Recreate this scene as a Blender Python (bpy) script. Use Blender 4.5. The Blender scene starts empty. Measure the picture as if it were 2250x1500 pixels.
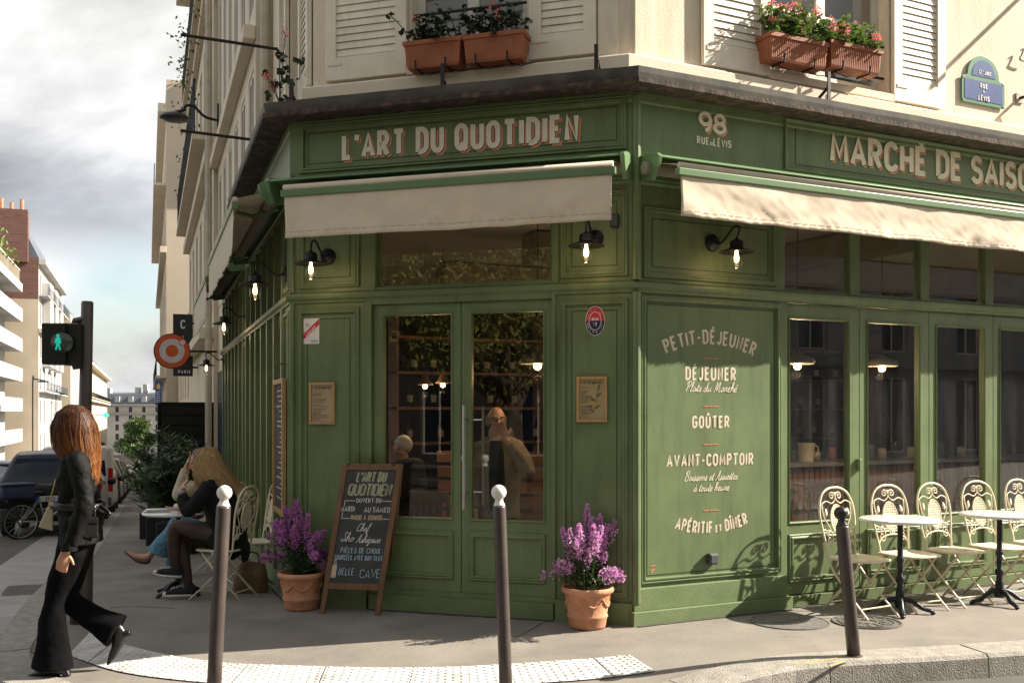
import bpy, bmesh, math, random
from mathutils import Vector, Matrix, noise as mnoise
S = bpy.context.scene
COL = S.collection
R_ = math.radians
pi = math.pi
rnd = random.Random(7)

# ------------------------------------------------------------------ camera
F, CX, HY, H = 2250.0, 1125.0, 908.0, 1.6
cam = bpy.data.cameras.new('camera')
cam.lens = 36.0; cam.sensor_width = 36.0; cam.sensor_fit = 'HORIZONTAL'
cam.shift_y = (HY - 750.0) / 2250.0
cam.clip_start = 0.05; cam.clip_end = 3000
camo = bpy.data.objects.new('camera', cam); COL.objects.link(camo)
camo.location = (0, 0, H); camo.rotation_euler = (R_(90), 0, 0)
S.camera = camo

# ------------------------------------------------------------------ light
SUN_AZ, SUN_EL = 8.5, 33.5
sd = Vector((math.cos(R_(SUN_AZ)) * math.cos(R_(SUN_EL)), math.sin(R_(SUN_AZ)) * math.cos(R_(SUN_EL)), math.sin(R_(SUN_EL))))
sl = bpy.data.lights.new('sun', 'SUN'); sl.energy = 5.0; sl.angle = R_(0.5); sl.color = (1.0, 0.91, 0.77)
so = bpy.data.objects.new('sun', sl); COL.objects.link(so)
so.rotation_euler = sd.to_track_quat('Z', 'Y').to_euler()
S.view_settings.view_transform = 'Standard'; S.view_settings.look = 'None'
S.view_settings.gamma = 1.0; S.view_settings.exposure = 1.42; S.view_settings.use_curve_mapping = False

W = bpy.data.worlds.new('World'); S.world = W; W.use_nodes = True
nt = W.node_tree; nt.nodes.clear()
def wn(t, **k):
    n = nt.nodes.new(t)
    for a, b in k.items(): setattr(n, a, b)
    return n
def wl(a, b): nt.links.new(a, b)
sky = wn('ShaderNodeTexSky', sky_type='NISHITA'); sky.sun_disc = False
sky.sun_elevation = R_(SUN_EL); sky.sun_rotation = R_(90 - SUN_AZ)
sky.air_density = 1.0; sky.dust_density = 1.6
tc = wn('ShaderNodeTexCoord')
mp = wn('ShaderNodeMapping'); mp.inputs['Scale'].default_value = (1.0, 1.0, 2.1); mp.inputs['Location'].default_value = (0.34, 0.2, 0.1)
wl(tc.outputs['Generated'], mp.inputs['Vector'])
n1 = wn('ShaderNodeTexNoise'); n1.inputs['Scale'].default_value = 3.6; n1.inputs['Detail'].default_value = 9; n1.inputs['Roughness'].default_value = 0.56
n1.inputs['Distortion'].default_value = 0.35
n2 = wn('ShaderNodeTexNoise'); n2.inputs['Scale'].default_value = 2.1; n2.inputs['Detail'].default_value = 7; n2.inputs['Roughness'].default_value = 0.5
wl(mp.outputs['Vector'], n1.inputs['Vector']); wl(mp.outputs['Vector'], n2.inputs['Vector'])
sp = wn('ShaderNodeSeparateXYZ'); wl(tc.outputs['Generated'], sp.inputs[0])
# cloud brightness: lit tops and grey undersides, in layers over elevation
ad = wn('ShaderNodeMath', operation='MULTIPLY_ADD'); wl(n1.outputs['Fac'], ad.inputs[0]); ad.inputs[1].default_value = 0.16; wl(sp.outputs['Z'], ad.inputs[2])
cr = wn('ShaderNodeValToRGB'); wl(ad.outputs[0], cr.inputs[0])
el = cr.color_ramp.elements
el[0].position = 0.06; el[0].color = (9.6, 9.6, 9.6, 1)
el[1].position = 0.46; el[1].color = (9.6, 9.5, 9.3, 1)
for p, c in ((0.15, (8.8, 8.9, 9.1, 1)), (0.205, (10.2, 10.2, 10.1, 1)), (0.245, (6.3, 6.6, 7.1, 1)), (0.285, (6.8, 7.0, 7.4, 1)), (0.33, (8.6, 8.6, 8.7, 1)), (0.7, (7.0, 7.2, 7.6, 1))):
    e = el.new(p); e.color = c
mm = wn('ShaderNodeMath', operation='MULTIPLY_ADD'); wl(n1.outputs['Fac'], mm.inputs[0]); mm.inputs[1].default_value = 2.5; mm.inputs[2].default_value = -0.24
sc = wn('ShaderNodeMixRGB', blend_type='MULTIPLY'); sc.inputs[0].default_value = 1.0
wl(cr.outputs[0], sc.inputs[1]); wl(mm.outputs[0], sc.inputs[2])
mk = wn('ShaderNodeValToRGB'); wl(n2.outputs['Fac'], mk.inputs[0])
mk.color_ramp.elements[0].position = 0.36; mk.color_ramp.elements[1].position = 0.47
sk2 = wn('ShaderNodeMixRGB', blend_type='MULTIPLY'); sk2.inputs[0].default_value = 1.0; sk2.inputs[2].default_value = (2.4, 2.3, 2.1, 1); wl(sky.outputs[0], sk2.inputs[1])
mx = wn('ShaderNodeMixRGB'); wl(mk.outputs[0], mx.inputs[0]); wl(sk2.outputs[0], mx.inputs[1]); wl(sc.outputs[0], mx.inputs[2])
# neutral sky over the street; the unseen rest is warm-tinted to set the fill
vd_ = wn('ShaderNodeVectorMath', operation='DOT_PRODUCT'); vd_.inputs[1].default_value = (-0.37, 0.90, 0.22); wl(tc.outputs['Generated'], vd_.inputs[0])
dr = wn('ShaderNodeValToRGB'); wl(vd_.outputs['Value'], dr.inputs[0])
dr.color_ramp.elements[0].position = 0.45; dr.color_ramp.elements[0].color = (.74, .72, .68, 1); dr.color_ramp.elements[1].position = 0.85; dr.color_ramp.elements[1].color = (.73, .73, .73, 1)
m3 = wn('ShaderNodeMixRGB', blend_type='MULTIPLY'); m3.inputs[0].default_value = 1.0; wl(mx.outputs[0], m3.inputs[1]); wl(dr.outputs[0], m3.inputs[2])
bg = wn('ShaderNodeBackground'); bg.inputs['Strength'].default_value = 0.05
wl(m3.outputs[0], bg.inputs[0])
wo = wn('ShaderNodeOutputWorld'); wl(bg.outputs[0], wo.inputs[0])

# ------------------------------------------------------------------ helpers
def V(*a): return Vector(a if len(a) > 1 else a[0])
def at(px, py, Y):                       # the point at depth Y that stands at this place of the photograph
    return Vector(((px - CX) / F * Y, Y, H + (HY - py) / F * Y))
def sstep(a, b, x):
    t = min(1.0, max(0.0, (x - a) / (b - a))); return t * t * (3 - 2 * t)

class Frame:                             # a facade: u along it, v outward from it, z up
    def __init__(s, O, ang, sg=1):
        s.O = Vector((O[0], O[1])); a = R_(ang)
        s.d = Vector((math.cos(a), math.sin(a))); s.n = Vector((s.d.y, -s.d.x)) * sg
        s.ang = a
    def P(s, u, v, z):
        p = s.O + s.d * u + s.n * v
        return Vector((p.x, p.y, z))
    def px(s, x, y, v=0.0):              # where the sight line of a pixel meets the plane v: (u, z)
        r = Vector(((x - CX) / F, 1.0)); t = (v + s.O.dot(s.n)) / r.dot(s.n)
        q = r * t
        return ((q - s.O).dot(s.d), H + (HY - y) / F * t)
    def uz(s, p):
        q = Vector((p[0], p[1])) - s.O
        return q.dot(s.d), q.dot(s.n)

PB = Vector((0.907, 7.76)); PA = Vector((-1.857, 8.616))
FR = Frame(PB, 26.7)                     # sunny front to the right
FD = Frame(PA, math.degrees(math.atan2(PB.y - PA.y, PB.x - PA.x)))   # door front
FL = Frame(PA, 109.6, -1)                # shaded side along the street
DL = (PB - PA).length

def street_z(s):
    if s <= -0.5: return 0.0
    if s < 0.5: return -0.05 * (s + 0.5) ** 2 / 2
    if s < 60: return -0.05 * s
    return -3.0 - 0.03 * (min(s, 420) - 60)
def base_z(x, y):
    u, v = FL.uz((x, y)); return street_z(u)
def gz(x, y):                            # top of the pavement
    z = base_z(x, y)
    u, v = FD.uz((x, y))
    dip = 0.13 * sstep(-0.15, 2.1, v) if v > -0.15 else 0
    us, vs = FL.uz((x, y))
    w = 1 - sstep(0.5, 1.9, x)
    w *= 1 - sstep(1.0, 3.0, us)
    return z - dip * w
def G(px, py, off=0.0):                  # pavement point seen at a pixel
    z = off
    for _ in range(12):
        Y = F * (H - z) / (py - HY); X = (px - CX) / F * Y
        z = gz(X, Y) + off
    return Vector((X, Y, z))

class MB:
    def __init__(s): s.v = []; s.f = []; s.m = []; s.sm = []; s.mi = 0; s.smooth = False
    def add(s, vs, fs):
        o = len(s.v); s.v.extend(Vector(p) for p in vs)
        for f in fs: s.f.append([i + o for i in f]); s.m.append(s.mi); s.sm.append(s.smooth)
        return s
    def hexa(s, p):                      # 8 points: bottom loop, top loop
        return s.add(p, [(3, 2, 1, 0), (4, 5, 6, 7), (0, 1, 5, 4), (1, 2, 6, 5), (2, 3, 7, 6), (3, 0, 4, 7)])
    def box(s, c, sz, M=None):
        x, y, z = sz[0] / 2, sz[1] / 2, sz[2] / 2
        p = [Vector((a * x, b * y, e * z)) for e in (-1, 1) for a, b in ((-1, -1), (1, -1), (1, 1), (-1, 1))]
        c = Vector(c)
        p = [(M @ q if M else q) + c for q in p]
        return s.hexa(p)
    def fb(s, fr, u0, u1, v0, v1, z0, z1):
        return s.hexa([fr.P(u, v, z) for z in (z0, z1) for u, v in ((u0, v0), (u1, v0), (u1, v1), (u0, v1))])
    def extr(s, fr, u0, u1, prof):       # profile (v, z) swept along a facade
        n = len(prof)
        vs = [fr.P(u, v, z) for u in (u0, u1) for v, z in prof]
        return s.add(vs, [[i, (i + 1) % n, n + (i + 1) % n, n + i] for i in range(n)] + [list(range(n))[::-1], list(range(n, 2 * n))])
    def ring(s, fr, u0, u1, z0, z1, prof, v=0.0):   # mitred moulding round a rectangle; prof: (inset, height)
        vs = []
        for o, h in prof: vs += [fr.P(u0 + o, v + h, z0 + o), fr.P(u1 - o, v + h, z0 + o), fr.P(u1 - o, v + h, z1 - o), fr.P(u0 + o, v + h, z1 - o)]
        n = len(prof); fs = []
        for k in range(n):
            a, b = 4 * k, 4 * ((k + 1) % n)
            fs += [[a + i, a + (i + 1) % 4, b + (i + 1) % 4, b + i] for i in range(4)]
        return s.add(vs, fs)
    def tube(s, path, r, n=8, cap=True, closed=False, side=None):
        path = [Vector(p) for p in path]; k = len(path)
        rr = r if isinstance(r, (list, tuple)) else [r] * k
        T = []
        for i in range(k):
            a = path[i - 1] if (i or closed) else path[0]; b = path[(i + 1) % k] if (i < k - 1 or closed) else path[-1]
            t = b - a; T.append(t.normalized() if t.length > 1e-9 else Vector((0, 0, 1)))
        u = Vector(side) if side else (Vector((0, 0, 1)) if abs(T[0].z) < 0.9 else Vector((1, 0, 0)))
        o = len(s.v); vs = []
        for i in range(k):
            t = T[i]; u = u - t * u.dot(t)
            if u.length < 1e-6: u = t.orthogonal()
            u.normalize(); w = t.cross(u)
            ra, rb = rr[i] if isinstance(rr[i], (list, tuple)) else (rr[i], rr[i])
            for j in range(n):
                a = 2 * pi * j / n
                vs.append(path[i] + u * (math.cos(a) * ra) + w * (math.sin(a) * rb))
        fs = []
        for i in range(k if closed else k - 1):
            i2 = (i + 1) % k
            fs += [[i * n + j, i * n + (j + 1) % n, i2 * n + (j + 1) % n, i2 * n + j] for j in range(n)]
        if cap and not closed: fs += [list(range(n))[::-1], [(k - 1) * n + j for j in range(n)]]
        return s.add(vs, fs)
    def lathe(s, prof, c=(0, 0, 0), n=24, M=None):   # prof: (r, z)
        c = Vector(c); vs = []; fs = []
        for r, z in prof:
            for j in range(n):
                a = 2 * pi * j / n; q = Vector((r * math.cos(a), r * math.sin(a), z))
                vs.append((M @ q if M else q) + c)
        for i in range(len(prof) - 1):
            fs += [[i * n + j, i * n + (j + 1) % n, (i + 1) * n + (j + 1) % n, (i + 1) * n + j] for j in range(n)]
        if prof[0][0] > 1e-6: fs.append(list(range(n))[::-1])
        if prof[-1][0] > 1e-6: fs.append([(len(prof) - 1) * n + j for j in range(n)])
        return s.add(vs, fs)
    def ball(s, c, r, n=14, m=8, M=None):
        rx, ry, rz = r if isinstance(r, (list, tuple)) else (r, r, r)
        c = Vector(c); vs = []; fs = []
        for i in range(m + 1):
            b = pi * i / m
            for j in range(n):
                a = 2 * pi * j / n
                q = Vector((rx * math.sin(b) * math.cos(a), ry * math.sin(b) * math.sin(a), -rz * math.cos(b)))
                vs.append((M @ q if M else q) + c)
        for i in range(m): fs += [[i * n + j, i * n + (j + 1) % n, (i + 1) * n + (j + 1) % n, (i + 1) * n + j] for j in range(n)]
        return s.add(vs, fs)
    def prism(s, poly, fn, h0, h1):      # polygon of 2-D points, fn(x, y, h) -> 3-D
        n = len(poly)
        return s.add([fn(x, y, h) for h in (h0, h1) for x, y in poly],
                     [list(range(n))[::-1], list(range(n, 2 * n))] + [[i, (i + 1) % n, n + (i + 1) % n, n + i] for i in range(n)])
    def mesh(s, name, mats, off=None, weld=True, recalc=True):
        me = bpy.data.meshes.new(name)
        vs = [p - off for p in s.v] if off is not None else s.v
        me.from_pydata([tuple(p) for p in vs], [], s.f)
        if not isinstance(mats, (list, tuple)): mats = [mats]
        for m in mats: me.materials.append(m)
        me.polygons.foreach_set('material_index', s.m)
        me.polygons.foreach_set('use_smooth', s.sm)
        if weld or recalc:
            bm = bmesh.new(); bm.from_mesh(me)
            if weld: bmesh.ops.remove_doubles(bm, verts=bm.verts, dist=1e-5)
            if recalc: bmesh.ops.recalc_face_normals(bm, faces=bm.faces)
            bm.to_mesh(me); bm.free()
        me.update(); return me

LOC = {}
def link(name, me, parent=None):
    o = bpy.data.objects.new(name, me); COL.objects.link(o)
    if parent is not None: o.parent = parent
    return o
def part(name, mb, mat, parent=None, world=False, bevel=0, label=None, weld=True, recalc=True, auto=None):
    off = None
    if world and parent is not None:
        off = Vector((0, 0, 0)); q = parent
        while q is not None: off = off + q.location; q = q.parent
    me = mb.mesh(name, mat, off, weld, recalc)
    o = link(name, me, parent)
    if bevel:
        b = o.modifiers.new('bevel', 'BEVEL'); b.width = bevel; b.segments = 2; b.limit_method = 'ANGLE'; b.angle_limit = R_(40)
    if label: o['label'] = label
    return o
def thing(name, label, cat, loc=(0, 0, 0), rz=0, group=None):
    o = bpy.data.objects.new(name, None); COL.objects.link(o); o.empty_display_size = 0.1
    o.location = loc; o.rotation_euler = (0, 0, rz); o['label'] = label; o['category'] = cat
    if group: o['group'] = group
    return o
def tag(o, label, cat, group=None, kind=None):
    if label: o['label'] = label
    if cat: o['category'] = cat
    if group: o['group'] = group
    if kind: o['kind'] = kind
    return o
def struct(o): o['kind'] = 'structure'; return o
def kids(o): return [c for c in list(COL.objects) if c.parent == o]
def dup(root, loc=None, rz=None, label=None, group=None, scale=None):
    r = root.copy(); COL.objects.link(r)
    if loc is not None: r.location = loc
    if rz is not None: r.rotation_euler = (0, 0, rz)
    if scale is not None: r.scale = scale
    if label: r['label'] = label
    if group: r['group'] = group
    def rec(a, b):
        for c in kids(a):
            if c == b: continue
            d = c.copy(); COL.objects.link(d); d.parent = b; rec(c, d)
    rec(root, r)
    return r
def catmull(P, n=6, closed=False):
    P = [Vector(p) for p in P]; out = []; k = len(P)
    for i in range(k if closed else k - 1):
        if closed: a, b, c, d = P[i - 1], P[i], P[(i + 1) % k], P[(i + 2) % k]
        else: a, b, c, d = P[max(i - 1, 0)], P[i], P[i + 1], P[min(i + 2, k - 1)]
        for j in range(n):
            t = j / n
            out.append(0.5 * ((2 * b) + (c - a) * t + (2 * a - 5 * b + 4 * c - d) * t * t + (3 * b - a - 3 * c + d) * t ** 3))
    if not closed: out.append(P[-1])
    return out
def lerp_list(L, n):                      # resample radii like catmull does
    out = []
    for i in range(len(L) - 1):
        for j in range(n):
            t = j / n
            a, b = L[i], L[i + 1]
            if isinstance(a, (tuple, list)) or isinstance(b, (tuple, list)):
                a = a if isinstance(a, (tuple, list)) else (a, a); b = b if isinstance(b, (tuple, list)) else (b, b)
                t2 = t * t * (3 - 2 * t)
                out.append((a[0] + (b[0] - a[0]) * t2, a[1] + (b[1] - a[1]) * t2))
            else: out.append(a + (b - a) * (t * t * (3 - 2 * t)))
    out.append(L[-1]); return out
def remesh(name, mb, mat, parent, voxel=0.008, smooth=4, world=True, label=None):
    """melt overlapping lofts into one continuous skin"""
    off = parent.location if (world and parent is not None) else None
    me = mb.mesh(name, mat, off, False, True)
    tmp = bpy.data.objects.new('tmp', me); COL.objects.link(tmp)
    r = tmp.modifiers.new('r', 'REMESH'); r.mode = 'VOXEL'; r.voxel_size = voxel; r.use_smooth_shade = True
    sm = tmp.modifiers.new('s', 'SMOOTH'); sm.factor = 0.5; sm.iterations = smooth
    dg = bpy.context.evaluated_depsgraph_get()
    m2 = bpy.data.meshes.new_from_object(tmp.evaluated_get(dg))
    bpy.data.objects.remove(tmp); m2.name = name
    m2.materials.clear(); m2.materials.append(mat)
    for p in m2.polygons: p.use_smooth = True
    o = link(name, m2, parent)
    if label: o['label'] = label
    return o
# ------------------------------------------------------------------ materials
MATS = {}
def srgb(r, g, b):
    f = lambda c: ((c / 255) / 12.92 if c / 255 <= 0.04045 else (((c / 255) + 0.055) / 1.055) ** 2.4)
    return (f(r), f(g), f(b))
def mat(name, col, rough=0.6, var=0.12, scale=6.0, bump=0.0, bscale=60.0, metal=0.0, col2=None, spec=0.5, vlo=0.35, vhi=0.65, detail=6, sub=0.0, coat=0.0, stretch=None, sheen=0.0, trans=0.0, fine=0.0, dirt=None, spots=None):
    if name in MATS: return MATS[name]
    m = bpy.data.materials.new(name); m.use_nodes = True; t = m.node_tree; N = t.nodes; Lk = t.links
    b = N['Principled BSDF']
    b.inputs['Roughness'].default_value = rough; b.inputs['Metallic'].default_value = metal
    b.inputs['Specular IOR Level'].default_value = spec
    if coat: b.inputs['Coat Weight'].default_value = coat; b.inputs['Coat Roughness'].default_value = 0.1
    if sub: b.inputs['Subsurface Weight'].default_value = sub; b.inputs['Subsurface Radius'].default_value = (0.012, 0.005, 0.003); b.inputs['Subsurface Scale'].default_value = 1.0
    if sheen: b.inputs['Sheen Weight'].default_value = sheen
    tcn = N.new('ShaderNodeTexCoord'); vec = tcn.outputs['Object']
    if stretch:
        mpn = N.new('ShaderNodeMapping'); mpn.inputs['Scale'].default_value = stretch; Lk.new(vec, mpn.inputs['Vector']); vec = mpn.outputs['Vector']
    nz = N.new('ShaderNodeTexNoise'); nz.inputs['Scale'].default_value = scale; nz.inputs['Detail'].default_value = detail; Lk.new(vec, nz.inputs['Vector'])
    rp = N.new('ShaderNodeValToRGB'); Lk.new(nz.outputs['Fac'], rp.inputs[0])
    c2 = col2 if col2 else tuple(min(1, c * (1 + var)) for c in col)
    c1 = col if col2 else tuple(c * (1 - var) for c in col)
    rp.color_ramp.elements[0].position = vlo; rp.color_ramp.elements[1].position = vhi
    rp.color_ramp.elements[0].color = (*c1, 1); rp.color_ramp.elements[1].color = (*c2, 1)
    out = rp.outputs[0]
    if fine:
        nf = N.new('ShaderNodeTexNoise'); nf.inputs['Scale'].default_value = bscale * 1.7; nf.inputs['Detail'].default_value = 2; Lk.new(vec, nf.inputs['Vector'])
        mr = N.new('ShaderNodeMapRange'); mr.inputs[1].default_value = 0.3; mr.inputs[2].default_value = 0.7; mr.inputs[3].default_value = 1 - fine; mr.inputs[4].default_value = 1 + fine
        Lk.new(nf.outputs['Fac'], mr.inputs[0])
        ml = N.new('ShaderNodeMixRGB'); ml.blend_type = 'MULTIPLY'; ml.inputs[0].default_value = 1; Lk.new(out, ml.inputs[1]); Lk.new(mr.outputs[0], ml.inputs[2]); out = ml.outputs[0]
    if dirt:
        st_, sc_, sv = dirt
        mp2 = N.new('ShaderNodeMapping'); mp2.inputs['Scale'].default_value = sv; Lk.new(tcn.outputs['Object'], mp2.inputs['Vector'])
        nd = N.new('ShaderNodeTexNoise'); nd.inputs['Scale'].default_value = sc_; nd.inputs['Detail'].default_value = 8; nd.inputs['Roughness'].default_value = .7; Lk.new(mp2.outputs['Vector'], nd.inputs['Vector'])
        m4 = N.new('ShaderNodeMapRange'); m4.inputs[1].default_value = .48; m4.inputs[2].default_value = .72; m4.inputs[3].default_value = 1; m4.inputs[4].default_value = 1 - st_; Lk.new(nd.outputs['Fac'], m4.inputs[0])
        m5 = N.new('ShaderNodeMixRGB'); m5.blend_type = 'MULTIPLY'; m5.inputs[0].default_value = 1; Lk.new(out, m5.inputs[1]); Lk.new(m4.outputs[0], m5.inputs[2]); out = m5.outputs[0]
    if spots:
        st_, sc_, sz_ = spots
        vo_ = N.new('ShaderNodeTexVoronoi'); vo_.inputs['Scale'].default_value = sc_; Lk.new(tcn.outputs['Object'], vo_.inputs['Vector'])
        m6 = N.new('ShaderNodeMapRange'); m6.inputs[1].default_value = sz_ * .6; m6.inputs[2].default_value = sz_; m6.inputs[3].default_value = 1 - st_; m6.inputs[4].default_value = 1; Lk.new(vo_.outputs['Distance'], m6.inputs[0])
        m7 = N.new('ShaderNodeMixRGB'); m7.blend_type = 'MULTIPLY'; m7.inputs[0].default_value = 1; Lk.new(out, m7.inputs[1]); Lk.new(m6.outputs[0], m7.inputs[2]); out = m7.outputs[0]
    Lk.new(out, b.inputs['Base Color'])
    if bump:
        nb = N.new('ShaderNodeTexNoise'); nb.inputs['Scale'].default_value = bscale; nb.inputs['Detail'].default_value = 4; Lk.new(vec, nb.inputs['Vector'])
        bp = N.new('ShaderNodeBump'); bp.inputs['Strength'].default_value = bump; bp.inputs['Distance'].default_value = 0.01
        Lk.new(nb.outputs['Fac'], bp.inputs['Height']); Lk.new(bp.outputs[0], b.inputs['Normal'])
    if trans:
        tl = N.new('ShaderNodeBsdfTranslucent'); Lk.new(out, tl.inputs[0])
        ms = N.new('ShaderNodeMixShader'); ms.inputs[0].default_value = trans
        Lk.new(b.outputs[0], ms.inputs[1]); Lk.new(tl.outputs[0], ms.inputs[2]); Lk.new(ms.outputs[0], N['Material Output'].inputs[0])
    MATS[name] = m; return m
def glow(name, col, st):
    m = bpy.data.materials.new(name); m.use_nodes = True; b = m.node_tree.nodes['Principled BSDF']
    b.inputs['Base Color'].default_value = (*col, 1); b.inputs['Emission Color'].default_value = (*col, 1); b.inputs['Emission Strength'].default_value = st
    return m
def glass(name, tint=(0.86, 0.9, 0.88), refl=1.0, rough=0.0, dirt=0.0):
    m = bpy.data.materials.new(name); m.use_nodes = True; t = m.node_tree; N = t.nodes; Lk = t.links
    N.remove(N['Principled BSDF'])
    tr = N.new('ShaderNodeBsdfTransparent'); tr.inputs[0].default_value = (*tint, 1)
    gl = N.new('ShaderNodeBsdfGlossy'); gl.inputs['Roughness'].default_value = rough
    fr = N.new('ShaderNodeFresnel'); ge = N.new('ShaderNodeNewGeometry'); io = N.new('ShaderNodeMath'); io.operation = 'MULTIPLY_ADD'; io.inputs[1].default_value = 1 / 1.5 - 1.5; io.inputs[2].default_value = 1.5
    Lk.new(ge.outputs['Backfacing'], io.inputs[0]); Lk.new(io.outputs[0], fr.inputs[0])
    mu = N.new('ShaderNodeMath'); mu.operation = 'MULTIPLY'; mu.inputs[1].default_value = 1.45 * refl; mu.use_clamp = True
    Lk.new(fr.outputs[0], mu.inputs[0])
    ms = N.new('ShaderNodeMixShader'); Lk.new(mu.outputs[0], ms.inputs[0]); Lk.new(tr.outputs[0], ms.inputs[1]); Lk.new(gl.outputs[0], ms.inputs[2])
    last = ms
    if dirt:
        df = N.new('ShaderNodeBsdfDiffuse'); df.inputs[0].default_value = (0.5, 0.5, 0.52, 1)
        nz = N.new('ShaderNodeTexNoise'); nz.inputs['Scale'].default_value = 3; nz.inputs['Detail'].default_value = 5
        mr = N.new('ShaderNodeMapRange'); mr.inputs[1].default_value = 0.4; mr.inputs[2].default_value = 0.75; mr.inputs[3].default_value = dirt * 0.4; mr.inputs[4].default_value = dirt * 1.6
        Lk.new(nz.outputs['Fac'], mr.inputs[0])
        m2 = N.new('ShaderNodeMixShader'); Lk.new(mr.outputs[0], m2.inputs[0]); Lk.new(ms.outputs[0], m2.inputs[1]); Lk.new(df.outputs[0], m2.inputs[2]); last = m2
    Lk.new(last.outputs[0], N['Material Output'].inputs[0]); return m

GREEN = mat('green_paint', (0.130, 0.176, 0.076), 0.45, 0.10, 2.5, 0.10, 120, fine=0.05, dirt=(.28, 3.5, (2.5, 2.5, .5)))
GREEN_L = mat('green_metal_paint', (0.115, 0.20, 0.088), 0.38, 0.06, 3, 0.02, 80)
GREEN_PALE = mat('sun_bleached_green_paint', (0.21, 0.23, 0.115), 0.5, 0.18, 4, 0.05, 90, col2=(0.13, 0.17, 0.06))
CREAM = mat('cream_plaster', (0.70, 0.605, 0.465), 0.85, 0.08, 1.2, 0.25, 45, fine=0.05, col2=(0.75, 0.66, 0.52), dirt=(.22, 2.2, (3, 3, .45)))
CREAM2 = mat('cream_stone', (0.73, 0.635, 0.50), 0.8, 0.06, 2.0, 0.15, 70, fine=0.04)
SHUT = mat('shutter_paint', (0.76, 0.68, 0.555), 0.55, 0.06, 5, 0.06, 80, fine=0.04, dirt=(.15, 3, (3, 3, .6)))
WOODDARK = mat('old_eave_wood', (0.035, 0.024, 0.018), 0.8, 0.3, 4, 0.5, 25, col2=(0.13, 0.075, 0.045), stretch=(3, 3, 12), vlo=0.45, vhi=0.75)
ZINC = mat('dark_zinc', (0.06, 0.055, 0.05), 0.55, 0.3, 5, 0.1, 20, metal=0.5, col2=(0.11, 0.10, 0.085))
IRON = mat('rusty_iron', (0.035, 0.025, 0.022), 0.6, 0.3, 20, 0.2, 60, metal=0.4)
BLACK = mat('black_metal', (0.018, 0.018, 0.02), 0.45, 0.2, 12, 0.04, 80, metal=0.5)
CANVAS = mat('awning_canvas', (0.65, 0.55, 0.425), 0.9, 0.05, 6, 0.1, 220, fine=0.05, sheen=0.2)
LETTER = mat('cream_letter_paint', (0.74, 0.67, 0.54), 0.55, 0.06, 20)
CORAL = mat('coral_letter_paint', (0.62, 0.24, 0.13), 0.55, 0.06, 20)
LETTERM = mat('menu_letter_paint', (0.64, 0.57, 0.45), 0.6, 0.06, 20)
PINK = mat('pink_letter_paint', (0.50, 0.39, 0.28), 0.55, 0.05, 20)
ASPH = mat('pavement_asphalt', (0.185, 0.165, 0.141), 0.88, 0.12, 1.3, 0.35, 130, fine=0.26, col2=(0.248, 0.224, 0.192), dirt=(.34, 1.1, (1, 1, 1)), spots=(.35, 3.2, .055))
ROAD = mat('road_asphalt', (0.07, 0.066, 0.06), 0.8, 0.15, 1.5, 0.35, 110, fine=0.22, col2=(0.10, 0.096, 0.088))
GRAN = mat('kerb_granite', (0.26, 0.24, 0.21), 0.8, 0.15, 12, 0.9, 90, fine=0.3, col2=(0.36, 0.33, 0.29))
CONC = mat('gutter_concrete', (0.24, 0.235, 0.225), 0.55, 0.15, 3, 0.25, 90, fine=0.12, col2=(0.33, 0.32, 0.30))
TACT = mat('tactile_white', (0.46, 0.45, 0.43), 0.8, 0.1, 9, 0.1, 90, col2=(0.62, 0.61, 0.59), dirt=(.45, 2.5, (1, 1, 1)), fine=.1)
TERRA = mat('terracotta', (0.46, 0.20, 0.10), 0.85, 0.18, 7, 0.25, 50, col2=(0.56, 0.28, 0.165), fine=0.06, dirt=(.35, 5, (1, 1, .7)))
TERRA2 = mat('planter_plastic', (0.33, 0.105, 0.045), 0.6, 0.12, 8, 0.05, 60)
SOIL = mat('potting_soil', (0.03, 0.02, 0.014), 0.95, 0.3, 30, 0.6, 60)
IVORY = mat('ivory_metal_paint', (0.70, 0.62, 0.46), 0.42, 0.08, 14, 0.03, 60)
MARBLE = mat('white_marble', (0.72, 0.71, 0.69), 0.18, 0.05, 4)
CASTI = mat('cast_iron_black', (0.02, 0.024, 0.03), 0.4, 0.2, 14, 0.12, 60, metal=0.5)
BOLL = mat('bollard_paint', (0.055, 0.042, 0.038), 0.36, 0.15, 9, 0.04, 60, col2=(0.075, 0.058, 0.05))
WHITEP = mat('white_paint', (0.74, 0.71, 0.66), 0.5, 0.06, 10, 0.06, 60)
WOODF = mat('oak_frame', (0.42, 0.25, 0.105), 0.5, 0.15, 6, 0.1, 60, stretch=(8, 8, 1))
WOODB = mat('brown_wood', (0.15, 0.075, 0.036), 0.55, 0.2, 5, 0.1, 40, stretch=(8, 8, 1))
SLATE = mat('chalkboard', (0.032, 0.034, 0.036), 0.75, 0.25, 7, 0.05, 60, col2=(0.05, 0.052, 0.054))
CHALK = mat('chalk_white', (0.62, 0.62, 0.60), 0.95, 0.3, 160, vlo=0.3, vhi=0.7)
CHALKY = mat('chalk_yellow', (0.40, 0.41, 0.27), 0.95, 0.3, 160)
CHALKO = mat('chalk_peach', (0.62, 0.46, 0.30), 0.95, 0.3, 160)
CHALKB = mat('chalk_blue', (0.36, 0.48, 0.56), 0.95, 0.3, 160)
PAPER = mat('cream_paper', (0.52, 0.44, 0.33), 0.8, 0.12, 5)
PAPER2 = mat('ochre_paper', (0.50, 0.41, 0.25), 0.8, 0.08, 5)
INK = mat('grey_ink', (0.10, 0.09, 0.08), 0.8)
STEEL = mat('brushed_steel', (0.55, 0.54, 0.52), 0.28, 0.06, 20, metal=1.0)
LEAF = mat('leaf_green', (0.035, 0.075, 0.018), 0.45, 0.4, 3, col2=(0.085, 0.145, 0.035), trans=0.3)
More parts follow.
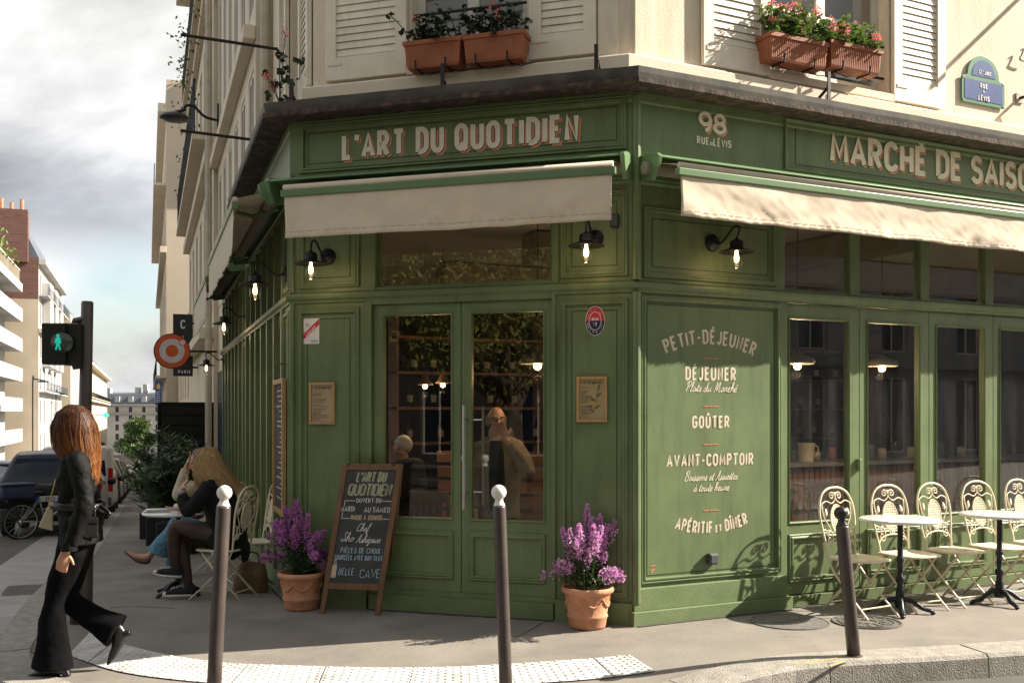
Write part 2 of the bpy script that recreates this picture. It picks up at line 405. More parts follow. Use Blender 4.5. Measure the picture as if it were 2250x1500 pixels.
LEAF_D = mat('leaf_dark', (0.018, 0.036, 0.014), 0.45, 0.4, 3, col2=(0.04, 0.07, 0.026), trans=0.2)
LEAF_Y = mat('leaf_bright', (0.10, 0.18, 0.03), 0.5, 0.35, 5, col2=(0.22, 0.30, 0.07), trans=0.3)
LEAF_O = mat('leaf_olive', (0.13, 0.15, 0.03), 0.5, 0.35, 1.2, col2=(0.30, 0.28, 0.07), trans=0.3)
FL_PINK = mat('geranium_petal', (0.80, 0.27, 0.26), 0.6, 0.2, 30, trans=0.25)
FL_PUR = mat('magenta_petal', (0.60, 0.24, 0.55), 0.6, 0.25, 25, col2=(0.80, 0.48, 0.74), trans=0.25)
FL_PUR2 = mat('deep_magenta_petal', (0.45, 0.12, 0.42), 0.6, 0.25, 25, col2=(0.62, 0.26, 0.58), trans=0.2)
BARK = mat('bark', (0.07, 0.05, 0.035), 0.9, 0.3, 6, 0.5, 25)
GLASS = glass('window_glass', (0.95, 0.96, 0.95), .72)
GLASSD = glass('dusty_window_glass', (0.93, 0.95, 0.95), .95, 0.0, 0.025)
GLASSL = glass('lamp_glass', (0.97, 0.95, 0.9), 0.8)
BULB = glow('bulb_filament', (1.0, 0.66, 0.30), 4.0)
SKIN = mat('skin', (0.50, 0.27, 0.18), 0.5, 0.1, 12, 0.05, 120, sub=0.12)
SKIN2 = mat('ruddy_skin', (0.48, 0.24, 0.17), 0.5, 0.12, 14, 0.05, 120, sub=0.1)
# ------------------------------------------------------------------ lettering: painted strokes
def arc(cx, cy, rx, ry, a0, a1, n=9):
    return [(cx + rx * math.cos(R_(a0 + (a1 - a0) * i / n)), cy + ry * math.sin(R_(a0 + (a1 - a0) * i / n))) for i in range(n + 1)]
_O = arc(.26, .73, .26, .27, 0, 180) + arc(.26, .27, .26, .27, 180, 360)
_P = [(0, 0), (0, 1), (.22, 1)] + arc(.22, .74, .25, .26, 90, -90) + [(0, .48)]
_E = [[(.40, 0), (0, 0), (0, 1), (.40, 1)], [(0, .52), (.34, .52)]]
_AC = [(.15, 1.15), (.29, 1.30)]
_CI = [(.08, 1.14), (.22, 1.27), (.36, 1.14)]
GLY = {
 'A': (.58, [[(0, 0), (.29, 1), (.58, 0)], [(.11, .30), (.47, .30)]]),
 'B': (.48, [[(0, 0), (0, 1), (.22, 1)] + arc(.22, .77, .21, .23, 90, -90) + [(0, .54)], [(.22, .54)] + arc(.22, .27, .26, .27, 90, -90) + [(0, 0)]]),
 'C': (.50, [arc(.26, .73, .26, .27, 15, 180) + arc(.26, .27, .26, .27, 180, 345)]),
 'D': (.50, [[(0, 0), (0, 1), (.2, 1)] + arc(.2, .70, .30, .30, 90, 0) + arc(.2, .30, .30, .30, 0, -90) + [(0, 0)]]),
 'E': (.42, _E), 'F': (.40, [[(0, 0), (0, 1), (.40, 1)], [(0, .50), (.34, .50)]]),
 'G': (.52, [arc(.26, .73, .26, .27, 20, 180) + arc(.26, .27, .26, .27, 180, 360) + [(.52, .46), (.28, .46)]]),
 'H': (.50, [[(0, 0), (0, 1)], [(.5, 0), (.5, 1)], [(0, .5), (.5, .5)]]),
 'I': (.0, [[(0, 0), (0, 1)]]),
 'J': (.36, [[(.36, 1), (.36, .24)] + arc(.18, .22, .18, .22, 0, -165)]),
 'L': (.38, [[(0, 1), (0, 0), (.38, 0)]]),
 'M': (.66, [[(0, 0), (.05, 1), (.33, .22), (.61, 1), (.66, 0)]]),
 'N': (.50, [[(0, 0), (0, 1), (.5, 0), (.5, 1)]]),
 'O': (.52, [_O + ['c']]), 'Q': (.54, [_O + ['c'], [(.27, .27), (.56, -.06)]]),
 'P': (.47, [_P]), 'R': (.50, [_P, [(.2, .48), (.49, 0)]]),
 'S': (.48, [arc(.24, .76, .22, .24, 20, 250) + arc(.24, .26, .24, .26, 70, -160)]),
 'T': (.54, [[(0, 1), (.54, 1)], [(.27, 1), (.27, 0)]]),
 'U': (.50, [[(0, 1), (0, .25)] + arc(.25, .25, .25, .25, 180, 360) + [(.5, 1)]]),
 'V': (.56, [[(0, 1), (.28, 0), (.56, 1)]]), 'X': (.52, [[(0, 0), (.52, 1)], [(0, 1), (.52, 0)]]),
 'Y': (.54, [[(0, 1), (.27, .46), (.54, 1)], [(.27, .46), (.27, 0)]]),
 'Z': (.48, [[(0, 1), (.48, 1), (0, 0), (.48, 0)]]),
 '0': (.48, [_O + ['c']]), '1': (.2, [[(0, .8), (.18, 1), (.18, 0)]]), '7': (.46, [[(0, 1), (.46, 1), (.14, 0)]]),
 '2': (.46, [arc(.23, .74, .23, .26, 165, -30) + [(0, 0), (.48, 0)]]),
 '8': (.50, [arc(.25, .76, .21, .24, -90, 270, 18), arc(.25, .26, .25, .26, 90, 450, 18)]),
 '9': (.50, [arc(.25, .68, .25, .32, -20, 340, 18), [(.5, .68)] + arc(.22, .5, .28, .5, 10, -80)]),
 "'": (.04, [[(.05, 1), (.0, .74)]]), '-': (.26, [[(0, .46), (.26, .46)]]), ' ': (.09, []), '.': (0, [[(0, -.02), (0, .08)]]),
}
GLY['É'] = (.42, _E + [_AC]); GLY['È'] = (.42, _E + [[(.29, 1.15), (.15, 1.30)]])
GLY['Î'] = (.0, [[(0, 0), (0, 1)], [(-.15, 1.14), (0, 1.27), (.15, 1.14)]])
GLY['Û'] = (.50, GLY['U'][1] + [[(.1, 1.14), (.25, 1.27), (.4, 1.14)]]); GLY['Ô'] = (.52, GLY['O'][1] + [[(.1, 1.14), (.26, 1.27), (.42, 1.14)]])
CUR = {   # joined handwriting, x-height .42
 'a': (.46, [[(0, .05), (.1, .3), (.3, .42), (.36, .36), (.2, .42), (.06, .2), (.12, .02), (.24, .06), (.36, .4), (.36, .1), (.46, .05)]]),
 'b': (.4, [[(0, .05), (.2, .7), (.16, .98), (.1, .8), (.1, .1), (.2, 0), (.34, .2), (.26, .4), (.46, .34)]]),
 'c': (.36, [[(0, .05), (.26, .38), (.2, .43), (.06, .24), (.14, .01), (.36, .05)]]),
 'd': (.5, [[(0, .05), (.2, .42), (.34, .36), (.2, .42), (.06, .2), (.12, .02), (.26, .08), (.4, .98), (.38, .1), (.5, .05)]]),
 'e': (.36, [[(0, .05), (.2, .22), (.28, .36), (.18, .43), (.06, .24), (.14, .01), (.36, .05)]]),
 'f': (.34, [[(0, .05), (.22, .6), (.26, .95), (.16, .9), (.12, .3), (.06, -.3), (.16, -.2), (.14, .06), (.34, .08)]]),
 'g': (.46, [[(.34, .36), (.2, .42), (.06, .2), (.14, .02), (.3, .12), (.36, .42), (.3, -.3), (.14, -.34), (.2, -.1), (.46, .06)]]),
 'h': (.46, [[(0, .05), (.22, .7), (.18, .99), (.1, .8), (.06, 0), (.16, .32), (.3, .42), (.34, .3), (.34, .06), (.46, .05)]]),
 'i': (.24, [[(0, .05), (.14, .42), (.12, .1), (.16, .01), (.24, .06)], [(.2, .6), (.21, .65)]]),
 'l': (.26, [[(0, .05), (.2, .7), (.18, .99), (.08, .8), (.08, .1), (.14, .01), (.26, .06)]]),
 'n': (.46, [[(0, .05), (.08, .42), (.06, 0), (.16, .32), (.3, .42), (.34, .3), (.34, .06), (.46, .05)]]),
 'o': (.42, [[(.3, .36), (.18, .42), (.05, .2), (.14, .01), (.3, .16), (.26, .38), (.42, .34)]]),
 'r': (.34, [[(0, .05), (.1, .46), (.14, .36), (.26, .38), (.2, .1), (.34, .05)]]),
 's': (.34, [[(0, .05), (.18, .44), (.2, .3), (.26, .1), (.12, 0), (.06, .08), (.34, .05)]]),
 't': (.26, [[(0, .05), (.16, .74), (.1, .1), (.16, .01), (.26, .06)], [(.02, .52), (.26, .54)]]),
 'u': (.48, [[(0, .05), (.08, .42), (.06, .12), (.14, .01), (.3, .2), (.36, .42), (.34, .1), (.48, .05)]]),
 'w': (.56, [[(0, .05), (.06, .42), (.06, .1), (.16, .01), (.26, .3), (.26, .1), (.36, .01), (.48, .3), (.44, .42), (.56, .36)]]),
 'z': (.36, [[(0, .2), (.1, .42), (.28, .38), (.08, .04), (.26, .0), (.18, -.3), (.06, -.3), (.36, .06)]]),
 'P': (.56, [[(.1, 0), (.22, .98)], [(0, .66), (.14, .96), (.42, 1.0), (.5, .74), (.34, .5), (.18, .5)]]),
 'M': (.86, [[(0, .04), (.1, .1), (.26, .98), (.34, .1), (.58, .98), (.62, .1), (.7, .0), (.84, .06)]]),
 'B': (.56, [[(.06, 0), (.18, .98)], [(0, .7), (.2, 1.0), (.44, .94), (.4, .6), (.2, .54), (.42, .46), (.44, .1), (.2, 0), (.04, .06)]]),
 'A': (.68, [[(0, .04), (.14, .1), (.42, .98), (.44, .1), (.54, .0), (.66, .05)], [(.16, .4), (.5, .42)]]),
 'C': (.5, [[(.42, .8), (.36, .98), (.16, .8), (.06, .3), (.2, .0), (.5, .14)]]),
 'S': (.5, [[(.46, .82), (.34, 1.0), (.2, .8), (.34, .5), (.36, .14), (.16, 0), (.02, .12), (.12, .22), (.5, .1)]]),
 ' ': (.26, []),
}
CUR['é'] = (.36, CUR['e'][1] + [[(.2, .58), (.3, .74)]]); CUR['à'] = (.46, CUR['a'][1] + [[(.18, .74), (.26, .58)]])

def ribbon(mb, pts, w, fn, h0, h1, closed=False):
    P = [Vector((p[0], p[1])) for p in pts]
    Q = [P[0]]
    for p in P[1:]:
        if (p - Q[-1]).length > 1e-6: Q.append(p)
    if closed and (Q[0] - Q[-1]).length < 1e-6: Q.pop()
    k = len(Q); L = []; Rr = []
    if k < 2: return
    for i in range(k):
        a = Q[i - 1] if (i or closed) else None; c = Q[(i + 1) % k] if (i < k - 1 or closed) else None
        t1 = (Q[i] - a).normalized() if a is not None else None; t2 = (c - Q[i]).normalized() if c is not None else None
        if t1 is None: t1 = t2
        if t2 is None: t2 = t1
        t = t1 + t2
        if t.length < 1e-4: t = t1
        t.normalize(); nrm = Vector((-t.y, t.x)); n1_ = Vector((-t1.y, t1.x))
        c_ = nrm.dot(n1_); m = w / 2 / c_ if c_ > 0.66 else w / 2 * 1.12
        L.append(Q[i] + nrm * m); Rr.append(Q[i] - nrm * m)
    vs = []
    for i in range(k): vs += [fn(L[i].x, L[i].y, h0), fn(Rr[i].x, Rr[i].y, h0), fn(L[i].x, L[i].y, h1), fn(Rr[i].x, Rr[i].y, h1)]
    fs = []
    for i in range(k if closed else k - 1):
        a, b = 4 * i, 4 * ((i + 1) % k)
        fs += [[a + 2, a + 3, b + 3, b + 2], [a, a + 2, b + 2, b], [a + 1, b + 1, b + 3, a + 3], [a, b, b + 1, a + 1]]
    if not closed: fs += [[0, 1, 3, 2], [4 * k - 4, 4 * k - 2, 4 * k - 1, 4 * k - 3]]
    mb.add(vs, fs)

def text_width(txt, h, w, track, sx, font):
    x = 0
    for ch in txt:
        x += font.get(ch, (.3, []))[0] * (h - w) * sx + (w + track if font is GLY else 0)
    return x - (track if font is GLY else 0)
def lettering(mb, txt, h, w, fn, cx=0.0, y=0.0, track=0.02, sx=1.0, font=GLY, hts=(0.0, 0.003), slant=0.0, align='c', jit=0.0, only=None):
    """h cap height, w stroke width; fn(x, y, h) maps to space"""
    tw = text_width(txt, h, w, track, sx, font); x = cx - (tw / 2 if align == 'c' else 0) + (w / 2 if font is GLY else 0)
    k = 0; wi = 0
    for ch in txt:
        if ch == ' ': wi += 1
        gw, st = font.get(ch, (.3, []))
        jy = rnd.uniform(-jit, jit) * h if jit else 0; jr = rnd.uniform(-jit, jit) * 0.6 if jit else 0
        for s in (st if only is None or wi == only else ()):
            cl = s[-1] == 'c'; pts = s[:-1] if cl else s
            if font is CUR: pts = [(p.x, p.y) for p in catmull([(a, b, 0) for a, b in pts], 5)]
            q = [(x + a * (h - w) * sx + (b * slant + b * jr) * h, y + w / 2 + b * (h - w) + jy) for a, b in pts]
            ribbon(mb, q, w, fn, hts[0], hts[1] + 0.0004 * (k % 7), cl); k += 1
        x += gw * (h - w) * sx + (w + track if font is GLY else 0)
    return tw
def on(fr, u0, z0, v0, rot=0.0):         # map for a facade
    c, s = math.cos(rot), math.sin(rot)
    return lambda x, y, h: fr.P(u0 + x * c - y * s, v0 + h, z0 + x * s + y * c)
def bend(fr, u0, z0, v0, rad):           # lettering on an arc; rad > 0 arches up
    def f(x, y, h):
        a = x / abs(rad)
        if rad > 0: return fr.P(u0 + (rad + y) * math.sin(a), v0 + h, z0 + (rad + y) * math.cos(a) - rad)
        r = -rad
        return fr.P(u0 + (r - y) * math.sin(a), v0 + h, z0 - (r - y) * math.cos(a) + r)
    return f
# ------------------------------------------------------------------ ground, pavement, road
def grid_mesh(mb, rows):                  # rows of equally many points
    n = len(rows[0]); vs = [p for r in rows for p in r]
    mb.add(vs, [[i * n + j, i * n + j + 1, (i + 1) * n + j + 1, (i + 1) * n + j] for i in range(len(rows) - 1) for j in range(n - 1)])
def steps(a, b, n, p=1.0): return [a + (b - a) * (i / n) ** p for i in range(n + 1)]
g = MB(); g.smooth = True
xs = [-400, -250, -160, -110, -80] + steps(-60, 30, 60) + [45, 70, 110, 180, 300]
ys = [-120, -60, -30] + steps(-14, 60, 50) + steps(64, 180, 24) + [210, 250, 300, 360, 420, 500, 700, 1000]
grid_mesh(g, [[(x, y, base_z(x, y) - 0.15) for x in xs] for y in ys])
struct(part('road', g, ROAD))

mB = (FD.n + FR.n) / (1 + FD.n.dot(FR.n)); mA = (FD.n + FL.n) / (1 + FD.n.dot(FL.n))
def Lp(s, v): p = FL.O + FL.d * s + FL.n * v; return (p.x, p.y)
def Rp(u, v): p = FR.O + FR.d * u + FR.n * v; return (p.x, p.y)
KW = [(Rp(40, 0), Rp(40, 3.2)), (Rp(22, 0), Rp(22, 3.2)), (Rp(13, 0), Rp(13, 3.1)), (Rp(8, 0), (7.6, 8.15)), (Rp(5.2, 0), (5.4, 7.4)), (Rp(3.0, 0), (3.43, 6.857)), (Rp(1.5, 0), (2.046, 6.557)), (Rp(.9, 0), (1.45, 6.3)), (Rp(.3, 0), (0.9, 6.02)),
      (tuple(PB + (PA - PB) * .12), (0.1, 5.78)), (tuple(PB + (PA - PB) * .36), (-0.9, 5.7)), (tuple(PB + (PA - PB) * .6), (-1.9, 5.8)), (tuple(PB + (PA - PB) * .8), (-2.75, 6.15)), (tuple(PB + (PA - PB) * .92), (-3.35, 6.65)), (tuple(PA), (-3.75, 7.25)),
      (Lp(.9, 0), Lp(0.4, 2.2)), (Lp(3, 0), Lp(3, 2.15)), (Lp(8, 0), Lp(8, 2.1)), (Lp(20, 0), Lp(20, 2.1)), (Lp(45, 0), Lp(45, 2.1)), (Lp(75, 0), Lp(75, 2.1))]
kc = catmull([Vector((*k, 0)) for w_, k in KW], 10); wc = catmull([Vector((*w_, 0)) for w_, k in KW], 10)
g = MB(); rows = []; g.smooth = True
for a, b in zip(wc, kc):
    dr = (b - a).normalized(); a2 = a - dr * 0.35; b2 = b - dr * 0.26
    rows.append([(q.x, q.y, gz(q.x, q.y)) for q in (a2.lerp(b2, t / 14) for t in range(15))])
grid_mesh(g, rows)
struct(part('pavement', g, ASPH, recalc=False))
# granite kerb stones along the edge
def kerb_run(path, w, top, bot, gap, mb, step=1.0, inward=1):
    L = [0]
    for a, b in zip(path, path[1:]): L.append(L[-1] + (b - a).length)
    def pos(t):
        for i in range(len(path) - 1):
            if L[i + 1] >= t: return path[i].lerp(path[i + 1], (t - L[i]) / max(1e-9, L[i + 1] - L[i]))
        return path[-1]
    t = 0
    while t + 0.2 < L[-1]:
        ln = step * rnd.uniform(0.85, 1.15) if t < 60 else step * 4
        n_ = 5; top_o = []; top_i = []; q0 = []; q1 = []
        dz = rnd.uniform(-.003, .003)
        for k in range(n_):
            p = pos(min(L[-1], t + gap + (ln - 2 * gap) * k / (n_ - 1))); p2 = pos(min(L[-1], t + 0.05 + ln * k / (n_ - 1))); p1 = pos(max(0, t - 0.05 + ln * k / (n_ - 1)))
            d = (p2 - p1); nn = Vector((-d.y, d.x, 0)).normalized() * -inward
            zt = gz(p.x, p.y) + top + dz; zb = base_z(p.x, p.y) + bot
            q = p + nn * w
            zq = gz(q.x, q.y) + top + dz
            top_o.append([(p.x + nn.x * -.02, p.y + nn.y * -.02, zb), (p.x, p.y, zt - 0.025), (p.x + nn.x * 0.02, p.y + nn.y * 0.02, zt), (q.x, q.y, zq), (q.x, q.y, zb)])
        o = len(mb.v)
        mb.add([c for r in top_o for c in r], [[i * 5 + j, i * 5 + j + 1, (i + 1) * 5 + j + 1, (i + 1) * 5 + j] for i in range(n_ - 1) for j in range(4)] + [[0, 1, 2, 3, 4][::-1], [(n_ - 1) * 5 + j for j in range(5)]])
        t += ln
g = MB(); kerb_run(kc, 0.30, 0.004, -0.4, 0.004, g, 1.05, inward=1)
struct(part('kerb', g, GRAN))
# gutter strip of smooth concrete on the road side of the shaded street
g = MB(); rows = []
for s in steps(-1.4, 40, 40):
    r = []
    for v in (2.16, 2.45, 2.8, 3.05):
        x, y = Lp(s, v + (0.35 * sstep(1.2, -1.4, s)))
        r.append((x, y, base_z(x, y) - 0.15 + 0.006))
    rows.append(r)
grid_mesh(g, rows); struct(part('gutter', g, CONC, recalc=False))
# far pavement under the left hand buildings
g = MB(); rows = []
for s in steps(-2, 330, 60):
    rows.append([(*Lp(s, v), base_z(*Lp(s, v)) + h) for v, h in ((10.8, -.2), (10.8, -.02), (13.2, -.02))])
grid_mesh(g, rows); struct(part('far_pavement', g, GRAN, recalc=False))
# white tactile paving: band with rows of studs
g = MB(); up = [(196, 1392), (330, 1432), (480, 1456), (620, 1463), (820, 1468), (1000, 1466), (1200, 1455), (1384, 1440)]
lo = [(150, 1440), (260, 1476), (420, 1498), (600, 1509), (800, 1514), (1000, 1512), (1230, 1499), (1440, 1476)]
U = catmull([G(*p) for p in up], 8); Lo = catmull([G(*p) for p in lo], 8)
rows = []
for a, b in zip(U, Lo): rows.append([Vector((q.x, q.y, gz(q.x, q.y) + 0.009)) for q in (a.lerp(b, t / 4) for t in range(5))])
grid_mesh(g, rows)
Ltot = sum((U[i + 1] - U[i]).length for i in range(len(U) - 1)); ns = int(Ltot / 0.052)
for i in range(ns):
    t = (i + 0.5) / ns * (len(U) - 1); k = int(t); f = t - k
    a = U[k].lerp(U[min(k + 1, len(U) - 1)], f); b = Lo[k].lerp(Lo[min(k + 1, len(U) - 1)], f)
    nr = max(4, int((b - a).length / 0.055))
    for j in range(nr):
        q = a.lerp(b, (j + (0.25 if i % 2 else 0.75)) / nr); z = gz(q.x, q.y) + 0.0085
        g.lathe([(0.016, 0), (0.013, 0.004), (0.008, 0.0055), (0, 0.006)], (q.x, q.y, z), 7)
struct(part('tactile_paving', g, TACT, recalc=False))
g = MB()
for k in range(4, len(U) - 2, 8):
    a, b = U[k], Lo[k]
    ribbon(g, [(a.x, a.y), (b.x, b.y)], .004, lambda x, y, h: Vector((x, y, gz(x, y) + .0085 + h)), .001, .0035)
struct(part('tactile_paving_joints', g, mat('joint_grey', (.16, .15, .14), .9), recalc=False))
# cracks and patch seams in the asphalt
SEAM = mat('tar_seam', (0.07, 0.064, 0.058), 0.7)
g = MB()
def crack(pts, w):
    q = catmull([G(*p) for p in pts], 6)
    for i in range(len(q)): q[i] += Vector((rnd.uniform(-.012, .012), rnd.uniform(-.012, .012), 0)); q[i].z = gz(q[i].x, q[i].y) + 0.0045
    ribbon(g, [(p.x, p.y) for p in q], w, lambda x, y, h: Vector((x, y, gz(x, y) + h)), 0.001, 0.004)
crack([(28, 1375), (45, 1395), (62, 1420), (78, 1440)], 0.012)
crack([(1205, 1362), (1180, 1375), (1150, 1392), (1110, 1402)], 0.003)
crack([(240, 1335), (300, 1332), (380, 1336)], 0.0025)
struct(part('asphalt_crack', g, SEAM, recalc=False))
g = MB()  # irregular dark strip along the foot of the walls
for fr, a, e, v in ((FD, .72, 2.29, .03), (FR, 0, 1.5, .085), (FR, 1.55, 8.5, .02), (FL, .2, 6, .035)):
    n_ = int((e - a) / .06)
    for i in range(n_):
        u = a + (e - a) * i / n_; w_ = .016 + .022 * abs(mnoise.noise((u * 4, v, 3.3)))
        q = [fr.P(u, v - .01, 0), fr.P(u + .062, v - .01, 0), fr.P(u + .062, v + w_, 0), fr.P(u, v + w_ * rnd.uniform(.7, 1.1), 0)]
        g.add([Vector((p.x, p.y, gz(p.x, p.y) + .005)) for p in q], [(0, 1, 2, 3)])
struct(part('wall_base_dark_edge', g, mat('dark_edge_brown', (.055, .048, .04), .95, .4, 12), recalc=False))
YELL = mat('faded_yellow_paint', (0.55, 0.42, 0.08), 0.8, 0.3, 40, col2=(0.30, 0.27, 0.2))
g = MB()
for pts in ([(1745, 1460), (1840, 1447)], [(1822, 1464), (1858, 1453)]):
    q = [G(*p) for p in pts]
    ribbon(g, [(p.x, p.y) for p in q], 0.022, lambda x, y, h: Vector((x, y, gz(x, y) + h)), 0.004, 0.0068)
struct(part('yellow_marking', g, YELL, recalc=False))
# pale road markings
g = MB(); RMK = mat('worn_road_paint', (0.40, 0.39, 0.37), 0.8, 0.3, 14, col2=(0.16, 0.155, 0.15), vlo=.3, vhi=.6)
for a, b, w in (((-6.6, 11.5), (-8.2, 11.9), .18), ((-6.9, 12.4), (-8.8, 12.9), .18), ((-7.0, 9.6), (-9.2, 10.0), .4), ((-6.4, 8.3), (-9, 8.7), .4)):
    ribbon(g, [a, b], w, lambda x, y, h: Vector((x, y, base_z(x, y) - .15 + h)), 0.001, 0.006)
struct(part('road_marking', g, RMK, recalc=False))
# cast covers and grate let into the pavement
COVER = mat('cast_cover', (0.15, 0.14, 0.125), 0.6, 0.25, 30, 0.4, 60, metal=0.3)
def cover(px, py, rx, ry, kind, label):
    c = G(px, py); t = thing('manhole_cover', label, 'manhole cover', c, group='round iron covers by the café wall')
    m_ = MB(); d = FR.d; n = FR.n
    def f(x, y, h): return Vector((d.x * x + n.x * y, d.y * x + n.y * y, h))
    m_.prism([(rx * math.cos(a * pi / 20), ry * math.sin(a * pi / 20)) for a in range(40)], f, -0.02, 0.005)
    part('lid', m_, COVER if kind else mat('worn_cover', (0.13, 0.12, 0.11), 0.75, 0.2, 20, 0.4, 50), t)
    m_ = MB()
    if kind:
        for r in (0.96, 0.78, 0.3): ribbon(m_, [(rx * r * math.cos(a * pi / 18), ry * r * math.sin(a * pi / 18)) for a in range(36)], 0.016, f, 0.004, 0.011, True)
        for a in range(12):
            q = a * pi / 6
            ribbon(m_, [(rx * .34 * math.cos(q), ry * .34 * math.sin(q)), (rx * .55 * math.cos(q + .2), ry * .55 * math.sin(q + .2)), (rx * .74 * math.cos(q), ry * .74 * math.sin(q))], 0.018, f, 0.004, 0.010)
    else:
        ribbon(m_, [(rx * .97 * math.cos(a * pi / 18), ry * .97 * math.sin(a * pi / 18)) for a in range(36)], 0.01, f, 0.004, 0.008, True)
        for a in range(-4, 5): m_.box((*f(a * .03, -.02, 0).xy, .006), (.012, .05, .004))
    part('raised_pattern', m_, COVER, t)
cover(1735, 1366, .30, .30, 0, 'plain worn round cover in the chair shadows below the menu panel')
cover(1905, 1367, .26, .26, 1, 'patterned cast iron cover beside the first café table foot')
c = G(52, 1300, -.15); t = thing('storm_drain', 'iron drain grate in the wet gutter by the dropped kerb', 'drain grate', (c.x, c.y, base_z(c.x, c.y) - .143), R_(109.6))
m_ = MB(); m_.box((0, 0, 0), (.75, .40, .012)); part('drain_frame', m_, SEAM, t)
m_ = MB()
for i in range(13): m_.box((-.33 + i * .055, 0, .011), (.03, .36, .014))
part('grate_bars', m_, COVER, t)

# ------------------------------------------------------------------ café building
cafe = thing('cafe_building', 'cream corner building with a green painted café front on its ground floor', 'building', (PB.x, PB.y, 0))
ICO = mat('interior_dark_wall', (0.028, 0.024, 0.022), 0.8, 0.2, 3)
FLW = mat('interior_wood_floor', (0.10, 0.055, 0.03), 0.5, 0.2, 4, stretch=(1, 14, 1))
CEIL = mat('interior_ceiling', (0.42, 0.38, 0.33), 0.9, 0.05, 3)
UW = -0.20                                # the upper wall stands back from the shopfront
def plan(path_uv, v):                     # corner points of the plan line offset by v
    out = []
    for k, val in path_uv:
        if k == 'L': p = FL.O + FL.d * val + FL.n * v
        elif k == 'R': p = FR.O + FR.d * val + FR.n * v
        elif k == 'A': p = PA + mA * v
        elif k == 'B': p = PB + mB * v
        out.append(p)
    return out
def sweep(mb, path, prof, sub=1, jit=0.0, caps=True):
    rows = []
    P0 = [plan(path, v) for v, z in prof]
    k = len(path); idx = []
    for i in range(k - 1):
        for j in range(sub): idx.append((i, j / sub))
    idx.append((k - 2, 1.0))
    for i, t in idx:
        r = []
        for q, (v, z) in enumerate(prof):
            p = P0[q][i].lerp(P0[q][i + 1], t)
            jj = jit * (mnoise.noise((p.x * 5 + q, p.y * 5, q * 3.1)) + 0.6 * mnoise.noise((p.x * 17, p.y * 17 + q, 1.7))) if jit else 0
            r.append(Vector((p.x, p.y, z + jj)))
        rows.append(r)
    n = len(prof); vs = [p for r in rows for p in r]
    fs = [[i * n + j, i * n + (j + 1) % n, (i + 1) * n + (j + 1) % n, (i + 1) * n + j] for i in range(len(rows) - 1) for j in range(n)]
    if caps: fs += [list(range(n))[::-1], [(len(rows) - 1) * n + j for j in range(n)]]
    mb.add(vs, fs)
MOULD = [(0, 0), (0, .012), (.008, .02), (.02, .016), (.028, .024), (.040, .024), (.046, 0)]
BEAD = [(0, 0), (0, .005), (.006, .005), (.006, 0)]
GROOVE = mat('groove_shade_and_outline', (0.03, 0.052, 0.016), 0.5)  # dark raised lines give routed grooves their shade in colour; also letter outlines
def panel(mb, ln, fr, u0, u1, z0, z1, v=0.0, inset=0.085):
    mb.ring(fr, u0, u1, z0, z1, MOULD, v)
    ln.ring(fr, u0 + inset, u1 - inset, z0 + inset, z1 - inset, [(0, 0), (0, .0025), (.007, .0025), (.007, 0)], v)
TH = -0.12
# --- door front
g = MB(); ln = MB()
b = lambda u0, u1, z0, z1, v0=TH, v1=0.0, fr=FD: g.fb(fr, u0, u1, v0, v1, z0, z1)
b(.0, .70, -.3, 2.52); b(2.30, DL, -.3, 2.52)                # piers
b(.0, .777, 2.60, 3.34); b(2.269, DL, 2.60, 3.34); b(0, DL, 2.52, 2.60)
b(.70, .745, .17, 2.52, TH, .022); b(2.273, 2.30, .17, 2.52, TH, .022); b(.745, 2.273, 2.49, 2.52, TH, .018)
b(.70, 2.30, -.3, .17, TH, -.012)                             # threshold
panel(g, ln, FD, .065, .632, .20, 2.475); panel(g, ln, FD, 2.338, 2.868, .20, 2.475)
panel(g, ln, FD, .085, .632, 2.64, 3.30); panel(g, ln, FD, 2.338, 2.868, 2.64, 3.30)
for u0, u1 in ((.70, .777), (2.269, 2.32)): b(u0, u1, 2.60, 3.34, 0, .015)
b(.777, 2.269, 2.60, 2.63, TH, .008)
g.tube([FD.P(0.012, 0.008, z) for z in (.14, 2.52)], .022, 8); g.tube([FD.P(0.012, 0.008, z) for z in (2.61, 3.6)], .022, 8)
part('door_front_panelling', g, GREEN, cafe, True, bevel=.003)
part('panel_lines', ln, GROOVE, cafe, True); ln = MB()
# --- sunny front
NP = 9; PITCH = 0.846; P0 = 1.502
g = MB()
c_ = lambda u0, u1, z0, z1, v0=TH, v1=0.0: g.fb(FR, u0, u1, v0, v1, z0, z1)
UE = P0 + NP * PITCH + .06
c_(.0, 1.48, -.3, 2.52); c_(0, 1.50, 2.60, 3.34); c_(0, UE, 2.52, 2.60)
c_(1.48, 1.53, -.3, 2.52, TH, -.005)
panel(g, ln, FR, .075, 1.452, .30, 2.50, 0, .06); panel(g, ln, FR, .10, 1.41, 2.635, 3.18)
for k in range(NP):
    u0 = P0 + k * PITCH
    c_(u0 + .735, u0 + PITCH, 2.60, 3.34, -.10, -.015)       # transom mullions
c_(1.53, UE, -.3, .09, TH, .01)
c_(UE - .05, UE + .4, -.3, 3.34)
g.tube([FR.P(.03, .02, z) for z in (.16, 2.52)], .034, 10); g.tube([FR.P(.03, .02, z) for z in (2.61, 4.0)], .034, 10)
part('sunny_front_panelling', g, GREEN, cafe, True, bevel=.003)
part('panel_lines', ln, GROOVE, cafe, True); ln = MB()
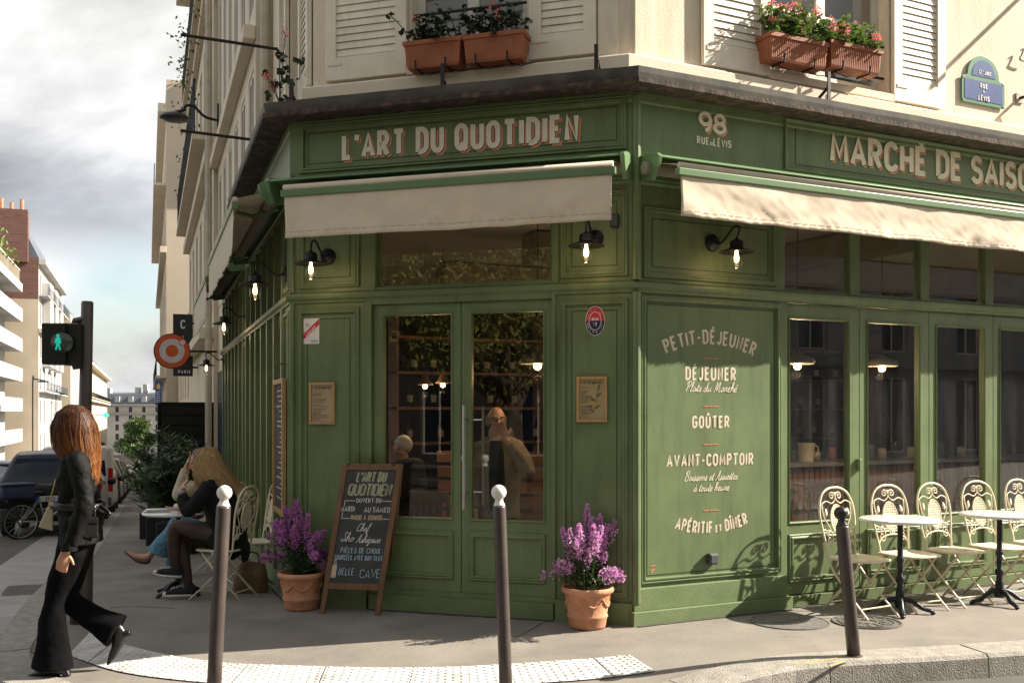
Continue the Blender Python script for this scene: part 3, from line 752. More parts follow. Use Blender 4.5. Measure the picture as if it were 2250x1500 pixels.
# --- shaded side
g = MB()
d_ = lambda u0, u1, z0, z1, v0=TH, v1=0.0: g.fb(FL, u0, u1, v0, v1, z0, z1)
d_(0, .48, -.5, 2.52); d_(0, .48, 2.60, 3.34); d_(0, 8.3, 2.52, 2.60); d_(3.95, 4.4, -.8, 2.52); d_(3.95, 4.4, 2.60, 3.34); d_(8.0, 8.3, -.9, 3.34)
d_(.48, 3.95, -.6, .35); d_(4.4, 8.0, -.9, .15)
for a, e, n_ in ((.48, 3.95, 6), (4.4, 8.0, 6)):
    for i in range(n_ + 1):
        u = a + (e - a) * i / n_; d_(u - .045, u + .045, .15, 2.52, TH + .02, .03); d_(u - .03, u + .03, 2.60, 3.34, TH + .02, .025)
    d_(a, e, .35, .55, TH + .02, -.02); d_(a, e, 2.40, 2.52, TH + .02, -.015)
panel(g, ln, FL, .05, .44, .30, 2.475); panel(g, ln, FL, .05, .44, 2.64, 3.30); panel(g, ln, FL, 4.0, 4.36, .0, 2.475)
part('shaded_front_panelling', g, GREEN, cafe, True, bevel=.003)
part('panel_lines', ln, GROOVE, cafe, True)
# --- string mouldings, plinths and signboard round the corner
FULL = [('L', 8.3), ('A', 0), ('B', 0), ('R', UE + .4)]
g = MB()
sweep(g, FULL, [(0, 2.515), (.018, 2.520), (.022, 2.535), (.045, 2.555), (.052, 2.575), (.046, 2.592), (.02, 2.606), (0, 2.612)])
part('string_moulding', g, GREEN, cafe, True)
g = MB()
sweep(g, [('L', .48), ('A', 0)], [(.0, -.4), (.03, -.4), (.03, .15), (.015, .17), (0, .17)])
g.fb(FD, 0, .70, 0, .03, -.4, .165); g.fb(FD, 2.30, DL + .008, 0, .03, -.4, .165); g.fb(FD, .72, 2.285, -.01, .022, -.4, .125)
g.fb(FR, -.006, 1.49, 0, .045, .105, .275); g.fb(FR, -.03, 1.52, 0, .075, -.4, .105)
part('plinth', g, mat('weathered_green_plinth', (0.115, 0.17, 0.065), 0.6, 0.25, 4, 0.15, 60, col2=(0.16, 0.20, 0.095), fine=.08), cafe, True, bevel=.004)
sign = MB()
sweep(sign, FULL, [(TH, 3.34), (.0, 3.34), (.012, 3.36), (.012, 4.06), (TH, 4.06)])
ln2 = MB()
panel(sign, ln2, FD, .09, 2.86, 3.60, 4.01, .012, .075)
sign.ring(FR, 1.478, UE, 3.60, 4.03, [(0, 0), (0, .012), (.008, .02), (.02, .016), (.03, .012), (.036, 0)], .012)
ln2.ring(FR, 1.60, UE - .1, 3.655, 3.975, [(0, 0), (0, .003), (.007, .003), (.007, 0)], .012)
so_ = part('signboard', sign, GREEN, cafe, True, bevel=.002)
part('signboard_lines', ln2, GROOVE, so_, True)
def sub_text(name, label, mt, build, par=None):
    mb = MB(); build(mb); o = part(name, mb, mt, par or so_, True, weld=False)
    if label: o['label'] = label
    return o
VT = 0.0135
def two_tone(fr, txt, u0, z0, h, w, width, name, label, tw=None, off=(.019, -.017)):
    sx = 1.0; trk = w * .42
    base = text_width(txt, h, w, trk, 1.0, GLY); n_ = len(txt)
    fixed = text_width(txt, h, w, trk, 0.0, GLY); sx = (width - fixed) / (base - fixed)
    for i in range(txt.count(' ') + 1):
     lb_ = label.replace(txt, txt.split(' ')[i])
     sub_text(name + '_shade', None, CORAL, lambda mb: lettering(mb, txt, h, w, on(fr, u0 + off[0], z0 + off[1], VT), 0, 0, trk, sx, hts=(-.001, .0012), only=i))
     sub_text(name + '_outline', None, GROOVE, lambda mb: lettering(mb, txt, h, w, on(fr, u0 + off[0] * .22, z0 + off[1] * .22, VT), 0, 0, trk, sx, hts=(0, .0035), only=i))
     sub_text(name, lb_, LETTER, lambda mb: lettering(mb, txt, h, w, on(fr, u0, z0, VT), 0, 0, trk, sx, hts=(.001, .0075), only=i))
two_tone(FD, "L'ART DU QUOTIDIEN", (.473 + 2.494) / 2, 3.685, .222, .041, 2.01, 'painted_lettering', 'cream lettering L\'ART DU QUOTIDIEN with coral shading')
two_tone(FR, "MARCHÉ DE SAISON", 1.975 + 1.36, 3.708, .265, .049, 2.72, 'painted_lettering', 'cream lettering MARCHÉ DE SAISON with coral shading')
two_tone(FR, "98", .745, 3.805, .165, .030, .27, 'painted_number', 'cream house number 98 with coral shading', off=(.016, -.014))
def rdl(mb):
    lettering(mb, 'RUE', .062, .011, on(FR, .655, 3.71, VT), 0, 0, .008, .95)
    lettering(mb, 'DE', .030, .006, on(FR, .742, 3.71, VT), 0, 0, .005, .9)
    lettering(mb, 'LÉVIS', .062, .011, on(FR, .845, 3.71, VT), 0, 0, .008, .95)
sub_text('painted_street_line', 'small cream line RUE DE LÉVIS', LETTER, rdl)
# menu wall lettering
menu = MB(); msh = MB(); dia = MB(); cur = MB()
UM = .745
def both(txt, h, w, z, rad=None, sx=.86, tr=.013, u=UM, cx=0):
    f = bend(FR, u, z, .001, rad) if rad else on(FR, u, z, .001)
    f2 = bend(FR, u - .006, z - .006, .0005, rad) if rad else on(FR, u - .006, z - .006, .0005)
    a_, b_ = MB(), MB(); lettering(a_, txt, h, w, f2, cx, 0, tr, sx, hts=(0, .0004)); lettering(b_, txt, h, w, f, cx, 0, tr, sx, hts=(.0002, .0009))
    q = part('menu_lettering', b_, LETTERM, cafe, True, weld=False); q['label'] = 'painted menu line ' + txt; part('menu_lettering_shade', a_, PINK, q, True, weld=False)
both('PETIT-DÉJEUNER', .112, .0135, 2.15, 1.05, .80, .017); both('DÉJEUNER', .105, .0135, 1.862, None, .80, .017); both('GOÛTER', .096, .013, 1.487, None, .82, .016)
both('AVANT-COMPTOIR', .095, .0125, 1.188, None, .86, .015); both('APÉRITIF', .095, .0125, .655, -1.15, .78, .012, u=UM, cx=-.170); both('ET', .054, .009, .662, -1.15, .8, .01, u=UM, cx=.078); both('DÎNER', .095, .0125, .655, -1.15, .78, .012, u=UM, cx=.262)
for txt, z, h, u in (('Plats du Marché', 1.768, .085, UM), ('Boissons et Assiettes', 1.07, .082, UM), ('à toute heure', .985, .078, UM)):
    cur = MB(); lettering(cur, txt, h, .0058, on(FR, u, z, .001), 0, 0, 0, .92 if len(txt) > 16 else 1.02, CUR, slant=.32, hts=(0, .0006))
    q = part('menu_script', cur, LETTERM, cafe, True, weld=False); q['label'] = 'painted script line ' + txt
for z in (2.035, 1.655, 1.355, .835):
    for a, e in ((-.075, -.012), (.012, .075)): ribbon(dia, [(a, 0), (e, 0)], .006, on(FR, UM, z, .001), 0, .002)
    ribbon(dia, [(-.006, 0), (.006, 0)], .012, on(FR, UM, z, .001), 0, .0025)
for k, y in enumerate((.43, .40, .385)): ribbon(dia, [(.17, y), (.17 + .05 - .01 * k, y + .006)], .006, on(FR, 0, 0, .001), 0, .002)
for nm, mb, mt in (('menu_rules', dia, CORAL),):
    part(nm, mb, mt, cafe, True, weld=False)

# --- door leaves
def pane(fr, u0, u1, z0, z1, v, par, mt=None, th=.006, name='glass_pane'):
    m_ = MB(); m_.fb(fr, u0, u1, v, v + th, z0, z1); return part(name, m_, mt or GLASS, par, True)
def leaf(fr, name, u0, u1, z0, z1, gu0, gu1, gz0, gz1, v0, v1, mt=GREEN, lowpanel=True, gl=None):
    m_ = MB()
    for a, e, c0, c1 in ((u0, gu0, z0, z1), (gu1, u1, z0, z1), (gu0, gu1, gz1, z1), (gu0, gu1, z0, gz0)): m_.fb(fr, a, e, v0, v1, c0, c1)
    m_.ring(fr, gu0 - .016, gu1 + .016, gz0 - .016, gz1 + .016, [(0, 0), (0, .008), (.008, .013), (.016, .004), (.016, 0)], v1)
    if lowpanel: m_.ring(fr, gu0 - .02, gu1 + .02, z0 + .10, gz0 - .10, MOULD, v1)
    o = part(name, m_, mt, cafe, True, bevel=.003)
    pane(fr, gu0, gu1, gz0, gz1, (v0 + v1) / 2, o, gl)
    return o
HSTEEL = []
dl = leaf(FD, 'door', .750, 1.512, .172, 2.486, .842, 1.429, .762, 2.395, -.06, -.012)
dr_ = leaf(FD, 'door', 1.518, 2.270, .172, 2.486, 1.603, 2.196, .762, 2.395, -.06, -.012)
m_ = MB()
m_.tube([FD.P(1.563, .055, z) for z in (.84, 1.665)], .013, 10)
for z in (.97, 1.55): m_.tube([FD.P(1.563, -.012, z), FD.P(1.563, .055, z)], .008, 8)
m_.tube([FD.P(1.665, -.11, z) for z in (.86, 1.655)], .011, 10)
for z in (.97, 1.55): m_.tube([FD.P(1.55, -.062, z), FD.P(1.665, -.11, z)], .007, 8)
part('handle', m_, STEEL, dr_, True)
m_ = MB(); c0 = FD.P(1.537, -.006, 1.245); m_.prism([(.021 * math.cos(a * pi / 10), .03 * math.sin(a * pi / 10)) for a in range(20)], on(FD, 1.535, 1.245, -.012), 0, .007); part('lock', m_, STEEL, dr_, True)
to = MB()
for a, e, z0, z1 in ((.777, .800, 2.63, 3.34), (2.246, 2.269, 2.63, 3.34), (.80, 2.246, 2.63, 2.645)): to.fb(FD, a, e, -.07, -.03, z0, z1)
tw_ = part('transom_window', to, GREEN, cafe, True); pane(FD, .80, 2.246, 2.645, 3.34, -.05, tw_)
# --- folding leaves of the sunny front
for k in range(NP):
    u0 = P0 + k * PITCH
    a = u0 + .055 if k % 2 == 0 else u0 + .06
    o = leaf(FR, 'folding_window', u0 + .003, u0 + PITCH - .003, .10, 2.512, u0 + .068 + (.0 if k == 0 else .03), u0 + .72, .700, 2.385, -.075, -.02, gl=GLASSD)
    m_ = MB(); uu = u0 + PITCH - .02
    tf = MB(); tf.fb(FR, u0 + .0, u0 + .735, -.06, -.03, 2.61, 2.63)
    t2 = part('transom_window', tf, GREEN, cafe, True); pane(FR, u0 + .0, u0 + .735, 2.63, 3.34, -.05, t2, GLASSD)
    if k in (0, 3):
        m_.hexa([FR.P(uu + x, v, 1.16 + z) for v, s_ in ((-.018, 1), (.02, .7)) for x, z in ((-.02 * s_, -.05), (.02 * s_, -.05), (.02 * s_, .05), (-.02 * s_, .05))])
        part('catch', m_, GREEN, o, True, bevel=.004)
for a, e, n_ in ((.48, 3.95, 6), (4.4, 8.0, 6)):
    for i in range(n_):
        u0 = a + (e - a) * i / n_ + .045; u1 = a + (e - a) * (i + 1) / n_ - .045
        m_ = MB(); m_.fb(FL, u0, u1, -.075, -.03, .55, .60); o = part('side_window', m_, GREEN, cafe, True); pane(FL, u0, u1, .60, 2.40, -.06, o); pane(FL, u0, u1, 2.60, 3.34, -.06, o)

# --- eave over the shopfront
EV = [('L', 3.9), ('A', 0), ('B', 0), ('R', UE + .5)]
g = MB(); sweep(g, EV, [(-.24, 4.06), (.0, 4.055), (.225, 4.055), (.235, 4.105), (.24, 4.15), (-.24, 4.215)], 24, .004)
part('eave_roof', g, ZINC, cafe, True)
g = MB(); sweep(g, EV, [(.02, 4.035), (.20, 4.030), (.236, 4.026), (.246, 4.03), (.248, 4.068), (.226, 4.07), (.02, 4.052)], 90, .007)
part('eave_board', g, mat('peeling_eave_paint', (0.04, 0.028, 0.022), 0.85, 0.3, 14, 0.6, 30, col2=(0.11, 0.068, 0.05), vlo=.46, vhi=.64), cafe, True)
g = MB(); sweep(g, EV, [(-.22, 4.05), (.02, 4.048), (.02, 3.97), (.012, 3.955), (-.0, 3.955), (-.22, 3.97)], 1)
part('eave_soffit', g, GREEN, cafe, True)
# --- upper wall with openings
def u_at(fr, p): return (p - fr.O).dot(fr.d)
def wall_holes(mb, fr, u0, u1, z0, z1, v, holes, depth=.22):
    us = sorted({u0, u1, *[h[0] for h in holes], *[h[1] for h in holes]}); zs = sorted({z0, z1, *[h[2] for h in holes], *[h[3] for h in holes]})
    for i in range(len(us) - 1):
        for j in range(len(zs) - 1):
            cu, cz = (us[i] + us[i + 1]) / 2, (zs[j] + zs[j + 1]) / 2
            if any(h[0] < cu < h[1] and h[2] < cz < h[3] for h in holes): continue
            mb.add([fr.P(us[i], v, zs[j]), fr.P(us[i + 1], v, zs[j]), fr.P(us[i + 1], v, zs[j + 1]), fr.P(us[i], v, zs[j + 1])], [(0, 1, 2, 3)])
    for a, e, c0, c1 in holes:
        for p, q in (((a, c0), (e, c0)), ((e, c0), (e, c1)), ((e, c1), (a, c1)), ((a, c1), (a, c0))):
            mb.add([fr.P(p[0], v, p[1]), fr.P(q[0], v, q[1]), fr.P(q[0], v - depth, q[1]), fr.P(p[0], v - depth, p[1])], [(0, 1, 2, 3)])
def pu(fr, x, y, v=UW): return fr.px(x, y, v)
ZS = pu(FD, 900, 168, UW + .1)[1]         # foot of the upper storey above its sill course
wD = (pu(FD, 905, 100)[0], pu(FD, 1158, 100)[0]); wR = (pu(FR, 1688, 80)[0], pu(FR, 1952, 100)[0])
cA = PA + mA * UW; cB = PB + mB * UW
upw = MB(); TOP = 19.0; ZW0 = 4.0
floors = [(4.47, 6.5), (7.6, 9.7), (10.7, 12.8), (13.8, 15.8)]
uD0, uD1 = u_at(FD, cA), u_at(FD, cB) - .06; uR0 = u_at(FR, cB) + .06
wall_holes(upw, FD, uD0, uD1, ZW0, TOP, UW, [(*wD, a, e) for a, e in floors])
Rwins = [(wR[0] + k * 4.6, wR[1] + k * 4.6) for k in range(2)]
wall_holes(upw, FR, uR0, 12.0, ZW0, TOP, UW, [(a_, e_, a, e) for a_, e_ in Rwins for a, e in floors])
sL0 = u_at(FL, cA)
LW = [(.75, 1.55), (5.2, 6.2), (7.4, 8.4)]
wall_holes(upw, FL, sL0, 3.2, ZW0 - 2, TOP, UW, [(LW[0][0], LW[0][1], a, e) for a, e in floors])
p1, p2 = FD.P(uD1, UW, ZW0), FR.P(uR0, UW, ZW0)   # narrow lit facet on the corner
upw.add([p1 + FD.n.to_3d() * .0, p2, p2 + Vector((0, 0, TOP - ZW0)), p1 + Vector((0, 0, TOP - ZW0))], [(0, 1, 2, 3)])
upw.add([FR.P(12, UW, ZW0), FR.P(12, -9, ZW0), FR.P(12, -9, TOP), FR.P(12, UW, TOP)], [(0, 1, 2, 3)])
bk = [FR.P(12, UW, TOP), FR.P(12, -9, TOP), FL.P(3.2, -6, TOP), FL.P(3.2, UW, TOP), Vector((cA.x, cA.y, TOP)), Vector((cB.x, cB.y, TOP))]
upw.add(bk, [list(range(6))])
upw.add([FR.P(12, -9, ZW0), FR.P(12, -9, TOP), FL.P(3.2, -6, TOP), FL.P(3.2, -6, ZW0)], [(0, 1, 2, 3)])
part('upper_wall', upw, CREAM, cafe, True)
g = MB(); sweep(g, [('L', 3.2), ('A', 0), ('B', 0), ('R', 12)], [(UW - .02, 4.16), (UW + .05, 4.17), (UW + .05, 4.205), (UW + .10, 4.225), (UW + .105, 4.355), (UW + .09, 4.37), (UW - .02, 4.395)])
part('sill_course', g, CREAM2, cafe, True)
# corner pilaster strip beside the facet
g = MB(); g.fb(FD, uD1 - .16, uD1 - .002, UW, UW + .03, 4.36, TOP); g.fb(FR, uR0 + .002, uR0 + .17, UW, UW + .03, 4.36, TOP)
part('corner_pilaster', g, CREAM, cafe, True, bevel=.004)
WFR = mat('window_frame_paint', (0.60, 0.56, 0.49), 0.5, 0.08, 6)
CURT = mat('net_curtain', (0.25, 0.27, 0.30), 0.9, 0.1, 20, stretch=(40, 40, 2))
def upper_window(fr, u0, u1, z0, z1, curtain=True):
    m_ = MB(); v0, v1 = UW - .17, UW - .12; w = u1 - u0; c = (u0 + u1) / 2
    for a, e, y0, y1 in ((u0, u0 + .07, z0, z1), (u1 - .07, u1, z0, z1), (u0 + .07, u1 - .07, z1 - .07, z1), (u0 + .07, u1 - .07, z0, z0 + .10), (c - .05, c + .05, z0 + .1, z1 - .07)): m_.fb(fr, a, e, v0, v1, y0, y1)
    for a, e in ((u0 + .07, c - .05), (c + .05, u1 - .07)):
        for zz in (z0 + .62, z0 + 1.25): m_.fb(fr, a, e, v0 + .01, v1 - .008, zz - .018, zz + .018)
    o = part('window', m_, WFR, cafe, True, bevel=.003); pane(fr, u0 + .07, u1 - .07, z0 + .1, z1 - .07, v0 + .02, o)
    m_ = MB(); m_.fb(fr, u0 - .1, u1 + .1, -.75, -.73, z0 - .1, z1 + .1); part('curtain', m_, CURT, o, True)
    m_ = MB(); m_.fb(fr, u0 - .03, u1 + .03, UW - .1, UW + .05, z0 - .07, z0 - .005); part('window_sill', m_, CREAM2, o, True, bevel=.005)
    return o
for i, (a, e) in enumerate(floors[:2]):
    upper_window(FD, *wD, a, e); upper_window(FR, *wR, a, e)
upper_window(FL, LW[0][0], LW[0][1], *floors[0])
def shutter(fr, u0, u1, z0, z1, v0=UW + .012):
    m_ = MB(); v1 = v0 + .04; st = .10
    za = z0 + .19
    for a, e, y0, y1 in ((u0, u0 + st, z0, z1), (u1 - st, u1, z0, z1), (u0 + st, u1 - st, z0, za), (u0 + st, u1 - st, z1 - .12, z1)): m_.fb(fr, a, e, v0, v1, y0, y1)
    z = za + .01
    while z < z1 - .14:
        m_.hexa([fr.P(u, v, zz) for zz, vv in ((z, (v0 + .016, v0 + .024)), (z + .060, (v0 + .007, v0 + .013))) for u, v in ((u0 + st, vv[0]), (u1 - st, vv[0]), (u1 - st, vv[1]), (u0 + st, vv[1]))])
        z += .062
    m_.fb(fr, u0 + st, u1 - st, v0, v0 + .004, za, z1 - .12)
    for zz in (z0 + .12, z1 - .2): m_.fb(fr, u0 + .03, u0 + .16, v1, v1 + .006, zz, zz + .03)
    return part('shutter', m_, SHUT, cafe, True, bevel=.003)
for z0, z1 in floors[:2]:
    zb = z0 - .055 if z0 < 5 else z0 - .03
    shutter(FD, pu(FD, 720, 100)[0], wD[0] - .03, zb, z1); shutter(FD, wD[1] + .03, pu(FD, 1312, 80)[0], zb, z1)
    shutter(FR, pu(FR, 1538, 80)[0], wR[0] - .02, zb, z1); shutter(FR, wR[1] + .02, pu(FR, 2068, 100)[0], zb, z1)
    shutter(FL, .12, .70, zb, z1); shutter(FL, 1.60, 2.2, zb, z1)
# balcony bars in front of the panes
for fr, w in ((FD, wD), (FR, wR)):
    m_ = MB()
    for z in (4.63, 4.92): m_.tube([fr.P(w[0], UW - .06, z), fr.P(w[1], UW - .06, z)], .013, 6)
    part('window_bar', m_, BLACK, cafe, True)
# iron stays that stand on the eave
for fr, x, y0, y1 in ((FD, 640, 238, 180), (FD, 972, 210, 140), (FD, 1310, 163, 97), (FR, 1822, 212, 158)):
    m_ = MB(); u, z0 = fr.px(x, y0, .05); _, z1 = fr.px(x, y1, .05)
    m_.fb(fr, u - .016, u + .016, .04, .052, z0 - .05, z1); m_.tube([fr.P(u + .01, .045, z0 + (z1 - z0) * .45), fr.P(u + .01, UW + .08, z0 - .0)], .014, 6)
    part('iron_stay', m_, IRON, cafe, True)
# drainpipe at the far end of the shaded side
m_ = MB(); m_.tube([FL.P(3.12, UW + .09, z) for z in (-.3, 4, 8, 14, 19)], .055, 10)
for z in (2.2, 4.6, 6.4, 8.5): m_.tube([FL.P(3.12, UW + .09, z), FL.P(3.12, UW + .09, z + .05)], .064, 10)
part('drainpipe', m_, mat('pipe_paint', (0.50, 0.45, 0.36), 0.6), cafe, True)
# --- the room inside
rm = MB()
poly = [FR.P(UE + .3, -.14, 0), FR.P(UE + .3, -6.2, 0), FL.P(8.0, -3.5, 0), FL.P(8.0, -.14, 0), Vector((*(PA - mA * .14), 0)), Vector((*(PB - mB * .14), 0))]
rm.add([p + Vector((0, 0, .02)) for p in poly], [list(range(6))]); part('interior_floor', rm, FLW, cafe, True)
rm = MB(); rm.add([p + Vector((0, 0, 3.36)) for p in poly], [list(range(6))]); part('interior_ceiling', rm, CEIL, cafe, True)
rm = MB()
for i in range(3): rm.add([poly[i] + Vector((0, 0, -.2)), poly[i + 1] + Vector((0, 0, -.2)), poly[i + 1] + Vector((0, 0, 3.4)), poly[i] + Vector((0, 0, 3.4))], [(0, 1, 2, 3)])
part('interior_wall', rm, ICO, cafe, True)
rm = MB()
rm.fb(FR, .3, UE, -2.4, -2.1, 3.05, 3.34); rm.fb(FR, .3, UE, -4.6, -4.3, 3.05, 3.34); rm.fb(FR, 3.0, 3.3, -6, -.2, 3.1, 3.34)
part('ceiling_beam', rm, mat('interior_beam', (0.20, 0.16, 0.12), 0.8), cafe, True)
# ------------------------------------------------------------------ awnings
def awning(fr, u0, u1, zt, zb, name, label, folds, vb=.45, seed=1, ex=(.12, .06)):
    t = thing(name, label, 'awning', fr.P((u0 + u1) / 2, 0, zb), group='cream roller awnings of the café')
    m_ = MB(); m_.extr(fr, u0 - ex[0], u1 + ex[1], [(0.013, 3.375), (.0, 3.53), (.10, 3.545), (.25, 3.515), (.27, 3.495), (.245, 3.498), (.10, 3.52), (.03, 3.50), (.03, 3.38)])
    part('cassette', m_, GREEN_L, t, True, bevel=.003)
    for u in (u0 - ex[0], u1 + ex[1] - .015):
        m_ = MB(); m_.prism([(.012, 3.36), (.18, 3.335), (.25, 3.42), (.275, 3.50), (.25, 3.525), (.10, 3.555), (.012, 3.55)], lambda x, y, h: fr.P(h, x, y), u - .01, u + .025)
        part('end_cap', m_, GREEN_L, t, True, bevel=.004)
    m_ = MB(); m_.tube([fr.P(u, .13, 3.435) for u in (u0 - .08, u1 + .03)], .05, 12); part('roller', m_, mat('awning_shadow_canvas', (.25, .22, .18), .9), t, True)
    m_ = MB(); n = 24; vs = [fr.P(u0 + (u1 - u0) * i / n, v, z) for i in range(n + 1) for v, z in ((.15, 3.475), (.30, 3.44), (vb - .02, zt + .03))]
    m_.smooth = True
    m_.add(vs, [[3 * i + j, 3 * i + j + 1, 3 * i + j + 4, 3 * i + j + 3] for i in range(n) for j in range(2)])
    o = part('canvas_top', m_, CANVAS, t, True, recalc=False)
    m_ = MB(); m_.smooth = True; m_.tube([fr.P(u, vb, zt + .012) for u in (u0 - .01, u1 + .01)], .026, 12); part('front_roll', m_, CANVAS, t, True)
    m_ = MB(); m_.fb(fr, u0 - .03, u1 + .03, vb - .025, vb + .028, zt - .062, zt - .008); part('front_bar', m_, GREEN_L, t, True, bevel=.006)
    for u in (u0 + .3, u1 - .3):
        m_ = MB(); mid = fr.P(u + .25, .25, 3.36)
        m_.tube([fr.P(u, .05, 3.40), mid, fr.P(u, vb - .02, zt - .03)], .02, 6); part('folding_arm', m_, GREEN_L, t, True)
    m_ = MB(); m_.smooth = True; nu = int((u1 - u0) * 46); nz_ = 14; rw = []
    for i in range(nu + 1):
        u = u0 + (u1 - u0) * i / nu; r = []
        for j in range(nz_ + 1):
            q = j / nz_; z = zt - .055 + (zb - zt + .055) * q
            w = folds * (.030 * mnoise.noise((u * 2.1 + seed, q * 1.3, seed)) + .016 * mnoise.noise((u * 6.5 + q * 2.2, q * 2.2, seed + 9)) + .007 * mnoise.noise((u * 19 - q * 9, q * 5, seed + 4))) * (q ** .7)
            wr = folds * .004 * math.sin(u * 95 + 3 * mnoise.noise((u * 9, q, 2))) * max(0, (q - .86) / .14) if folds > .7 else 0
            zz = z + folds * .012 * mnoise.noise((u * 3.1, 4.4, seed)) * q
            r.append(fr.P(u, vb + .012 + w + wr + (.004 if q > .9 else 0), zz))
        rw.append(r)
    grid_mesh(m_, rw)
    o = part('valance', m_, CANVAS, t, True, recalc=False)
    sm_ = o.modifiers.new('thick', 'SOLIDIFY'); sm_.thickness = .003
    m_ = MB(); hz = zb + .045
    for i in range(int((u1 - u0) / .03)):
        u = u0 + .01 + i * .03; k = min(nu, round((u - u0) / (u1 - u0) * nu)); p = rw[k][12]; p2 = rw[min(nu, k + 1)][12]
        nn = Vector((fr.n.x, fr.n.y, 0)) * .004
        m_.tube([p + nn, p.lerp(p2, .8) + nn], .0016, 4)
    part('hem_stitching', m_, mat('stitch_thread', (.34, .28, .21), .9), t, True)
    return t
awning(FD, .20, 2.832, 3.375, 2.985, 'awning', 'cream awning with a flat shaded valance over the café double door', .75, .45, 3, (.28, .05))
awning(FR, .105, 7.9, 3.375, 3.02, 'awning', 'long sunlit cream awning with a creased valance over the folding windows', 1.0, .47, 8, (.04, .06))
awning(FL, .12, 3.6, 3.375, 2.92, 'awning', 'cream awning seen end on over the shaded side windows', .8, .45, 5)
awning(FL, 4.35, 7.6, 3.28, 2.75, 'awning', 'farther cream awning with a green end cap down the shaded side street', .8, .45, 12)

# ------------------------------------------------------------------ wall lamps
def wall_lamp(fr, u, z, label, out=.3, side=0.0, energy=.45):
    t = thing('wall_lamp', label, 'wall lamp', fr.P(u, .0, z), group='black swan neck barn lamps on the café front')
    P = lambda a, v, zz: fr.P(u + a, v, z + zz)
    m_ = MB(); m_.smooth = True
    M = Matrix(((fr.d.x, 0, fr.n.x), (fr.d.y, 0, fr.n.y), (0, 1, 0)))
    m_.lathe([(.068, 0), (.068, .012), (.060, .024), (.020, .028), (.016, .05), (0, .05)], P(0, .001, 0), 24, M); part('wall_plate', m_, BLACK, t, True)
    m_ = MB(); m_.smooth = True
    m_.tube(catmull([P(0, .04, 0), P(side * .35, .09, -.01), P(side * .6, .15, .035), P(side * .8, .22, .095), P(side * .95, .28, .08), P(side, out, .0)], 6), .0085, 8); part('arm', m_, BLACK, t, True)
    m_ = MB(); m_.smooth = True; c = P(side, out, -.10)
    m_.lathe([(.0, .105), (.018, .104), (.022, .092), (.045, .088), (.052, .075), (.052, .035), (.060, .028), (.135, .002), (.137, -.003), (.13, -.003), (.055, .018), (.045, .018)], c, 32); part('shade', m_, BLACK, t, True)
    m_ = MB(); m_.smooth = True
    m_.lathe([(.046, .02), (.046, -.085), (.040, -.108), (.026, -.124), (0, -.130)], c, 20); part('glass_jar', m_, GLASSL, t, True, recalc=False)
    m_ = MB(); m_.smooth = True
    m_.lathe([(0, .015), (.012, .01), (.012, -.01), (.015, -.02), (.020, -.045), (.016, -.075), (0, -.085)], c, 12); part('bulb', m_, BULB, t, True)
    l = bpy.data.lights.new('lamp_light', 'POINT'); l.energy = energy; l.color = (1.0, .66, .32); l.shadow_soft_size = .02
    lo_ = bpy.data.objects.new('lamp_light', l); COL.objects.link(lo_); lo_.parent = t; lo_.location = P(side, out + .0, -.255) - t.location
    return t
wall_lamp(FD, .345, 2.90, 'black lamp on the shaded door front above the licence plate')
wall_lamp(FD, 2.610, 2.935, 'black lamp on the shaded door front above the oval badge')
wall_lamp(FR, .755, 2.945, 'black lamp with a sunlit cap above the painted menu wall', .24, .05)
wall_lamp(FL, .24, 2.80, 'black lamp on the side pilaster just round the corner from the door', .27, .04)
wall_lamp(FL, 4.05, 2.78, 'black lamp halfway down the shaded side of the café', .27, .04)
wall_lamp(FL, 7.95, 2.45, 'small farthest black lamp beyond the second side awning', .27, .04)

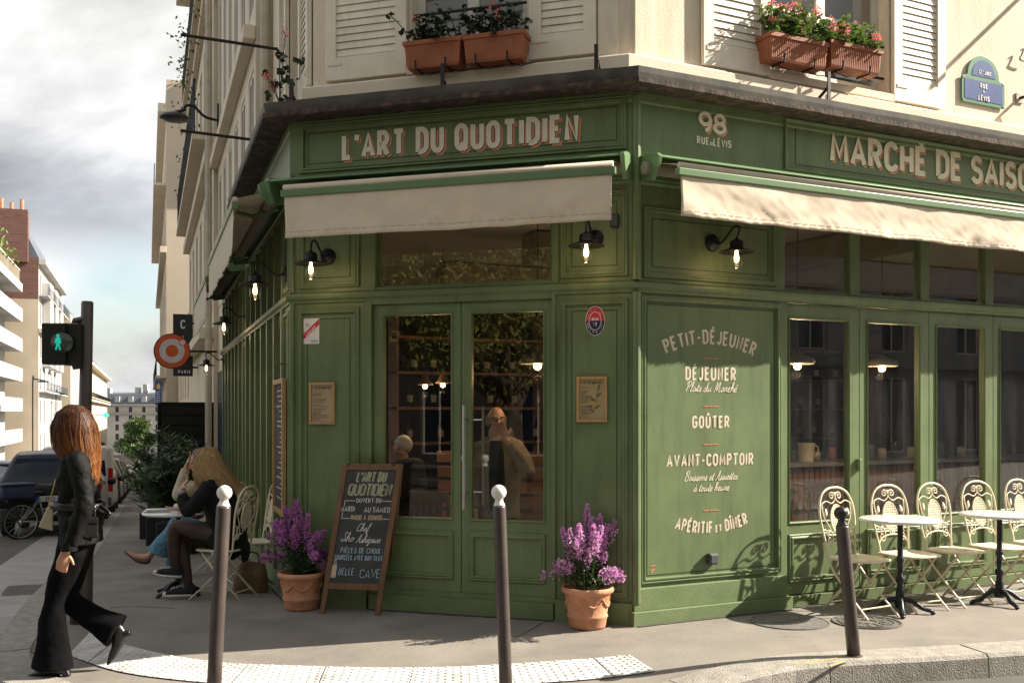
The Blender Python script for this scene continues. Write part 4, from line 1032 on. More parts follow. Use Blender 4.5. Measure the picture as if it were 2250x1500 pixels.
# ------------------------------------------------------------------ plates, menus, fittings
def framed_menu(fr, x0, y0, x1, y1, label, paper, lines, sprig=False, tilt=0):
    u0, z1 = fr.px(x0, y0); u1, z0 = fr.px(x1, y1); z1 = (z1 + fr.px(x1, y0)[1]) / 2; z0 = (z0 + fr.px(x0, y1)[1]) / 2
    t = thing('framed_menu', label, 'menu', fr.P((u0 + u1) / 2, .0, z0))
    m_ = MB(); m_.ring(fr, u0, u1, z0, z1, [(0, .002), (0, .022), (.004, .025), (.02, .025), (.022, .014), (.022, .002)]); part('frame', m_, WOODF, t, True)
    m_ = MB(); m_.fb(fr, u0 + .018, u1 - .018, .003, .010, z0 + .018, z1 - .018); part('menu_sheet', m_, paper, t, True)
    m_ = MB(); w = u1 - u0; hh = z1 - z0
    for i in range(lines):
        z = z1 - .085 - i * (hh - .12) / lines
        if rnd.random() < .12: continue
        ribbon(m_, [(u0 + .035, z), (u0 + .035 + (w - .08) * rnd.uniform(.35, .95) * (.62 if sprig else 1), z)], .0032, lambda x, y, h: fr.P(x, .010 + h, y), 0, .0006)
    lettering(m_, "L'ART DU QUOTIDIEN", .018, .0028, on(fr, (u0 + u1) / 2, z1 - .055, .010), 0, 0, .002, .9, hts=(0, .0006))
    part('printed_lines', m_, INK, t, True)
    if sprig:
        m_ = MB()
        st = [(u0 + w * .55, z0 + .08), (u0 + w * .62, z0 + hh * .4), (u0 + w * .7, z0 + hh * .72)]
        ribbon(m_, st, .004, lambda x, y, h: fr.P(x, .010 + h, y), 0, .0007)
        for k, (a, e, an) in enumerate(((.56, .22, 2.4), (.60, .3, .6), (.62, .46, 2.6), (.66, .56, .7), (.70, .70, 1.3), (.52, .34, 3.0))):
            c = (u0 + w * a, z0 + hh * e); L_ = .042
            ribbon(m_, [(c[0], c[1]), (c[0] + L_ * .5 * math.cos(an), c[1] + L_ * .5 * math.sin(an)), (c[0] + L_ * math.cos(an), c[1] + L_ * math.sin(an))], .017, lambda x, y, h: fr.P(x, .010 + h + .0002 * k, y), 0, .0009)
        part('printed_sprig', m_, mat('print_green', (.17, .17, .12), .8), t, True)
        m_ = MB(); m_.prism([(.016 * math.cos(a * pi / 8), .018 * math.sin(a * pi / 8)) for a in range(16)], on(fr, u0 + w * .66, z0 + hh * .42, .010), 0, .0016); part('printed_lemon', m_, mat('print_yellow', (.52, .36, .10), .8), t, True)
    m_ = MB(); m_.fb(fr, u0 + .02, u1 - .02, .0135, .0145, z0 + .02, z1 - .02); part('glass_pane', m_, GLASSL, t, True)
    return t
framed_menu(FD, 681, 840, 737, 932, 'wood framed menu of pale grey lines left of the door', PAPER, 22)
framed_menu(FD, 1268, 827, 1335, 927, 'wood framed ochre menu with a printed lemon sprig right of the door', PAPER2, 26, True)
REDP = mat('sign_red', (.55, .035, .05), .4); NAVY = mat('sign_navy', (.012, .018, .05), .4); WHITES = mat('enamel_white', (.70, .68, .66), .35)
u0, z1 = FD.px(668, 700); u1, z0 = FD.px(702, 755)
t = thing('licence_plate_notice', 'small white licence notice with a red diagonal band above the left menu', 'notice', FD.P(u0, 0, z0))
m_ = MB(); m_.fb(FD, u0, u1, .001, .006, z0, z1); part('plate', m_, WHITES, t, True)
m_ = MB(); a_ = math.atan2(z1 - z0 - .05, u1 - u0); cx_, cz_ = (u0 + u1) / 2, (z0 + z1) / 2 - .012
m_.prism([(u0, z0 + .035), (u0, z0 + .085), (u1, z1 - .004), (u1, z1 - .055)], lambda x, y, h: FD.P(x, .006 + h, y), 0, .0008); part('red_band', m_, REDP, t, True)
m_ = MB(); ang_ = math.atan2(z1 - z0 - .09, u1 - u0)
lettering(m_, 'LICENCE', .030, .006, on(FD, cx_, (z0 + z1) / 2 - .004, .0068, ang_), 0, -.014, .004, .75, hts=(0, .0012)); part('band_lettering', m_, WHITES, t, True)
m_ = MB(); lettering(m_, 'IV', .036, .005, on(FD, u0 + .038, z1 - .075, .006), 0, 0, .008, .8, hts=(0, .001))
for i in range(3): ribbon(m_, [(u1 - .075, z0 + .03 - i * .008), (u1 - .012, z0 + .03 - i * .008)], .003, lambda x, y, h: FD.P(x, .006 + h, y), 0, .0008)
part('numeral', m_, INK, t, True)
# oval badge
uo, zo = FD.px(1308, 705)
t = thing('oval_badge', 'oval enamel badge with a red top and a navy bottom right of the door', 'badge', FD.P(uo, 0, zo - .13))
ov = lambda r, a: (r * .073 * math.cos(a), r * .108 * math.sin(a))
fo = on(FD, uo, zo, .001)
m_ = MB(); m_.prism([ov(1.05, i * pi / 18) for i in range(36)], fo, 0, .004); part('plate', m_, WHITES, t, True)
m_ = MB(); m_.prism([ov(1.0, i * pi / 18) for i in range(19)], fo, .004, .0055); part('red_half', m_, REDP, t, True)
m_ = MB(); m_.prism([ov(1.0, pi + i * pi / 18) for i in range(19)], fo, .004, .0055); part('navy_half', m_, NAVY, t, True)
m_ = MB(); ribbon(m_, [ov(.64, i * pi / 18) for i in range(36)], .004, fo, .0055, .0065, True)
m_.prism([(-.026, .004), (.026, .004), (.026, .022), (-.026, .022)], fo, .0055, .0068)
lettering(m_, 'IV', .036, .006, on(FD, uo, zo - .045, .0055), 0, 0, .007, .8, hts=(0, .001))
def ovaltext(mb, txt, top):
    n_ = len(txt)
    for i, ch in enumerate(txt):
        a = (pi * (.93 - .86 * i / (n_ - 1))) if top else (pi * (1.07 + .86 * i / (n_ - 1)))
        x, y = ov(.80, a); rot = math.atan2(.073 * math.cos(a), -.108 * math.sin(a)) + pi if top else math.atan2(.073 * math.cos(a), -.108 * math.sin(a))
        lettering(mb, ch, .021, .0042, on(FD, uo + x, zo + y, .0055, rot), 0, -.0105, 0, .8, hts=(0, .001))
ovaltext(m_, 'VILLE DE PARIS', True); ovaltext(m_, 'DEBIT DE BOISSONS', False)
part('badge_lettering', m_, WHITES, t, True)
m_ = MB(); lettering(m_, 'LICENCE', .012, .0026, on(FD, uo, zo + .007, .0068), 0, 0, .0015, .7, hts=(0, .0006)); part('band_lettering', m_, REDP, t, True)
# small fittings
us_, zs_ = FD.px(1352, 486); m_ = MB(); m_.fb(FD, us_ - .032, us_ + .032, .001, .05, zs_ - .05, zs_ + .05)
tag(part('wall_sensor', m_, mat('dark_plastic', (.02, .03, .03), .4), bevel=.008), 'small black sensor box under the right end of the door awning', 'sensor')
us_, zs_ = FR.px(1561, 1226)
t = thing('wall_socket', 'grey outdoor socket box low on the painted menu wall', 'socket', FR.P(us_, 0, zs_ - .05))
m_ = MB(); m_.fb(FR, us_ - .043, us_ + .043, .001, .045, zs_ - .045, zs_ + .045); part('box', m_, mat('socket_grey', (.05, .055, .06), .4), t, True, bevel=.010)
m_ = MB(); m_.fb(FR, us_ - .034, us_ + .034, .046, .056, zs_ - .034, zs_ + .034); part('flap', m_, mat('socket_flap', (.075, .08, .085), .4), t, True, bevel=.008)
# blackboard on the side wall
t = thing('wall_chalkboard', 'tall narrow oak framed chalkboard hung round the corner on the side wall', 'chalkboard', FL.P(.55, 0, .72))
m_ = MB(); m_.ring(FL, .10, .80, .72, 1.90, [(0, .03), (0, .062), (.004, .066), (.04, .066), (.044, .05), (.044, .03)]); part('frame', m_, WOODF, t, True)
m_ = MB(); m_.fb(FL, .14, .76, .032, .046, .76, 1.86); part('board', m_, SLATE, t, True)
m_ = MB()
for i in range(22):
    z = 1.80 - i * .045; a = rnd.uniform(.2, .3); ribbon(m_, [(a, z), (a + rnd.uniform(.1, .4), z + rnd.uniform(-.006, .006))], .009, lambda x, y, h: FL.P(x, .046 + h, y), 0, .001)
part('chalk_lines', m_, CHALK, t, True)
m_ = MB(); m_.tube([FL.P(.30, .0, 2.03), FL.P(.30, .09, 2.03), FL.P(.30, .10, 2.06)], .006, 6); m_.tube([FL.P(.36, .0, 2.03), FL.P(.36, .09, 2.03), FL.P(.36, .10, 2.06)], .006, 6)
tag(part('coat_hook', m_, mat('brass', (.45, .32, .12), .35, metal=1.0)), 'little brass double hook above the side wall chalkboard', 'hook')
# street name plate
SB = mat('enamel_blue', (.018, .055, .22), .32, .15, 8); SGN = mat('enamel_green', (.04, .17, .075), .35, .15, 8)
u0, z1 = FR.px(2115, 160, UW + .03); u1, z0 = FR.px(2209, 240, UW + .03); cu = (u0 + u1) / 2; zs0 = z0 + .0; zs1 = z1 - .02
t = thing('street_sign', 'blue enamel street sign with a green border on the cream wall', 'street sign', FR.P(cu, UW, zs0))
hw = (u1 - u0) / 2; ht = zs1 - zs0; f0 = on(FR, cu, zs0, UW + .012)
def plate(ins, ra): return [(-hw + ins, ins), (hw - ins, ins), (hw - ins, ht - ins)] + [(ra * math.cos(i * pi / 16), ht - ins + .022 + (ra * .92) * math.sin(i * pi / 16)) for i in range(17)] + [(-hw + ins, ht - ins)]
m_ = MB(); m_.prism(plate(0, hw * .74), f0, 0, .010); part('border', m_, SGN, t, True, bevel=.002)
m_ = MB(); m_.prism([(-hw + .035, .035), (hw - .035, .035), (hw - .035, ht - .02), (-hw + .035, ht - .02)], f0, .010, .013); m_.prism([(hw * .54 * math.cos(i * pi / 14), ht + .022 + hw * .54 * math.sin(i * pi / 14)) for i in range(15)], f0, .010, .013)
part('field', m_, SB, t, True)
m_ = MB(); f1 = on(FR, cu, zs0, UW + .025)
lettering(m_, 'RUE', ht * .20, .0095, f1, 0, ht * .64, .010, .9); lettering(m_, 'DE', ht * .085, .005, f1, 0, ht * .47, .007, .9); lettering(m_, 'LÉVIS', ht * .21, .0095, f1, 0, ht * .15, .010, .85)
lettering(m_, '17', .045, .008, f1, -.055, ht + .04, .006, .9); lettering(m_, 'E', .020, .004, f1, -.012, ht + .066, .003, .8); lettering(m_, 'ARRT', .040, .007, f1, .055, ht + .04, .004, .78)
part('sign_lettering', m_, WHITES, t, True)
m_ = MB()
for x, y in ((-hw + .022, .022), (hw - .022, .022), (-hw + .022, ht - .012), (hw - .022, ht - .012)):
    m_.prism([(x + .008 * math.cos(a * pi / 5), y + .008 * math.sin(a * pi / 5)) for a in range(10)], f0, .010, .016)
part('rivets', m_, mat('old_rivet', (.2, .25, .2), .5, metal=.4), t, True)
# wall anchor and the stay whose shadow crosses the wall
ua, za = FR.px(2238, 217, UW)
t = thing('wall_anchor', 'small rusty anchor plate and stay rod right of the street sign', 'bracket', FR.P(ua, UW, za))
m_ = MB(); m_.fb(FR, ua - .05, ua + .05, UW + .002, UW + .014, za - .05, za + .05); part('anchor_plate', m_, mat('worn_anchor', (.35, .30, .24), .6, .4, 20), t, True, bevel=.004)
m_ = MB(); m_.tube([FR.P(ua, UW, za), FR.P(ua + .06, UW + .12, za + .02), FR.P(ua + .9, UW + .35, za + .25)], .015, 8); part('stay_rod', m_, IRON, t, True)
m_ = MB(); uc, zc = FR.px(2248, 118, UW + .05)
m_.tube(catmull([FR.P(uc + .08, UW + .04, zc - .07), FR.P(uc - .03, UW + .04, zc - .06), FR.P(uc + .0, UW + .04, zc), FR.P(uc + .02, UW + .04, zc + .05), FR.P(uc - .02, UW + .04, zc + .03)], 5), .008, 6)
tag(part('iron_scroll', m_, IRON), 'curled iron hook at the picture edge above the anchor plate', 'iron hook')

ur, zr = FR.px(2330, -90, UW)
t = thing('iron_rod', 'thin iron rod jutting from the cream wall above the street sign', 'rod', FR.P(ur, UW, zr))
m_ = MB(); m_.tube([FR.P(ur, UW, zr), FR.P(ur + .38, UW + .80, zr)], .02, 8); part('rod', m_, IRON, t, True)
m_ = MB(); m_.fb(FR, ur - .05, ur + .05, UW + .002, UW + .014, zr - .07, zr + .07); part('wall_plate', m_, IRON, t, True)
# ------------------------------------------------------------------ plants
def quad_leaf(mb, p, d, n, L, w, fold=.25):
    d = d.normalized(); s = d.cross(n)
    if s.length < 1e-4: s = d.orthogonal()
    s.normalize(); up = s.cross(d)
    a = p; b = p + d * L; m1 = p + d * L * .45
    mb.add([a, m1 + s * w * .5 + up * w * fold, b, m1 - s * w * .5 + up * w * fold, m1], [(0, 4, 1), (4, 2, 1), (0, 3, 4), (4, 3, 2)])
def rvec(r=rnd):
    while True:
        v = Vector((r.uniform(-1, 1), r.uniform(-1, 1), r.uniform(-1, 1)))
        if .05 < v.length < 1: return v.normalized()
def petals(mb, c, r, n, size):
    for _ in range(n):
        d = rvec(); p = c + d * r * rnd.uniform(.35, 1)
        quad_leaf(mb, p, (d + rvec() * .6), rvec(), size * rnd.uniform(.7, 1.2), size * rnd.uniform(.6, 1), .3)
def window_box(fr, x0, y0, x1, y1, vb, label, leafmat, nst, nfl, spread, hgt, droop, seed):
    r = random.Random(seed)
    u0, z1 = fr.px(x0, y0, vb); u1, z0 = fr.px(x1, y1, vb)
    z1 = fr.px((x0 + x1) / 2, (y0 + (y1 - 62)) / 2, vb)[1] if False else z0 + .215
    t = thing('window_box', label, 'flower box', fr.P((u0 + u1) / 2, vb - .09, z0), group='terracotta coloured flower boxes under the windows')
    m_ = MB(); a, e = u0, u1; d0 = .19
    def ringp(i, zz): return [fr.P(a + i, vb - i, zz), fr.P(e - i, vb - i, zz), fr.P(e - i, vb - d0 + i, zz), fr.P(a + i, vb - d0 + i, zz)]
    loops = [ringp(.03, z0), ringp(.022, z0 + .02), ringp(.008, z1 - .035), ringp(-.004, z1 - .032), ringp(-.006, z1), ringp(.012, z1), ringp(.016, z1 - .03)]
    vs = [p for l in loops for p in l]
    m_.add(vs, [[4 * i + j, 4 * i + (j + 1) % 4, 4 * i + 4 + (j + 1) % 4, 4 * i + 4 + j] for i in range(len(loops) - 1) for j in range(4)] + [[3, 2, 1, 0], [24, 25, 26, 27]])
    n_ = int((e - a) / .022)
    for i in range(n_):
        u = a + .03 + (e - a - .06) * i / (n_ - 1)
        m_.hexa([fr.P(u - .004, vb - .026, z0 + .025), fr.P(u + .004, vb - .026, z0 + .025), fr.P(u + .004, vb - .02, z0 + .025), fr.P(u - .004, vb - .02, z0 + .025),
                 fr.P(u - .004, vb - .014, z1 - .045), fr.P(u + .004, vb - .014, z1 - .045), fr.P(u + .004, vb - .005, z1 - .045), fr.P(u - .004, vb - .005, z1 - .045)])
    part('planter', m_, TERRA2, t, True)
    for f in (.22, .74):
        m_ = MB(); u = a + (e - a) * f
        m_.tube([fr.P(u, vb - .15, z0 - .008), fr.P(u, vb + .004, z0 - .012), fr.P(u, vb + .008, z0 + .055)], .008, 6)
        m_.tube([fr.P(u, vb - .10, z0 - .008), fr.P(u + .10, vb - .06, z0 - .05), fr.P(u + .2, vb - .10, z0 - .02)], .004, 5)
        part('bracket', m_, BLACK, t, True)
    lf = MB(); fl = MB(); sm_ = MB()
    for i in range(nst):
        u = a + (e - a) * r.uniform(.05, .95); p0 = fr.P(u, vb - d0 * r.uniform(.25, .75), z1 - .03)
        tip = p0 + Vector((*(fr.d * r.gauss(0, spread)), hgt * r.uniform(.5, 1.05))) + Vector((*(fr.n * r.gauss(0, .06)), 0))
        if r.random() < droop: tip = p0 + Vector((*(fr.n * r.uniform(.08, .16) + fr.d * r.gauss(0, .08)), r.uniform(.02, .10)))
        mid = p0.lerp(tip, .5) + Vector((r.gauss(0, .02), r.gauss(0, .02), .02))
        path = catmull([p0, mid, tip], 3); sm_.tube(path, .004, 4)
        for k in range(9):
            q = path[r.randrange(2, len(path))] + rvec(r) * .02
            d = rvec(r); d.z *= .5
            c = q + d * .035; nv = (Vector((0, 0, 1)) + rvec(r) * .7)
            for w in range(5):     # lobed round leaf
                an = w * 2 * pi / 5; e1 = nv.orthogonal().normalized(); e2 = nv.cross(e1).normalized()
                quad_leaf(lf, c, e1 * math.cos(an) + e2 * math.sin(an), nv, r.uniform(.020, .032), .026, .1)
        if i < nfl:
            top = tip + Vector((0, 0, r.uniform(.04, .10))); sm_.tube([tip, top], .003, 4)
            petals(fl, top, .030, 26, .022)
    part('foliage', lf, leafmat, t, True, weld=False, recalc=False); part('flowers', fl, FL_PINK, t, True, weld=False, recalc=False); part('stems', sm_, LEAF_D, t, True)
window_box(FD, 886, 110, 1012, 138, .06, 'left flower box of sparse dark geraniums under the window above the door', LEAF_D, 24, 1, .07, .27, .15, 4)
window_box(FD, 1016, 100, 1150, 124, .06, 'right flower box with one pink geranium under the window above the door', LEAF_D, 24, 2, .05, .26, .1, 9)
window_box(FR, 1694, 110, 1822, 152, .02, 'sunlit flower box with pink geraniums left under the right hand window', LEAF_Y, 62, 13, .07, .30, .15, 6)
window_box(FR, 1826, 120, 1940, 166, .02, 'sunlit flower box of trailing bright green geraniums nearest the street sign', LEAF_Y, 62, 11, .07, .24, .3, 12)
# pot on the eave at the corner
c = FL.P(.55, .03, 4.16); t = thing('geranium_pot', 'terracotta pot of red geranium standing on the eave at the street corner', 'potted plant', c)
m_ = MB(); m_.smooth = True; m_.lathe([(.055, 0), (.085, .15), (.092, .15), (.094, .18), (.08, .18), (.078, .165), (0, .165)], (0, 0, 0), 18); part('pot', m_, TERRA, t)
lf = MB(); fl = MB()
for i in range(22):
    p = Vector((rnd.gauss(0, .09), rnd.gauss(0, .09), .22 + rnd.random() * .38))
    for w in range(6): quad_leaf(lf, p, rvec(), rvec(), .05, .05, .2)
for p in ((-.10, -.05, .42), (.0, -.03, .62), (.06, -.05, .80), (-.05, .0, .35)):
    petals(fl, Vector(p), .03, 24, .025); lf.tube([(0, 0, .2), Vector(p)], .004, 4)
part('foliage', lf, LEAF_D, t, weld=False, recalc=False); part('flowers', fl, FL_PINK, t, weld=False, recalc=False)

def flower_pot(px, py, label, scale, fm, seed, lean):
    r = random.Random(seed); c = G(px, py); t = thing('flower_pot', label, 'flower pot', c, group='terracotta pots of magenta flowers beside the door')
    m_ = MB(); m_.smooth = True; k = scale
    m_.lathe([(0, 0), (.135 * k, 0), (.142 * k, .02 * k), (.150 * k, .075 * k), (.158 * k, .085 * k), (.158 * k, .10 * k), (.150 * k, .108 * k), (.166 * k, .20 * k), (.176 * k, .255 * k), (.186 * k, .265 * k), (.200 * k, .275 * k), (.204 * k, .295 * k), (.196 * k, .312 * k), (.178 * k, .31 * k), (.170 * k, .28 * k), (0, .275 * k)], (0, 0, 0), 40)
    part('pot', m_, TERRA, t)
    m_ = MB(); m_.smooth = True
    for i in range(7):     # garland in relief
        a0 = i * 2 * pi / 7
        pts = []
        for j in range(9):
            a = a0 + 2 * pi / 7 * j / 8; z = (.225 - .055 * math.sin(pi * j / 8)) * k; rr = (.150 + (z / k - .108) * .19) * k
            pts.append((rr * math.cos(a), rr * math.sin(a), z))
        m_.tube(pts, [(.006 + .005 * math.sin(pi * j / 8)) * k for j in range(9)], 6)
        rr = .170 * k; m_.ball((rr * math.cos(a0), rr * math.sin(a0), .225 * k), .014 * k, 8, 6)
    part('garland_relief', m_, TERRA, t)
    m_ = MB(); m_.lathe([(.17 * k, .268 * k), (0, .285 * k)], (0, 0, 0), 20); part('soil', m_, SOIL, t)
    lf = MB(); fl = MB(); st = MB()
    for i in range(46):
        an = r.uniform(0, 2 * pi); out = r.uniform(.02, .27) * k; hh = (r.uniform(.34, .68) - out * .75) * k
        if r.random() < .22: out = r.uniform(.26, .38) * k; hh = r.uniform(.04, .2) * k
        p0 = Vector((.1 * math.cos(an) * r.random(), .1 * math.sin(an) * r.random(), .28)) * k
        tip = Vector((out * math.cos(an) + lean * hh, out * math.sin(an), .30 * k + hh)); mid = p0.lerp(tip, .55) + Vector((0, 0, .05 * k))
        path = catmull([p0, mid, tip], 7); st.tube(path, .003, 4)
        fr_ = r.uniform(.40, .55)
        for j in range(26):
            q = path[r.randrange(1, len(path))]; d = rvec(r); d.z = abs(d.z) * .5
            if r.random() < .75 or True: quad_leaf(lf, q.lerp(p0, r.uniform(0, .45)), d, rvec(r), r.uniform(.035, .065) * k, .013 * k, .15)
        n_ = len(path)
        for j in range(n_):
            f = j / (n_ - 1)
            if f < fr_ : continue
            rad = .030 * k * (1.15 - .8 * (f - fr_) / (1 - fr_))
            for _ in range(22 if i % 4 else 6):
                d = rvec(r); p = path[j] + d * rad * r.uniform(.4, 1) + Vector((0, 0, r.uniform(-.02, .02)))
                quad_leaf(fl, p, d + rvec(r) * .5, rvec(r), r.uniform(.012, .02) * k, .016 * k, .3)
    part('foliage', lf, LEAF, t, weld=False, recalc=False); part('flowers', fl, fm, t, weld=False, recalc=False); part('stems', st, LEAF_D, t)
    return t
flower_pot(1291, 1376, 'sunlit terracotta pot of upright pink magenta flower spikes right of the door', .98, FL_PUR, 5, 0)
flower_pot(663, 1336, 'shaded terracotta pot of drooping deep magenta flowers beside the chalkboard', .98, FL_PUR2, 8, -.12)

# ------------------------------------------------------------------ chalkboard on the pavement
BLp, BRp = G(702, 1347), G(834, 1352); TLp = at(754, 1018, BLp.y + .10)
ex = (BRp - BLp); Wb = ex.length; ex.normalize(); ty = TLp - BLp; Lb = ty.length; ty.normalize(); nz3 = ex.cross(ty).normalized()
if nz3.y > 0: nz3 = -nz3
fb_ = lambda x, y, h: BLp + ex * x + ty * y + nz3 * h
t = thing('sandwich_board', 'brown framed chalkboard stand with opening hours before the café door', 'chalkboard', BLp)
m_ = MB()
def bar(x0, x1, y0, y1, h0=-.02, h1=.006): m_.hexa([fb_(x, y, h) for h in (h0, h1) for x, y in ((x0, y0), (x1, y0), (x1, y1), (x0, y1))])
bar(0, .042, 0, Lb); bar(Wb - .042, Wb, 0, Lb); bar(.042, Wb - .042, Lb - .05, Lb); bar(.042, Wb - .042, Lb * .165, Lb * .165 + .05)
part('front_frame', m_, WOODB, t, True, bevel=.004)
m_ = MB(); m_.hexa([fb_(x, y, h) for h in (-.012, -.001) for x, y in ((.042, Lb * .165 + .05), (Wb - .042, Lb * .165 + .05), (Wb - .042, Lb - .05), (.042, Lb - .05))]); part('board', m_, SLATE, t, True)
m_ = MB()
top_l, top_r = fb_(.02, Lb - .02, -.03), fb_(Wb - .02, Lb - .02, -.03)
for q, xo in ((top_l, 0), (top_r, 0)):
    foot = Vector((q.x, q.y + .13, 0)) + Vector((-.14, 0, 0)); foot.z = gz(foot.x, foot.y); m_.tube([q, foot], [(.018, .013)] * 2, 4)
part('rear_leg_frame', m_, WOODB, t, True)
m_ = MB()
for x in (.06, Wb - .06): m_.box(fb_(x, Lb - .006, -.02), (.05, .05, .012))
part('hinge', m_, BLACK, t, True)
yb = lambda py: (1348 - py) / 330 * Lb; kx = Lb / 330.0
def chalk(txt, py, hpx, w, mt, cx=.5, sx=.9, font=GLY, slant=0, tr=.004, name='chalk_lettering', jit=.05):
    m_ = MB(); lettering(m_, txt, hpx * kx, w, fb_, Wb * cx, yb(py), tr, sx, font, (-.001, .0008), slant, 'c', jit if font is GLY else 0); part(name, m_, mt, t, True, weld=False)
def fitsx(txt, hpx, w, width, tr): a = text_width(txt, hpx * kx, w, tr, 1, GLY); f = text_width(txt, hpx * kx, w, tr, 0, GLY); return (width - f) / (a - f)
for txt, py, hp, wd in (("L'ART DU", 1059, 21, .56), ('QUOTIDIEN', 1089, 25, .82)):
    for dx, dy in ((0, 0), (.008, .004), (-.004, .008)):
        m_ = MB(); lettering(m_, txt, hp * kx, .0042, fb_, Wb * .51 + dx, yb(py) + dy, .010, fitsx(txt, hp, .0042, Wb * wd * .86, .010), GLY, (-.001, .0008 + dx * .02), .08); part('chalk_lettering', m_, CHALKY, t, True, weld=False)
for txt, py, hp, wd, mt, cx in (('OUVERT DU', 1104, 10, .42, CHALK, .53), ('MARDI', 1124, 11.5, .23, CHALK, .20), ('AU SAMEDI', 1125, 11.5, .45, CHALK, .70), ('9H00 A 00H00', 1142, 11, .52, CHALKO, .53), ('PIÈCES DE CHOIX', 1215, 12, .66, CHALKB, .52), ('SOURCÉES AVEC BON SENS', 1230, 11, .80, CHALKB, .50), ('BELLE', 1263, 15, .26, CHALKB, .34), ('CAVE', 1268, 19, .34, CHALKB, .74)):
    chalk(txt, py, hp, .0048, mt, cx, fitsx(txt, hp, .0048, Wb * wd, .006), tr=.006)
chalk('Chef', 1167, 19, .0042, CHALK, .50, 1.0, CUR, .3); chalk('Sho', 1190, 22, .0042, CHALK, .27, 1.05, CUR, .25); chalk('Ashizawa', 1192, 20, .0042, CHALK, .62, .82, CUR, .25)
m_ = MB()
for pts in ([(.30, 1100), (.13, 1100), (.13, 1112)], [(.75, 1100), (.94, 1100), (.94, 1112)], [(.12, 1126), (.12, 1139), (.27, 1139)], [(.80, 1139), (.93, 1139), (.93, 1126)]):
    ribbon(m_, [(Wb * a, yb(y)) for a, y in pts], .0045, fb_, -.001, .0008)
part('chalk_bracket', m_, CHALK, t, True)
m_ = MB(); bx = Wb * .13; y0 = yb(1268)
ribbon(m_, [(bx - .018, y0), (bx - .018, y0 + .085), (bx - .006, y0 + .115), (bx - .006, y0 + .14), (bx + .006, y0 + .14), (bx + .006, y0 + .115), (bx + .018, y0 + .085), (bx + .018, y0)], .004, fb_, -.001, .0012, True)
part('chalk_bottle_outline', m_, CHALK, t, True)
m_ = MB(); m_.prism([(bx - .014, y0 + .004), (bx + .014, y0 + .004), (bx + .014, y0 + .08), (bx, y0 + .11), (bx - .014, y0 + .08)], fb_, -.001, .0004); part('chalk_bottle', m_, CHALKO, t, True)

# ------------------------------------------------------------------ bollards
def bollard(base, top, r, ballr, white, label):
    b0 = base - Vector((0, 0, .03)); t = thing('bollard', label, 'bollard', base, group='pavement bollards at the street corner')
    ax = (top - base).normalized(); neck = top - ax * ballr * 1.75
    m_ = MB(); m_.smooth = True
    m_.tube([b0, base + ax * .3, neck - ax * .012, neck, neck + ax * .0001], [r, r, r, r * .93, r * .5], 24); part('post', m_, BOLL, t, True)
    m_ = MB(); m_.smooth = True
    M = ax.to_track_quat('Z', 'Y').to_matrix()
    m_.lathe([(r * .90, -ballr * 1.75), (r * .84, -ballr * 1.6), (r * .60, -ballr * 1.15)] + [(ballr * math.sin(a), -ballr * math.cos(a)) for a in [R_(32 + 148 * i / 14) for i in range(15)]], top, 24, M)
    part('ball', m_, WHITEP if white else mat('black_gloss', (.02, .018, .018), .3), t, True)
    m_ = MB(); m_.lathe([(r * 1.25, 0), (r * 1.25, .006), (r * 1.02, .012)], base, 24); part('collar', m_, BOLL, t, True)
Gb = G(468, 1548); bollard(Gb, at(493, 1082, Gb.y), .0425, .045, True, 'white topped bollard before the seated pair')
Gb = G(1113, 1546); bollard(Gb, at(1096, 1081, Gb.y), .039, .045, True, 'white topped bollard before the café double door')
Gb = G(1877, 1441); bollard(Gb, at(1848, 1127, Gb.y), .043, .046, False, 'tilted all dark bollard on the sunny kerb before the bistro chairs')

